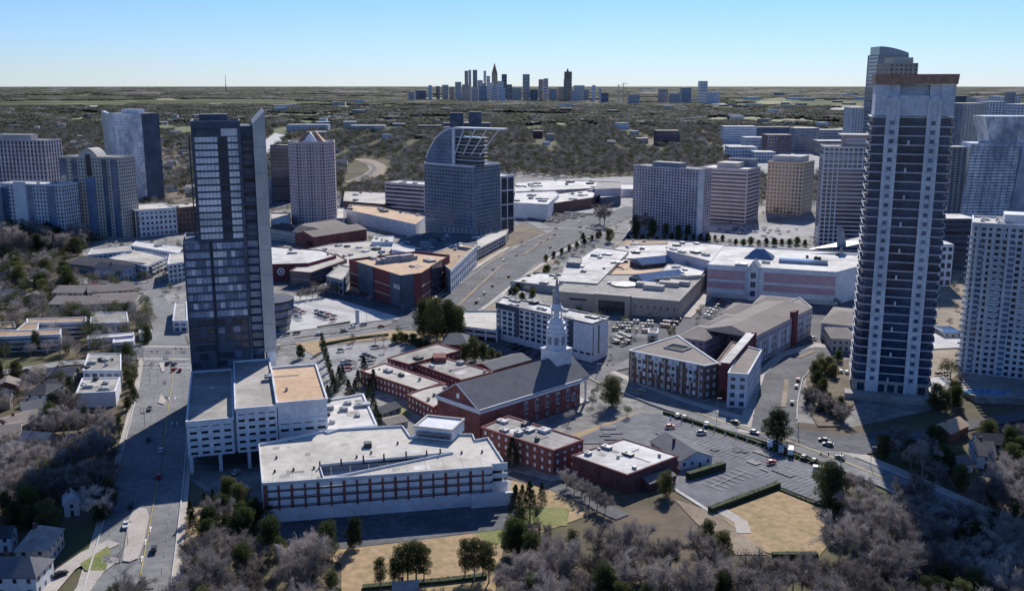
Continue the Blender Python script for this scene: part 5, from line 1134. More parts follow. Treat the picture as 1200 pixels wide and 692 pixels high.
# townhouses near the rose tower
for i, (lab, a, c, d, wl_, rf_) in enumerate((('blue-grey gabled townhouse row left of the rose tower base', (318, 280), (353, 286), (354, 278), 'cream_wall', 'shingle_dark'), ('long taupe gabled townhouse row below the rose tower', (356, 284), (408, 276), (404, 268), 'brick_dull', 'shingle_taupe'), ('red and ochre stepped townhouse row beside the white concrete box', (368, 291), (430, 281), (427, 275), 'brick_red', 'shingle_taupe'))):
    house(lab, a, c, d, 11, 4, wl_, rf_, name='townhouse', cat='townhouse row', nf=3, chim=False)
def blocked_any(ps): return any(inside(np.array(ps), k_).any() for k_ in KEEP)
# ================================================================ LEFT NEIGHBOURHOOD
def low(label, pts, h, roof, wall='stucco_white', cat='low building', **kw): return bld(label, cat, [G(x, y, h) for x, y in pts], h, name=kw.pop('name', 'low_building'), wall=wall, roof=roof, par=kw.pop('par', .5), **kw)
low('white two storey office with stained flat roof above the shaded lower office', [(98, 434), (141, 434), (141, 415), (104, 415)], 8, 'roof_dirty', units=7, nf=2, bay=4, glass='glass', seed=71, wall='white_wall')
low('lower white office with cluttered roof beside the wide road', [(90, 461), (134, 459), (140, 443), (97, 444)], 7, 'roof_dirty', units=6, nf=1, bay=7, pier=.8, span=.7, seed=72, wall='white_wall')
low('tan roofed L-shaped apartment block with white balconies at the left edge', [(-30, 396), (70, 392), (71, 386), (48, 387), (-30, 388)], 9, 'roof_brown', wall='stucco_white', nf=3, bay=5, mode='band', glass='glass_dark', span=.5, cat='apartment block')
low('rear arm of the tan roofed apartments reaching to the townhouses', [(32, 379), (101, 377), (100, 372), (32, 374)], 9, 'roof_brown', wall='stucco_white', nf=3, bay=5, mode='band', glass='glass_dark', span=.5, cat='apartment block')
low('middle arm of the tan roofed apartments', [(18, 388), (42, 388), (46, 378), (30, 378)], 9, 'roof_brown', cat='apartment block')
low('small tan roofed white pavilion at the left edge', [(-10, 384), (18, 384), (16, 378), (-10, 378)], 5, 'roof_brown', nf=1, bay=6, mode='band')
low('pale blue roofed shop row above the white offices', [(103, 398), (156, 393), (156, 390), (104, 394)], 5, 'roof_white', nf=1, bay=4, glass='glass_dark', cat='shop row')
low('small white canopy building on the corner by the wide road', [(133, 402), (155, 400), (157, 394), (134, 395)], 4, 'roof_white', nf=1, bay=5, glass='glass_dark')
low('boxy white kiosk beside the street corner', [(163, 391), (178, 391), (178, 387), (163, 387)], 4, 'roof_cream')
low('long white shed with columns behind the shop row', [(106, 379), (150, 378), (148, 366), (108, 366)], 5.5, 'roof_grey', nf=1, bay=4, glass='glass_dark')
for i, (a, c, d, lab) in enumerate((((58, 368), (108, 368), (108, 358), 'front taupe roofed townhouse row with white porches left of the street'), ((104, 368), (158, 366), (156, 354), 'right taupe roofed townhouse row ending at the street'), ((62, 354), (98, 354), (98, 346), 'rear grey roofed townhouse row beside the red roofed gable'), ((104, 354), (158, 350), (158, 343), 'rear taupe townhouse row facing the crossing street'))):
    house(lab, a, c, d, 7, 3, 'cream_wall', 'shingle_taupe', name='townhouse', cat='townhouse row', nf=2, chim=i % 2 == 0)
house('small house with dull red roof between the townhouse rows', (98, 349), (110, 349), (110, 341), 6, 2.6, 'cream_wall', 'brick_dull', nf=2)
house('long dark roofed gabled row above the crossing street', (80, 318), (150, 327), (154, 316), 7, 4, 'grey_wall', 'shingle_dark', name='townhouse', cat='townhouse row', nf=2, chim=False)
house('white gabled end house of the dark roofed row', (146, 328), (160, 325), (158, 314), 7.5, 3.4, 'stucco_white', 'shingle_grey', nf=2, axis=1)
low('curved white garden apartments with pale roof behind the dark roofed row', [(103, 299), (154, 294), (152, 288), (108, 292)], 11, 'roof_cream', nf=3, bay=4, wall='stucco_white', cat='apartment block')
low('long white apartment wing with blue-white roof running to the dark tower', [(154, 288), (217, 298), (224, 291), (160, 283)], 12, 'roof_white', nf=3, bay=4, wall='white_wall', cat='apartment block', units=4)
opendeck('white multi level deck in the middle of the garden apartments', [G(128, 303, 10), G(172, 312, 10), G(196, 301, 10), G(160, 292, 10)], 3, 3.2, wall='white_wall', roofm='roof_cream')
low('square white apartment end block beside the dark tower', [(197, 310), (217, 307), (217, 296), (199, 298)], 15, 'roof_cream', nf=4, bay=4, wall='stucco_white', cat='apartment block')
low('dull pitched shop building at the foot of the dark tower', [(203, 376), (219, 376), (218, 354), (206, 355)], 7, 'roof_grey', wall='stucco_white', nf=2, bay=5)
house('white house with dark hipped roof in the bare trees left of the white offices', (30, 474), (54, 475), (54, 462), 5.5, 3, 'white_wall', 'shingle_dark', hip=4)
house('pale house with brown roof behind the dark hipped white house', (50, 466), (68, 464), (67, 456), 5, 2.6, 'white_wall', 'shingle_dark')
house('tiny white gabled cottage in the deep shade of the tower', (76, 606), (94, 603), (93, 592), 5, 2.4, 'white_wall', 'roof_white', axis=1, cat='cottage')
house('large slate roofed white villa at the bottom left corner', (-22, 700), (44, 700), (42, 678), 7, 3.6, 'stucco_white', 'shingle_grey', cat='villa', hip=4)
house('pale hip roofed villa wing with copper chimney behind the slate roofed villa', (20, 666), (58, 664), (60, 640), 6.5, 4.2, 'cream_wall', 'roof_grey', cat='villa', hip=6, axis=1)
house('shaded white house at the left edge above the villa', (-14, 648), (14, 646), (12, 636), 5.5, 2.4, 'white_wall', 'shingle_dark')
house('grey roofed house half buried in bare trees at the left edge', (-8, 528), (24, 524), (20, 506), 5, 2.6, 'stucco_white', 'shingle_taupe')
house('long low taupe roofed house in the bare wood', (20, 512), (58, 500), (50, 486), 4.5, 2.2, 'cream_wall', 'shingle_taupe', nf=1)
house('narrow grey roofed house near the shaded road edge', (28, 492), (52, 488), (48, 478), 4.5, 2.2, 'white_wall', 'shingle_grey', nf=1)
hn_ = random.Random(31)
hp_ = [(12, 440), (34, 446), (70, 448), (8, 462), (-6, 480), (66, 482), (80, 500), (6, 500), (38, 530), (62, 520), (90, 530), (14, 546), (48, 556), (108, 545), (84, 556), (30, 336), (6, 352), (86, 334), (120, 346), (170, 366), (6, 330), (40, 356), (128, 415), (112, 407)]
for i, (px, py) in enumerate(hp_):
    x, y = G(px, py); w2, d2 = hn_.uniform(5, 8), hn_.uniform(8, 12); fr = Fr((x, y), (1, hn_.uniform(-.5, .5))); A1, B1, C1 = fr.p(-w2, 0), fr.p(w2, 0), fr.p(w2, d2)
    if blocked_any([A1, B1, C1]): continue
    wl = hn_.choice(('stucco_white', 'cream_wall', 'brick_dull', 'tan_wall')); rf = hn_.choice(('shingle_grey', 'shingle_taupe', 'shingle_dark', 'roof_grey'))
    tone = {'shingle_grey': 'grey', 'shingle_taupe': 'taupe', 'shingle_dark': 'dark', 'roof_grey': 'pale grey'}[rf]; wt = {'stucco_white': 'white', 'cream_wall': 'cream', 'brick_dull': 'brick', 'tan_wall': 'tan'}[wl]
    spot = 'above the townhouse rows' if py < 372 else 'near the tan roofed apartments' if py < 455 else 'left of the white offices' if py < 505 else 'in the shade left of the wide road'
    house(f'small {wt} house with {tone} pitched roof {spot}', A1, B1, C1, hn_.uniform(4, 5.5), hn_.uniform(2, 3), wl, rf, nf=1, group='small houses left of the wide road', world=True, chim=i % 2 == 0, axis=i % 2)
# houses at the right
house('brown roofed house below the blue pool terrace', (1112, 520), (1134, 510), (1126, 497), 5, 2.6, 'brick_dull', 'roof_tan')
house('dark slate roofed house right of the brown roofed one', (1144, 548), (1166, 550), (1170, 532), 5.5, 3.2, 'white_wall', 'shingle_dark')
house('rear wing of the dark slate roofed house', (1146, 532), (1176, 534), (1178, 524), 5, 2.8, 'white_wall', 'shingle_dark', chim=False)
house('cream gabled garage in front of the dark slate roofed house', (1124, 556), (1140, 553), (1136, 543), 4, 2.4, 'white_wall', 'shingle_taupe', nf=1, chim=False)
house('small grey roofed house at the bottom edge of the tan lawn', (462, 718), (490, 716), (488, 700), 5, 3, 'white_wall', 'roof_grey', cat='house')
# ================================================================ DOWNTOWN AND FAR ROWS
DT = [(534, 541, 96, 9600), (545, 549, 83, 9900), (549.5, 552.5, 82, 9900), (554.5, 559.5, 82, 9500), (567, 570, 83, 9900), (570.5, 574.5, 89, 9800), (588, 594, 87, 9700), (612.5, 620.5, 87, 8800), (631, 637, 93, 8900), (637, 642, 92, 8850), (661, 669.5, 84, 8600), (672, 684, 100, 9000), (503, 507, 100, 9200), (512, 516, 101, 9800), (519, 526, 99.5, 9700), (527, 533, 102, 9900), (560, 566, 94, 9900), (566, 570, 98, 9400), (574, 578, 97, 9300), (583, 590, 95, 9200), (594, 600, 99, 9300), (600, 611, 103, 8700), (542, 552, 99, 9100), (553, 561, 103, 8900), (562, 571, 101, 8700), (576, 583, 100, 8800), (586, 592, 103, 8400), (621, 630, 105, 8500), (643, 652, 104, 8700), (653, 660, 102, 8800), (670, 676, 106, 8300), (684, 689, 105, 8700), (693, 697, 100, 8600), (701, 704, 103, 8400), (704, 712, 109, 8000), (736, 748, 110.5, 7400), (771, 781, 104, 7800), (784, 795, 109.5, 7600), (797, 808, 103, 7900), (817.5, 827, 95, 8100), (828, 841, 108, 7800), (488, 500, 106, 9500), (480, 487, 108, 9300)]
tones = ['cream_wall', 'grey_wall', 'slate_panel', 'rose_stone', 'stucco_white', 'tan_wall', 'glass_pale']
for i, (a, c, yt, D) in enumerate(DT):
    m = tones[(i * 5) % 7]; spire = (a, c) in ((661, 669.5),)
    lab = {11: 'wide pale block right of the pointed skyline tower', 7: 'dark topped square tower in the middle of the distant skyline', 3: 'dark slender slab left of the tallest skyline tower', 0: 'broad grey block at the left shoulder of the skyline', 39: 'tallest tower of the separate group right of the skyline', 40: 'wide blue-grey block right of the tallest tower of the right group', 38: 'dark box tower in the separate group right of the skyline', 36: 'grey tower at the left of the separate right group', 35: 'low blue-grey cube between skyline and right group', 12: 'near-black block at the left tail of the skyline'}.get(i)
    g = None
    if not lab:
        zone = ('left tail' if a < 534 else 'left half' if a < 575 else 'middle' if a < 625 else 'right half' if a < 690 else 'right tail'); ht = 'tall' if yt < 96 else 'low'
        lab = f'{ht} distant office block in the {zone} of the hazy downtown skyline'; g = f'{ht} blocks in the {zone} of the skyline'
    far(lab, a, c, D, yt, m, dep=(c - a) * 7, nf=8, mode='band', span=.62, bay=12, name='skyline_tower', group=g, glass='glass_blue' if i % 2 else 'glass_mid', par=0)
for lab, a, c, D, yt, y2, m in (('tallest skyline tower with stepped crown and sharp spire', 576.5, 583, 9600, 86, 74, 'ochre_stone'), ('pointed pyramid-topped tower at the right of the skyline', 660.5, 668.8, 8550, 93, 80, 'tan_wall')):
    r, h, x0, x1, D = far(lab, a, c, D, yt, m, dep=60, nf=10, mode='vert', bay=14, name='skyline_tower', glass='glass_dark'); cx = (x0 + x1) / 2; top = H - D * tt(y2); b = MB(); w2 = (x1 - x0) / 2
    q0 = [(cx + s * w2, D + 30 + t * 30, h) for s, t in ((-1, -1), (1, -1), (1, 1), (-1, 1))]; q1 = [(cx + s * w2 * .62, D + 30 + t * 16, h + (top - h) * .4) for s, t in ((-1, -1), (1, -1), (1, 1), (-1, 1))]; q2 = [(cx + s * 1.5, D + 30 + t * 1.5, top) for s, t in ((-1, -1), (1, -1), (1, 1), (-1, 1))]
    b.loft([q0, q1, q2]); b.build('spire', M['copper'], r)
x, y = G(265, 108); mt = empty('radio_mast', (x, y, 0), 'thin dark radio mast on the horizon above the dark tower', 'mast'); b = MB(); b.cone((x, y), 0, 150, 9, 7, 6); b.build('lower_mast', M['dark_metal'], mt); b = MB(); b.cone((x, y), 150, 330, 6, 4, 6); b.build('upper_mast', M['concrete'], mt)
for i, (px, D, yt) in enumerate(((728, 7800, 97), (722, 8000, 99), (1005, 2100, 103))):
    x = (px - 600) * D / 1150; mt = tag(MB().build('q', M['dark_metal']), None) if False else None
    e = empty('tower_crane', (x, D, 0), ('thin pale tower crane right of the skyline', 'second thin crane just left of the first, right of the skyline', 'slim aerial standing above the far right towers')[i], 'crane' if i < 2 else 'aerial'); b = MB(); hz = H - D * tt(yt); wd = D / 3500; b.box(Fr((x, D), (1, 0)), -wd, wd, -wd, wd, 0, hz); b.build('mast', M['concrete'], e)
    if i < 2: b = MB(); b.box(Fr((x, D), (1, 0)), -12, 38, -wd, wd, hz - 8, hz - 5); b.build('jib', M['concrete'], e)
# scattered low-rise roofs out in the wood
rn = random.Random(11); K = 0
zones = [((0, 230), (138, 200), 34, 'far left wood behind the mirrored slab', 900), ((320, 560), (120, 172), 42, 'far clearings left of the skyline', 900), ((600, 860), (118, 180), 24, 'wood below the skyline', 900), ((845, 1010), (112, 150), 44, 'built-up belt left of the twin-striped tower', 900), ((1110, 1200), (112, 130), 14, 'far belt beyond the right towers', 900), ((175, 232), (165, 235), 16, 'leafy streets beside the mirrored slab', 900), ((610, 760), (106, 118), 14, 'foot of the skyline', 900), ((870, 1010), (150, 200), 22, 'office belt behind the ochre tower', 900), ((380, 480), (160, 215), 8, 'wood behind the rose tower', 900)]
FARH = []
for (xa, xb), (ya, yb), n, zn, _ in zones:
    for j in range(n):
        px, py = rn.uniform(xa, xb), rn.uniform(ya, yb); x, y = G(px, py); s = y / 1150
        near = y < 2600
        w_ = rn.uniform(9, 22) if near and 'wood' in zn or 'streets' in zn else rn.uniform(5, 16) * s; d_ = w_ * rn.uniform(.5, 1.2); h_ = rn.uniform(5, 8) if near and ('wood' in zn or 'streets' in zn) else rn.uniform(6, 10 + (yb - ya) * .1 + s * 2.2)
        if any(abs(x - q[0]) < (w_ + q[2]) / 2 and abs(y - q[1]) < (d_ + q[3]) / 2 + 8 for q in FARH): continue
        if any(inside(np.array([[x, y]]), k_)[0] for k_ in KEEP): continue
        FARH.append((x, y, w_, d_)); fr = Fr((x, y), (math.cos(rn.uniform(-.5, .5)), math.sin(rn.uniform(-.5, .5))))
        wm = rn.choice(('stucco_white', 'cream_wall', 'brick_dull', 'tan_wall', 'grey_wall', 'white_wall')); rm = rn.choice(('roof_white', 'roof_white', 'roof_cream', 'roof_grey', 'shingle_dark'))
        tone = 'bright roofed' if rm in ('roof_white', 'roof_cream') else 'dull roofed'
        ft = frect(fr, -w_ / 2, w_ / 2, -d_ / 2, d_ / 2)
        r = empty('low_building', (x, y, 0), f'small {tone} building scattered in the {zn}', 'building', f'{tone} buildings in the {zn}'); b = MB(); b.prism(ft, 0, h_); b.build('wall', M[wm], r); keep(ft, 4 + s * 2); keep([(x - w_ * .7, y), (x - w_ * .6, y - min(500, .055 * y * y / 1000 + 15)), (x + w_ * .6, y - min(500, .055 * y * y / 1000 + 15)), (x + w_ * .7, y)])
        if near and ('wood' in zn or 'streets' in zn): gable(r, ft, h_, d_ * .25, rm if rm != 'roof_white' else 'shingle_grey', wm)
        else: b = MB(); b.prism(inset(ft, -.3), h_, h_ + .5 + s * .2); b.build('roof', M[rm], r)
# ================================================================ CARS
def carmeshes():
    prof = [(-2.3, .3), (2.25, .3), (2.3, .75), (1.2, .95), (-2.3, .98)]
    b = MB(); b.loft([[(x, y, z) for x, z in prof] for y in (.9, -.9)]); body = b
    b.loft([[(x, y, z) for x, z in ((-1.5, 1.38), (.3, 1.38), (.25, 1.46), (-1.45, 1.46))] for y in (.72, -.72)])
    g = MB(); g.loft([[(x, y * k, z) for x, z, k in ((-2.05, .97, 1), (1.15, .95, 1), (.3, 1.4, .85), (-1.5, 1.4, .85))] for y in (.84, -.84)])
    wh = MB(); wh.loft([[(.33 * math.cos(t * .6283), d, .33 * math.sin(t * .6283)) for t in range(10)] for d in (.1, -.1)])
    return body, g, wh
cb_, cg_, cw_ = carmeshes(); gl_me = cg_.mesh('window', M['glass_dark']); wh_me = cw_.mesh('wheel', M['tyre'])
PAINT = {}
for k in ('car_white', 'car_silver', 'car_black', 'car_blue', 'car_red', 'car_grey'): PAINT[k] = cb_.mesh('body', M[k])
def car(x, y, ang, col, where, group, z=.5, parts=True):
    cname = col[4:]
    o = empty('parked_car', (x, y, z), f'{cname} car {where}', 'car', group, ang)
    q = bpy.data.objects.new('body', PAINT[col]); C.objects.link(q); q.parent = o
    q = bpy.data.objects.new('window', gl_me); C.objects.link(q); q.parent = o
    if parts:
        for wx in (-1.4, 1.4):
            for wy in (-.82, .82): q = bpy.data.objects.new('wheel', wh_me); C.objects.link(q); q.parent = o; q.location = (wx, wy, .33)
ZC = ZL[0] + .03
rc_ = random.Random(5)
def lot(px, rows, cols, fill, where, group, z=ZC, parts=True, heading=0):
    P = [G(*p) for p in px] if z < 4 else [G(p[0], p[1], z) for p in px]
    a = math.atan2(P[1][1] - P[0][1], P[1][0] - P[0][0])
    for r in range(rows):
        for c in range(cols):
            if rc_.random() > fill: continue
            u, v = (c + .5) / cols, (r + .5) / rows
            x = (1 - v) * ((1 - u) * P[0][0] + u * P[1][0]) + v * ((1 - u) * P[3][0] + u * P[2][0]); y = (1 - v) * ((1 - u) * P[0][1] + u * P[1][1]) + v * ((1 - u) * P[3][1] + u * P[2][1])
            car(x, y, a + math.pi / 2 + heading + rc_.uniform(-.05, .05), rc_.choice(('car_white', 'car_silver', 'car_silver', 'car_black', 'car_black', 'car_black', 'car_grey', 'car_grey', 'car_grey', 'car_blue', 'car_blue', 'car_grey', 'car_black', 'car_red')), where, group, z, parts)
def one(px, py, ang, col, label, cat='car', z=ZC): x, y = G(px, py); car(x, y, ang, col, 'x', None, z); o = [q for q in C.objects if q.name.startswith('parked_car')][-1]
for px, py, a, col, lab in ((785, 502, .2, 'car_red', 'red car parked alone in the middle of the church car park'), (822, 509, .1, 'car_blue', 'dark blue car parked beside the row stripes of the church car park'), (828, 499, 1.2, 'car_white', 'white car parked against the hedge along the church road'), (794, 489, 1.2, 'car_silver', 'silver car first in line by the church car park hedge'), (802, 491, 1.2, 'car_grey', 'grey car second in line by the church car park hedge'), (942, 538, 1.0, 'car_black', 'black car by the hedge at the far end of the church car park'), (954, 542, 1.0, 'car_black', 'black car nearest the shuttle bus'), (904, 544, .4, 'car_red', 'red car beside the delivery van'), (935, 447, 1.3, 'car_red', 'red car on the curved street'), (928, 474, 1.3, 'car_grey', 'grey car on the curved street'), (933, 455, 1.3, 'car_silver', 'silver car behind the red one on the curved street'), (960, 482, 1.0, 'car_black', 'black car entering the curved street'), (953, 398, .4, 'car_silver', 'silver car by the long apartment wing'), (197, 428, 1.4, 'car_black', 'black car waiting at the crossing, outer lane'), (204, 429, 1.4, 'car_blue', 'blue car waiting at the crossing, inner lane'), (204, 435, 1.4, 'car_red', 'red car waiting behind the blue one'), (283, 574, .5, 'car_white', 'white car at the garage legs'), (277, 556, 1.4, 'car_silver', 'silver car pulled up against a garage leg'), (965, 518, 2.7, 'car_black', 'black car driving on the church road'), (970, 523, 2.7, 'car_grey', 'grey car following on the church road'), (400, 412, 0, 'car_grey', 'grey car beside the poplars'), (440, 408, 0.3, 'car_black', 'black car at the hedge behind the classroom wings'), (741, 437, 2.7, 'car_black', 'black car turning by the brown brick apartments'), (71, 676, .9, 'car_black', 'black car on the villa driveway'), (1100, 440, .3, 'car_black', 'black car by the oval drive'), (1108, 439, .3, 'car_silver', 'silver car by the oval drive'), (978, 437, 1.4, 'car_white', 'white car beside the garden of the twin-striped tower'), (985, 437, 1.4, 'car_silver', 'silver car beside the garden of the twin-striped tower'), (992, 438, 1.4, 'car_white', 'white car closest to the twin-striped tower')):
    x, y = G(px, py); o = empty('parked_car', (x, y, ZC), lab, 'car', None, a)
    for nm, me in (('body', PAINT[col]), ('window', gl_me)): q = bpy.data.objects.new(nm, me); C.objects.link(q); q.parent = o
    for wx in (-1.4, 1.4):
        for wy in (-.82, .82): q = bpy.data.objects.new('wheel', wh_me); C.objects.link(q); q.parent = o; q.location = (wx, wy, .33)
lot([(333, 364), (352, 378), (358, 366), (340, 358)], 3, 7, .85, 'in the rows of the pale car park beyond the dark tower', 'cars in the pale car park', parts=False)
lot([(366, 370), (392, 380), (394, 370), (372, 364)], 2, 7, .6, 'in the rows of the pale car park beyond the dark tower', 'cars in the pale car park', parts=False)
lot([(400, 430), (411, 438), (412, 424), (401, 420)], 3, 2, .9, 'in a short row beside the conifers behind the classroom wings', 'cars behind the classroom wings')
lot([(422, 420), (436, 430), (440, 420), (428, 415)], 2, 3, .9, 'by the tan island behind the classroom wings', 'cars at the tan island')
lot([(612, 258), (650, 262), (700, 251), (660, 249)], 5, 26, .85, 'in the dense rows before the far mall', 'cars before the far mall', parts=False)
lot([(716, 402), (733, 408), (745, 398), (728, 390)], 3, 6, .8, 'in the lot behind the slate-panelled slab', 'cars behind the slab', parts=False)
lot([(716, 388), (758, 391), (772, 377), (726, 376)], 4, 11, .6, 'in the rows in front of the department store', 'cars by the department store', parts=False)
lot([(772, 384), (790, 386), (800, 374), (782, 373)], 3, 6, .8, 'in the rows right of the department store corner', 'cars at the store corner', parts=False)
lot([(824, 372), (833, 375), (850, 352), (842, 350)], 7, 2, .9, 'along the ramp beside the hip roofed blocks', 'cars along the ramp', parts=False)
lot([(590, 408), (640, 424), (652, 420), (604, 404)], 2, 12, .45, 'in the shade of the slate-panelled slab', 'cars in the slab shade', parts=False)
lot([(830, 272), (900, 280), (940, 268), (860, 265)], 4, 22, .4, 'on the pale lot below the pink banded tower', 'cars on the pale lot', parts=False)
lot([(650, 304), (668, 308), (705, 282), (690, 278)], 6, 4, .6, 'in the lot by the wide road and the mall hall', 'cars by the mall hall', parts=False)
# vans and the bus
def van(px, py, a, label, L, hgt, m, name='delivery_van', cat='van'):
    x, y = G(px, py); o = empty(name, (x, y, ZC), label, cat, None, a); fr = W0
    def add(nm, bb, mm): q = bpy.data.objects.new(nm, bb.mesh(nm, M[mm])); C.objects.link(q); q.parent = o; return q
    b = MB(); b.loft([[(p, s, z) for p, z in ((-L / 2, .5), (L / 2, .5), (L / 2, 1.3), (L / 2 - .5, hgt * .75), (L / 2 - .9, hgt), (-L / 2, hgt))] for s in (1.1, -1.1)]); add('body', b, m)
    b = MB()
    for s in (-1.13, 1.11): b.box(fr, -L / 2 + .6, L / 2 - 1.2, s, s + .02, hgt * .55, hgt * .85)
    add('window', b, 'glass_dark')
    for wx in (-L * .32, L * .32):
        for wy in (-1, 1): q = bpy.data.objects.new('wheel', wh_me); C.objects.link(q); q.parent = o; q.location = (wx, wy, .42); q.scale = (1.3, 1.2, 1.3)
tr_ = random.Random(14)
for nm_, line, n, off, grp in (('driving on the wide road at the left', [(150, 690), (168, 600), (182, 520), (196, 430)], 9, 8, 'cars on the wide road'), ('driving on the multi-lane road in the centre', [(510, 376), (560, 343), (603, 308), (642, 284), (676, 268), (708, 257)], 18, 16, 'cars on the multi-lane road'), ('driving on the church road', [(735, 455), (850, 496), (925, 518), (1050, 567)], 4, 4, 'cars on the church road'), ('driving on the cross street right of the dark tower', [(330, 397), (400, 388), (460, 381)], 7, 9, 'cars on the cross street'), ('on the road before the grey hotel slab', [(650, 268), (695, 268), (760, 276), (840, 282)], 8, 5, 'cars by the hotel')):
    W_ = [G(*p) for p in line]
    for i in range(n):
        t = (i + tr_.random() * .8) / n * (len(W_) - 1); k = min(int(t), len(W_) - 2); f = t - k; a_, c_ = W_[k], W_[k + 1]; fr = Fr(a_, (c_[0] - a_[0], c_[1] - a_[1])); s_ = tr_.choice((-1, 1)); x, y = fr.p(math.dist(a_, c_) * f, s_ * tr_.uniform(.35, .95) * off)
        car(x, y, fr.ang + (0 if s_ < 0 else math.pi), tr_.choice(('car_white', 'car_silver', 'car_black', 'car_grey', 'car_blue', 'car_red')), nm_, grp, ZC, True)
van(966, 557, -.35, 'white topped shuttle bus parked at the far end of the church car park', 9, 3, 'car_white', 'shuttle_bus', 'bus')
van(926, 533, 1.3, 'white box van beside the hedge of the church car park', 6, 2.8, 'car_white')
van(915, 531, 1.3, 'silver van left of the white box van', 5.4, 2.3, 'car_silver')
van(902, 524, 1.3, 'white van at the left end of the van row', 5.4, 2.4, 'car_white')
# painted stalls of the church car park
def stalls(px, n, wdt=.08, ln=5.2, z=ZC - .015, both=False, name='parking_marking', slant=0.):
    P = [G(*p) for p in px]; fr = Fr(P[0], (P[1][0] - P[0][0], P[1][1] - P[0][1])); L = math.dist(*P); b = MB()
    for i in range(n + 1):
        a = i * L / n
        for s in ((1, -1) if both else (1,)):
            p0, p1 = fr.p(a, 0), fr.p(a + slant * ln, s * ln); f2 = Fr(p0, (p1[0] - p0[0], p1[1] - p0[1])); l = math.dist(p0, p1); b.poly([(*f2.p(0, -wdt), z), (*f2.p(l, -wdt), z), (*f2.p(l, wdt), z), (*f2.p(0, wdt), z)])
    if both: b.poly([(*fr.p(0, -wdt), z + .004), (*fr.p(L, -wdt), z + .004), (*fr.p(L, wdt), z + .004), (*fr.p(0, wdt), z + .004)])
    o = b.build(name, M['road_paint']); tag(o, kind='structure')
stalls([(775, 494), (905, 534)], 26); stalls([(756, 500), (880, 540)], 24, both=True); stalls([(880, 556), (962, 590)], 14)
stalls([(834, 571), (874, 554)], 6, both=True, ln=5, wdt=.16); stalls([(792, 562), (812, 572)], 5, slant=.3); stalls([(905, 528), (968, 552)], 12)
stalls([(905, 545), (955, 566)], 10, both=True); stalls([(905, 470), (915, 425)], 9)
for p in ([(335, 360), (400, 372)], [(345, 352), (420, 366)], [(720, 392), (760, 396)], [(395, 420), (420, 432)]): stalls(p, 16, both=True, wdt=.2)
# ================================================================ HEDGES, POSTS, SMALL THINGS
def hedge(label, px, wd=1.6, h=1.4):
    P = [G(*p) for p in px]; rnh = random.Random(2); b = MB()
    for p0, p1 in zip(P, P[1:]):
        fr = Fr(p0, (p1[0] - p0[0], p1[1] - p0[1])); L = math.dist(p0, p1); b.box(fr, 0, L, -wd / 2, wd / 2, 0, h * .92)
        for i in range(int(L * 14)):
            a, c, z = rnh.uniform(0, L), rnh.uniform(-wd / 2, wd / 2), rnh.uniform(.1, h); x, y = fr.p(a, c * 1.12); d = [Vector((rnh.gauss(0, 1), rnh.gauss(0, 1), rnh.gauss(0, 1))).normalized() * .32 for _ in range(3)]
            b.poly([(x + q.x, y + q.y, z + q.z + .1) for q in d])
    o = b.build('hedge', M['hedge_leaf']); tag(o, label, 'hedge'); keep(P + [(x, y + 1) for x, y in P[::-1]])
hedge('clipped hedge between church car park and round tan lawn', [(832, 600), (912, 570)], 2.2, 2.2)
hedge('long hedge between church car park and the church road', [(778, 484), (830, 500), (900, 524), (965, 546)], 1.6, 1.3)
hedge('low hedge at the bottom edge of the round tan lawn', [(905, 652), (958, 652)], 2, 1.6)
hedge('thin hedge on the right rim of the round tan lawn', [(915, 575), (962, 594)], 1, .8)
hedge('dark hedge line behind the classroom wing lot', [(375, 405), (420, 397), (455, 393)], 1.8, 1.5)
hedge('dark hedge at the bottom of the tan lawn', [(425, 690), (520, 682), (570, 676)], 2.2, 1.3)
hedge('hedge around the white cottage by the church car park', [(806, 562), (848, 549)], 2.4, 3.2)
hedge('hedge strip beside the small brown brick apartment forecourt', [(372, 384), (410, 378)], 1.4, 1)
def lamp(px, py, label, h=9, z=0):
    x, y = G(px, py); e = empty('street_lamp', (x, y, 0), label, 'street lamp', 'street lamps'); b = MB(); b.cone((x, y), 0, h, .12, .07, 6); b.build('pole', M['grey_metal'], e); b = MB(); b.box(Fr((x, y), (1, 0)), -.1, 1.8, -.1, .1, h - .1, h + .05); b.box(Fr((x, y), (1, 0)), 1.1, 1.9, -.18, .18, h - .25, h - .1); b.build('lamp_head', M['grey_metal'], e)
for i, p in enumerate(((143, 700), (150, 640), (162, 560), (170, 500), (176, 450), (214, 545), (760, 460), (840, 488), (905, 512), (1020, 548), (640, 300), (585, 330), (430, 380), (500, 352))):
    lamp(*p, 'thin grey street lamp by the ' + ('wide shaded road' if i < 6 else 'church road' if i < 10 else 'multi-lane road'))
for i, (px, py, dx) in enumerate(((224, 420, -1), (168, 424, 1), (322, 402, -1), (498, 372, 1), (935, 512, -1), (985, 548, -1), (700, 440, 1))):
    x, y = G(px, py); e_ = empty('traffic_signal', (x, y, 0), 'grey mast arm traffic signal ' + ('right of the shaded road crossing', 'left of the shaded road crossing', 'at the cross street by the dark tower', 'at the corner of the multi-lane road', 'at the mouth of the curved street', 'on the church road kerb', 'at the church corner of the church road')[i], 'traffic signal'); b = MB(); b.cone((x, y), 0, 7, .18, .12, 6); b.build('pole', M['grey_metal'], e_); b = MB(); b.box(Fr((x, y), (dx, 0)), 0, 9, -.08, .08, 6.4, 6.6); b.build('arm', M['grey_metal'], e_)
    for k in (5, 8): b = MB(); b.box(Fr((x, y), (dx, 0)), k, k + .4, -.2, .2, 5.3, 6.4); b.build('signal_head', M['dark_metal'], e_)
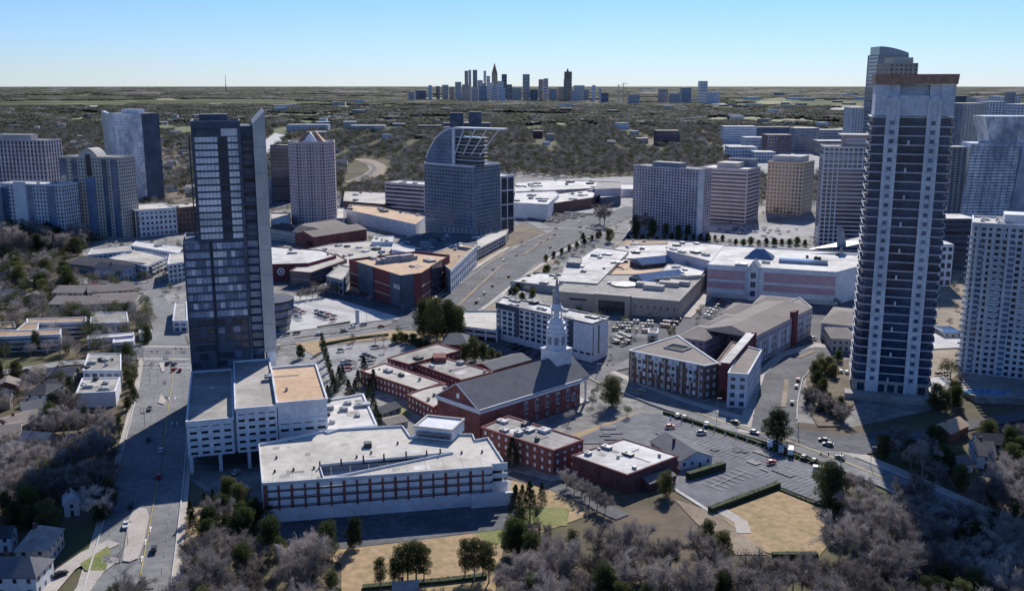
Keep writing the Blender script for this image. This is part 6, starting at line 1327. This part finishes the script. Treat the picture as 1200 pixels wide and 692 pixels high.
for i in range(12):
    t = i / 11; x, y = G(786 + t * 140, 492 + t * 41); b = MB(); b.box(Fr((x, y), (1, -.3)), -.25, .25, -.25, .25, 0, 1.5); b.cone((x, y), 1.5, 1.9, .3, .1, 6); o = b.build('fence_post', M['stucco_white']); tag(o, 'short white post in the row along the car park hedge', 'post', 'white posts along the car park hedge')
x, y = G(419, 378); b = MB(); b.box(Fr((x, y), (1, .2)), -1.2, 1.2, -.6, .6, 0, 8); b.box(Fr((x, y), (1, .2)), -1.5, 1.5, -.9, .9, 8, 8.6); tag(b.build('pylon_sign', M['stucco_white']), 'pale pylon sign at the corner of the pale car park', 'sign')
x, y = G(325, 388); gb = empty('glass_kiosk', (x, y, 0), 'round blue glass pavilion against the foot of the dark tower', 'pavilion')
for k in range(4): b = MB(); b.cone((x - 4, y + 4), k * 5, k * 5 + 3.6, 11 + k, 11 + k, 14); b.build('window_band', M['glass_blue'], gb); b = MB(); b.cone((x - 4, y + 4), k * 5 + 3.6, k * 5 + 5, 11.5 + k, 11.5 + k, 14); b.build('floor_slab', M['dark_metal'], gb)
keep([(x - 20, y - 12), (x + 12, y - 12), (x + 12, y + 18), (x - 20, y + 18)])
b = MB(); P = [G(*p) for p in ((1088, 462), (1090, 444), (1105, 441), (1118, 450), (1120, 462), (1108, 468))]; b.prism(P, 0, .5); tag(b.build('driveway', M['concrete']), kind='structure'); keep(P)
# ================================================================ TREES
def rv(r): v = Vector((r.gauss(0, 1), r.gauss(0, 1), r.gauss(0, 1))); return v.normalized()
def make_bare(seed, h=11, spread=4.6, n_tw=5600):
    r = random.Random(seed); tr = MB(); tw_ = MB(); tips = []
    tr.tube([(0, 0, -.3), (r.uniform(-.2, .2), r.uniform(-.2, .2), h * .35)], [.32, .2], 6); base = Vector((0, 0, h * .3))
    for i in range(11):
        a = i * 2.4 + r.uniform(-.3, .3); z0 = h * r.uniform(.22, .5); rad = spread * r.uniform(.55, 1.0); z1 = h * r.uniform(.6, 1.0) if i > 3 else h * r.uniform(.5, .7)
        p0 = Vector((0, 0, z0)); p2 = Vector((rad * math.cos(a), rad * math.sin(a), z1)); 
        if i == 0: p2 = Vector((0, 0, h))
        p1 = (p0 + p2) / 2 + Vector((0, 0, .5)) + rv(r) * .5; tr.tube([p0, p1, p2], [.19, .12, .05], 3)
        for j in range(7):
            t = r.uniform(.35, 1); q0 = p1.lerp(p2, max(0, t * 2 - 1)) if t > .5 else p0.lerp(p1, t * 2); d = (rv(r) + Vector((math.cos(a) * .5, math.sin(a) * .5, .5))).normalized(); q1 = q0 + d * r.uniform(1.2, 2.6); tr.tube([q0, q1], [.075, .035], 3); tips.append((q0, q1))
    for i in range(n_tw):
        q0, q1 = r.choice(tips); p = q0.lerp(q1, r.uniform(.1, 1.1)) + rv(r) * r.uniform(0, 1.0); d = (rv(r) + (p - Vector((0, 0, h * .45))).normalized() * .9 + Vector((0, 0, .35))).normalized(); l = r.uniform(.5, 1.3); s = d.cross(rv(r)).normalized() * r.uniform(.03, .055)
        tw_.poly([p - s, p + s, p + d * l])
    return tr, tw_
def make_leafy(seed, h=12, w_=4.2, n=4200, conical=0, low=.2, lobes=14, leaf=.42):
    r = random.Random(seed); tr = MB(); lf = MB(); tr.tube([(0, 0, -.3), (0, 0, h * .55), (0, 0, h * .88)], [.3, .18, .04], 6); cl = []
    for i in range(lobes):
        t = (i + r.uniform(0, 1)) / lobes; z = h * (low + (.93 - low) * t); a = i * 2.4 + r.uniform(-.4, .4)
        if conical: R_ = w_ * ((1 - t) * .8 + .05); s = w_ * (.42 - t * .26)
        else: R_ = w_ * math.sin(math.pi * (.16 + .74 * t)) * r.uniform(.35, .8); s = w_ * r.uniform(.34, .5)
        c = Vector((R_ * math.cos(a), R_ * math.sin(a), z)); cl.append((c, s)); tr.tube([(0, 0, z * .8), c], [.08, .03], 3)
    if not conical: cl += [(Vector((0, 0, h * (low + (.86 - low) * q))), w_ * .5) for q in (.25, .5, .75, .95)]
    for i in range(n):
        c, s = cl[i % len(cl)]; v = rv(r); p = c + Vector((v.x, v.y, v.z * .8)) * s * (r.random() ** .3) * 1.05
        if p.z < .3: p.z = .3
        d1 = rv(r) * leaf * r.uniform(.5, 1); d2 = rv(r) * leaf * r.uniform(.5, 1); lf.poly([p - d1 * .5, p + d2 * .5, p + d1])
    return tr, lf
PRO = {'bare': [], 'leafy': [], 'conifer': [], 'cypress': [], 'pine': []}
def proto(kind, tb, cbld, leafm, th_): PRO[kind].append((tb.mesh('trunk', M['bark']), cbld.mesh('crown', M[leafm]), th_))
for s in range(7): t_, c__ = make_bare(s, 11, 4.4 + (s % 3) * .5); proto('bare', t_, c__, 'twig', 11)
for s in range(5): t_, c__ = make_leafy(20 + s, 12, 4.6, lobes=15, low=.13, n=7000, leaf=.62); proto('leafy', t_, c__, ('leaf_green', 'leaf_olive', 'leaf_green', 'leaf_dark', 'leaf_olive')[s], 12)
for s in range(3): t_, c__ = make_leafy(40 + s, 12, 3.2, conical=1, low=.06, lobes=30, n=5500, leaf=.42); proto('conifer', t_, c__, 'leaf_dark', 12)
for s in range(2): t_, c__ = make_leafy(50 + s, 12, 1.9, low=.05, lobes=20, n=4200, leaf=.36); proto('cypress', t_, c__, 'leaf_dark', 12)
for s in range(3): t_, c__ = make_leafy(60 + s, 14, 3.3, low=.26, lobes=16, n=5600, leaf=.45); proto('pine', t_, c__, 'leaf_green', 14)
NM = {'bare': ('bare_tree', 'tree'), 'leafy': ('evergreen_tree', 'tree'), 'conifer': ('conifer', 'conifer'), 'cypress': ('cypress', 'cypress'), 'pine': ('pine_tree', 'pine tree')}
rt = random.Random(77)
def tree(kind, x, y, h, label, group=None, wide=1.0):
    tm_, cm_, ph = rt.choice(PRO[kind]); nm, cat = NM[kind]; s = h / ph; o = empty(nm, (x, y, 0), label, cat, group, rt.uniform(0, 6.28)); o.scale = (s * wide, s * wide, s)
    for n_, me in (('trunk', tm_), ('crown', cm_)): q = bpy.data.objects.new(n_, me); C.objects.link(q); q.parent = o
    return o
TP = []
def tpx(kind, px, py, h, label, group=None, wide=1.0): x, y = G(px, py); TP.append((x, y)); tree(kind, x, y, h, label, group, wide)
for i, (px, py, h, w_) in enumerate(((497, 396, 24, 1.2), (512, 400, 27, 1.3), (527, 399, 25, 1.2), (538, 396, 20, 1.2), (505, 392, 22, 1.1))): tpx('leafy', px, py, h, 'evergreen in the huge clump on the wide road corner', 'evergreen clump on the road corner', w_ * .62)
tpx('leafy', 717, 476, 15, 'dark rounded evergreen in front of the church porch', None, 1.15); tpx('leafy', 910, 518, 15, 'dark rounded evergreen where the curved street meets the church road', None, 1.1)
for px, py, h in ((604, 612, 15), (621, 610, 16), (635, 590, 9), (612, 596, 10)): tpx('conifer', px, py, h, 'dense dark conifer on the green patch beside the tan lawn', 'dark conifers on the green patch', .85)
tpx('conifer', 600, 545, 13, 'pointed conifer in the gap between annex and parking deck')
for px, py, h in ((545, 424, 11), (556, 423, 14), (566, 424, 11), (576, 426, 9), (584, 428, 8)): tpx('leafy', px, py, h, 'dark dense tree in the clump behind the classroom block', 'dark clump behind the classroom block', .9)
for i in range(11): tpx('conifer', 384 + i * 6 + (i % 3), 468 - (i % 4) * 7 - (i > 6) * 6, 8 + (i * 7) % 5, 'small conifer in the row between garage and classroom wing', 'conifers between garage and classroom wing')
for px, py, h in ((432, 473, 9), (438, 482, 9), (441, 492, 8), (446, 500, 7)): tpx('conifer', px, py, h, 'small conifer beside the low white-roofed building', 'conifers beside the low white-roofed building')
for i in range(7): tpx('cypress', 378 + i * 2.4, 412 + i * 8, 12 - i * .6, 'tall thin poplar-like tree in the line right of the tan garage roof', 'thin trees right of the garage')
tpx('leafy', 352, 420, 8, 'round dark bush-like tree beside the crossing right of the dark tower', None, 1.0)
tpx('leafy', 416, 641, 11, 'lone pale green tree in front of the parking deck', None, .85); tpx('leafy', 384, 650, 12, 'broad olive tree at the shadow edge of the parking deck', None, 1.0); tpx('leafy', 330, 668, 10, 'slim olive tree left of the broad one by the deck shadow', None, .7)
for px, py, h in ((468, 684, 13), (478, 682, 14), (488, 684, 15), (497, 682, 13), (462, 688, 10), (446, 690, 11)): tpx('pine', px, py, h, 'pine in the dark group standing on the tan lawn', 'pines on the tan lawn', 1.0)
for px, py, h in ((545, 678, 14), (556, 680, 15), (566, 676, 13), (573, 682, 14)): tpx('pine', px, py, h, 'pine in the small group at the lawn edge by the bare wood', 'pines at the lawn edge', .9)
tpx('leafy', 975, 606, 20, 'very large dark evergreen beside the round tan lawn', None, .8); tpx('leafy', 968, 585, 15, 'tall dark evergreen by the shuttle bus', None, .9)
for px, py, h in ((268, 590, 11), (282, 602, 12), (262, 612, 11), (300, 618, 11), (318, 610, 10), (224, 612, 9), (226, 622, 8), (240, 596, 7), (250, 592, 7), (290, 632, 12), (246, 628, 11)): tpx('leafy' if h > 9 else 'conifer', px, py, h, 'green tree in the cluster between the wide road and the parking deck', 'green trees by the parking deck corner', .9)
for px, py in ((130, 592), (122, 580), (126, 604), (118, 612), (108, 570)): tpx('leafy', px, py, 10, 'green tree on the bank left of the wide road', 'green trees on the left bank', .9)
for px, py in ((150, 448), (154, 458), (158, 470), (150, 480), (148, 436), (157, 444)): tpx('leafy', px, py, 7, 'street tree between white offices and wide road', 'street trees by the white offices', .9)
for px, py, h in ((708, 266, 24), (703, 262, 20), (714, 284, 14), (745, 272, 18), (755, 275, 20), (765, 276, 16), (683, 282, 8), (700, 280, 7), (745, 276, 14), (780, 276, 13), (795, 277, 12), (806, 277, 12)): tpx('leafy' if h < 20 else 'bare', px, py, h, 'dark tree by the road in front of the grey hotel slab', 'trees before the hotel slab', .9)
for px, py, h in ((955, 442, 9), (962, 438, 9), (970, 436, 9), (958, 452, 8), (976, 442, 8), (965, 458, 7), (982, 424, 7), (950, 470, 6), (970, 474, 6), (985, 478, 6)): tpx('leafy', px, py, h, 'dark rounded shrub tree in the garden left of the twin-striped tower', 'garden trees by the twin-striped tower', 1.1)
for px, py, h in ((463, 402, 6), (470, 400, 6), (476, 402, 6), (484, 404, 7), (492, 408, 6), (500, 410, 6)): tpx('leafy', px, py, h, 'low dark tree at the back of the classroom wing lot', 'low trees behind the classroom wing lot', 1.3)
for i in range(8): tpx('bare', 352 + i * 7, 352 - i * 1.2, 8, 'bare tree in the row below the red walled store', 'bare trees by the red walled store')
for i in range(7): tpx('leafy', 612 + (i * 13) % 40, 352 - (i * 7) % 24, 6, 'low bush tree on the bank between wide road and slab', 'bushes on the road bank', 1.2)
for i in range(6): tpx('bare', 664 + i * 9, 572 + i * 6, 7, 'small bare tree beside the gym driveway', 'small bare trees by the gym')
for i in range(5): tpx('bare', 887 + i * 6, 420 - i * 6, 8, 'small bare street tree along the long apartment wing', 'street trees by the apartment wing')
for i in range(16): tpx('leafy', 598 + (i * 11) % 46, 345 - (i * 7) % 30, 4 + i % 3, 'dark shrub on the sloping bank left of the mall', 'shrubs on the bank', 1.5)
for i in range(14): tpx('leafy', 736 + i * 8.5, 281 + (i % 3), 5 + i % 4, 'dark tree in the strip between hotel slab and mall', 'trees behind the mall', 1.2)
for i in range(10): tpx('leafy', 862 + i * 9, 287 + (i % 2), 6 + i % 3, 'dark tree in the strip behind the pink banded store', 'trees behind the pink banded store', 1.2)
for i in range(12): tpx('bare' if i % 3 else 'leafy', 946 + (i * 13) % 50, 470 + (i * 7) % 26, 6 + i % 3, 'small tree on the verge at the foot of the twin-striped tower', 'verge trees at the twin-striped tower', 1.1)
for i in range(9): tpx('leafy', 640 + i * 9, 306 - i * 4, 6, 'roadside tree between wide road and mall lot', 'roadside trees by the mall lot', 1.1)
for i in range(26):
    px = 2 + (i * 37) % 100; py = 303 - (i * 13) % 22; tpx('leafy' if i % 3 == 0 else 'bare', px, py, 17 + (i * 5) % 8, 'tall tree in the dense grove below the cream tower', 'grove under the left towers', 1.0)
for i in range(22):
    px = -5 + (i * 29) % 88; py = 348 - (i * 11) % 30; tpx('leafy' if i % 4 else 'bare', px, py, 12 + (i * 5) % 6, 'green tree in the grove left of the townhouse rows', 'grove left of the townhouses', 1.05)
# the woods: scattered wherever nothing is built
rs = np.random.RandomState(4)
def blocked(P):
    r = np.zeros(len(P), bool)
    for k in KEEP:
        lo, hi = k.min(0), k.max(0); m = (P[:, 0] > lo[0]) & (P[:, 0] < hi[0]) & (P[:, 1] > lo[1]) & (P[:, 1] < hi[1]) & ~r
        if m.any(): idx = np.where(m)[0]; r[idx[inside(P[idx], k)]] = True
    return r
def inpx(P, px): return inside(P, np.array([G(*p) for p in px]))
def grid(y0, y1, cell, dens, half=.56, extra=30):
    out = []; y = y0
    while y < y1:
        n = int((2 * half * y + 2 * extra) / cell); xs = -half * y - extra + (np.arange(n) + rs.rand(n)) * cell; ys = y + rs.rand(n) * cell; k = rs.rand(n) < dens; out.append(np.stack([xs[k], ys[k]], 1)); y += cell
    return np.concatenate(out)
core_px = [(214, 600), (222, 400), (180, 330), (60, 322), (92, 300), (160, 250), (246, 244), (400, 225), (600, 203), (742, 206), (1015, 200), (1215, 236), (1215, 432), (1092, 440), (1092, 492), (1000, 512), (960, 560), (960, 590), (830, 598), (780, 575), (735, 600), (600, 560), (600, 600), (300, 615)]
lawn_px = [[(330, 652), (402, 634), (598, 612), (598, 640), (575, 760), (400, 760), (412, 665)], [(540, 622), (590, 560), (735, 580), (800, 590), (840, 665), (800, 655), (760, 640), (690, 652), (640, 640), (600, 645)], [(785, 575), (912, 565), (966, 588), (990, 625), (975, 680), (880, 692), (850, 660)], [(-60, 655), (60, 640), (140, 628), (128, 780), (-60, 780)], [(208, 590), (250, 585), (240, 640), (200, 740), (176, 740)],
 [(290, 595), (290, 642), (410, 672), (410, 600)], [(58, 590), (112, 590), (112, 640), (58, 640)], [(82, 440), (152, 440), (152, 506), (84, 504)], [(24, 472), (60, 468), (62, 490), (24, 492)], [(-30, 392), (108, 386), (110, 408), (-30, 412)], [(-30, 424), (120, 418), (120, 440), (-30, 446)], [(1104, 504), (1140, 508), (1172, 535), (1172, 560), (1128, 562), (1104, 535)], [(1000, 500), (1130, 490), (1215, 478), (1215, 492), (1130, 508), (1010, 535)], [(640, 424), (930, 520), (1100, 582), (1105, 612), (1060, 600), (960, 570), (680, 470)], [(55, 345), (165, 340), (170, 380), (55, 385)]]
lawn_px.append([(1115, 455), (1215, 445), (1215, 515), (1130, 512)])
P = grid(232, 560, 7.8, .95, .92, 40); P = P[~blocked(P)]; P = P[~inpx(P, core_px)]; P = P[(P[:, 1] < 375) | (rs.rand(len(P)) < .85)]
for l in lawn_px: P = P[~inpx(P, l)]
# cell noise decides which clumps are evergreen
def cn_(x, y, s): return math.sin(x / s * 1.3 + 1.7) * math.sin(y / s * 1.1 + .6) + .5 * math.sin(x / s * 2.9 + y / s * 2.3)
zone_green = [[(-60, 300), (110, 300), (110, 350), (60, 372), (-60, 372)], [(205, 590), (330, 600), (320, 660), (215, 660)], [(1040, 470), (1230, 480), (1230, 600), (1120, 600)]]
cand = []
d_ = np.hypot(P[:, 0], P[:, 1])
vis = (np.abs(P[:, 0]) < .56 * P[:, 1] + 10)
order = np.argsort(d_ + (~vis) * 60)
nb = ng = 0; rest = []
LM = [((75, 640), 'the shaded white cottage'), ((20, 690), 'the corner villa'), ((130, 600), 'the bank of the wide road'), ((110, 520), 'the lower white office'), ((20, 510), 'the taupe roofed houses'), ((42, 470), 'the dark hipped white house'), ((50, 400), 'the tan roofed apartments'), ((60, 350), 'the townhouse rows'), ((230, 660), 'the sidewalk of the wide road'), ((300, 680), 'the left lawn end'), ((380, 700), 'the parking deck shadow'), ((500, 715), 'the bottom rim of the tan lawn'), ((600, 650), 'the green patch'), ((680, 625), 'the church driveway'), ((760, 600), 'the gym'), ((850, 640), 'the earth path'), ((940, 665), 'the round tan lawn'), ((1000, 610), 'the large dark evergreen'), ((1060, 600), 'the end of the church road'), ((1130, 530), 'the brown roofed house'), ((1170, 560), 'the dark slate roofed house'), ((1100, 650), 'the bottom right corner'), ((820, 690), 'the bottom edge beyond the earth path'), ((680, 690), 'the bottom edge below the church driveway'), ((1060, 500), 'the twin-striped tower'), ((1180, 640), 'the right edge of the view')]
LMG = [(G(*p), n) for p, n in LM]
def where(x, y):
    (lx, ly), n = min(LMG, key=lambda q: math.hypot(q[0][0] - x, q[0][1] - y)); d = math.hypot(lx - x, ly - y)
    if d < 6: return 'beside ' + n
    return ('behind ' if y - ly > abs(x - lx) else 'in front of ' if ly - y > abs(x - lx) else 'right of ' if x > lx else 'left of ') + n
for i in order:
    x, y = P[i]; g = cn_(x, y, 17) > .62 or rt.random() < .1 or (any(inpx(P[i:i + 1], z)[0] for z in zone_green) and rt.random() < .55)
    if not vis[i]:
        rest.append((x, y, g)); continue
    if g and ng < 235:
        ng += 1; side = 'bottom right wood' if x > 90 else 'bottom wood below the church' if x > -70 and y < 345 else 'wood left of the wide road' if x < -100 else 'trees by the tan lawn'
        tree('leafy' if rt.random() < .8 else 'pine', x, y, rt.uniform(9, 14), f'{rt.choice(("full", "slim", "ragged"))} green tree {where(x, y)}', f'green trees in the {side}', rt.uniform(.8, 1))
    elif not g and nb < 270:
        nb += 1; side = 'bottom right wood' if x > 90 else 'bottom wood below the church' if x > -70 and y < 345 else 'wood left of the wide road' if x < -100 else 'strip by the parking deck'
        tree('bare', x, y, rt.uniform(7.5, 15) * (.85 if y > 380 else 1), f'{rt.choice(("tall", "broad", "short"))} bare winter tree {where(x, y)}', f'bare trees in the {side}', rt.uniform(.85, 1.15))
    else: rest.append((x, y, g))
print('near trees', nb, ng, 'rest', len(rest))
STOCK = {}
def stock(name, meshes):
    c = bpy.data.collections.new(name)
    for i, me in enumerate(meshes): o = bpy.data.objects.new(name + '_piece', me); c.objects.link(o)
    STOCK[name] = c; return c
def scatter(name, pts, coll, label, cat='wood'):
    me = bpy.data.meshes.new(name); me.from_pydata([(p[0], p[1], 0) for p in pts], [], []); a = me.attributes.new('sc', 'FLOAT_VECTOR', 'POINT'); a.data.foreach_set('vector', np.array([(p[2] * p[3], p[2] * p[3], p[2]) for p in pts], dtype=np.float32).ravel()); r = me.attributes.new('rz', 'FLOAT_VECTOR', 'POINT'); r.data.foreach_set('vector', np.array([(0, 0, (i * 2.399) % 6.283) for i in range(len(pts))], dtype=np.float32).ravel())
    o = bpy.data.objects.new(name, me); C.objects.link(o); tag(o, label, cat, kind='stuff')
    ng_ = bpy.data.node_groups.new(name, 'GeometryNodeTree'); ng_.interface.new_socket('Geometry', in_out='INPUT', socket_type='NodeSocketGeometry'); ng_.interface.new_socket('Geometry', in_out='OUTPUT', socket_type='NodeSocketGeometry')
    N = ng_.nodes; L = ng_.links; i_ = N.new('NodeGroupInput'); o_ = N.new('NodeGroupOutput'); iop = N.new('GeometryNodeInstanceOnPoints'); ci = N.new('GeometryNodeCollectionInfo'); ci.inputs['Collection'].default_value = coll; ci.inputs['Separate Children'].default_value = True; ci.inputs['Reset Children'].default_value = True
    L.new(i_.outputs[0], iop.inputs['Points']); L.new(ci.outputs[0], iop.inputs['Instance']); iop.inputs['Pick Instance'].default_value = True
    for an, sk in (('sc', 'Scale'), ('rz', 'Rotation')):
        at = N.new('GeometryNodeInputNamedAttribute'); at.data_type = 'FLOAT_VECTOR'; at.inputs['Name'].default_value = an; L.new(at.outputs['Attribute'], iop.inputs[sk])
    L.new(iop.outputs[0], o_.inputs[0]); md = o.modifiers.new('scatter', 'NODES'); md.node_group = ng_; return o
def joined(tm_, cm_, nm):
    me = bpy.data.meshes.new(nm); v = [tuple(q.co) for q in tm_.vertices]; n = len(v); v += [tuple(q.co) for q in cm_.vertices]; f = [tuple(p.vertices) for p in tm_.polygons]; k = len(f); f += [tuple(i + n for i in p.vertices) for p in cm_.polygons]; me.from_pydata(v, [], f); me.materials.append(tm_.materials[0]); me.materials.append(cm_.materials[0]); me.polygons.foreach_set('material_index', [0] * k + [1] * (len(f) - k)); return me
def light(kind, seed, h, w_, n, leafm, sz):
    r = random.Random(seed); b = MB(); b.cone((0, 0), 0, h * .6, .3, .12, 4); b.mi = 1; cl = [(Vector((w_ * .5 * math.cos(i * 2.4), w_ * .5 * math.sin(i * 2.4), h * r.uniform(.35, .8))), w_ * r.uniform(.4, .62)) for i in range(7)]
    for i in range(n):
        c, s = r.choice(cl); v = rv(r); p = c + Vector((v.x, v.y, v.z * .9)) * s * (r.random() ** .4); d1 = rv(r) * sz; d2 = rv(r) * sz; d1.z *= .6; d2.z *= .6; b.poly([p - d1 * .5, p + d2 * .5, p + d1])
    return b.mesh(kind, [M['bark'], M[leafm]])
def hilly(seed, size, h, n, m):
    """a patch of tree tops: bumpy closed canopy"""
    r = random.Random(seed); b = MB(); cl = [(r.uniform(-.5, .5) * size, r.uniform(-.5, .5) * size, r.uniform(.7, 1) * h, r.uniform(.12, .24) * size) for _ in range(n)]
    for cx, cy, z, s in cl:
        k = 7; R0 = []; rings = []
        for t, zz in ((1, 0), (1.12, .45), (.85, .8), (.3, 1.0)): rings.append([(cx + s * t * r.uniform(.8, 1.2) * math.cos(i * 6.283 / k), cy + s * t * r.uniform(.8, 1.2) * math.sin(i * 6.283 / k), z * zz * r.uniform(.92, 1.05) if zz else 0) for i in range(k)])
        b.loft(rings)
    return b.mesh('canopy', M[m])
near_c = stock('wood_tree', [light('t', s, 11, 4.6, 900, ('twig', 'twig', 'leaf_green', 'twig_far', 'leaf_olive', 'leaf_dark', 'twig')[s], .55 if s not in (2, 4) else .7) for s in range(7)])
if rest: scatter('woodland', [(x, y, rt.uniform(.7, 1.1), 1) for x, y, g in rest], near_c, 'bare and green winter trees filling the gaps between the nearer trees', 'woodland')
Q = grid(560, 1250, 8.5, .9, .76, 20); Q = Q[~blocked(Q)]; Q = Q[~inpx(Q, core_px)]
inside_core = grid(420, 1250, 13, .3, .5, 0); inside_core = inside_core[~blocked(inside_core)]; 
scatter('woodland', [(x, y, rt.uniform(.7, 1.25), 1) for x, y in Q], near_c, 'bare and green trees of the woods beyond the towers', 'woodland')
scatter('street_greenery', [(x, y, rt.uniform(.35, .7), 1) for x, y in inside_core], near_c, 'small trees and shrubs dotted among the shops and car parks', 'greenery')
mid_c = stock('wood_lump', [light('t', 90 + s, 13, 6.5, 330, ('twig_far', 'wood_green', 'twig_far', 'wood_green', 'twig_far', 'leaf_green', 'twig_far')[s], 1.3) for s in range(7)])
def thin(P, s, thr): return P[np.array([cn_(x, y, s) + .4 * cn_(y, x, s * .37) > thr for x, y in P])]
Q = grid(1250, 3800, 13, .9, .68, 20); Q = Q[~blocked(Q)]; Q = thin(Q, 160, -1.25)
scatter('forest', [(x, y, rt.uniform(.7, 1.3), 1) for x, y in Q], mid_c, 'purple-brown winter forest between the malls and the distant clearings', 'forest'); print('mid', len(Q))
far_c = stock('canopy_patch', [hilly(s, 62, 14, 30, ('wood_bare', 'wood_green', 'wood_green', 'wood_green', 'wood_green')[s]) for s in range(5)])
Q = grid(3700, 6800, 50, .95, .66, 60); Q = Q[~blocked(Q)]; Q = thin(Q, 520, -.8)
Q2 = grid(6800, 14000, 110, .9, .66, 100); Q2 = Q2[~blocked(Q2)]; Q2 = thin(Q2, 1300, -.1)
Q3 = grid(14000, 52000, 420, .45, .66, 400)
scatter('forest', [(x, y, rt.uniform(.8, 1.25), 1) for x, y in Q], far_c, 'dark green forest canopy around the far clearings', 'forest')
scatter('forest', [(x, y, rt.uniform(.8, 1.2), 2) for x, y in Q2], far_c, 'dark green forest canopy around the distant skyline', 'forest')
scatter('forest', [(x, y, rt.uniform(1.1, 2.6), 4) for x, y in Q3], far_c, 'flat dark green forest canopy along the horizon', 'forest'); print('far', len(Q), len(Q2), len(Q3))


# ================================================================ LABELS: tell look-alikes apart by their order across the view
by = {}
for o in C.objects:
    if o.get('label') and not o.get('kind') and o.parent is None: by.setdefault(o['label'], []).append(o)
ORD = ['leftmost', 'second', 'third', 'fourth', 'fifth', 'sixth', 'seventh', 'eighth', 'ninth', 'tenth', 'eleventh', 'twelfth', 'thirteenth', 'fourteenth', 'fifteenth', 'sixteenth', 'seventeenth', 'eighteenth', 'nineteenth', 'twentieth']
for lab, os_ in by.items():
    if not 2 <= len(os_) <= 40 or len(lab.split()) > 13: continue
    os_.sort(key=lambda o: o.location.x / max(1, o.location.y))
    for i, o in enumerate(os_):
        if i == 0: o['label'] = lab + ', leftmost of these'
        elif i == len(os_) - 1: o['label'] = lab + ', rightmost of these'
        elif i < 20: o['label'] = f'{lab}, {ORD[i]} from left'
        else: o['label'] = f'{lab}, {ORD[len(os_) - 1 - i]} from right'
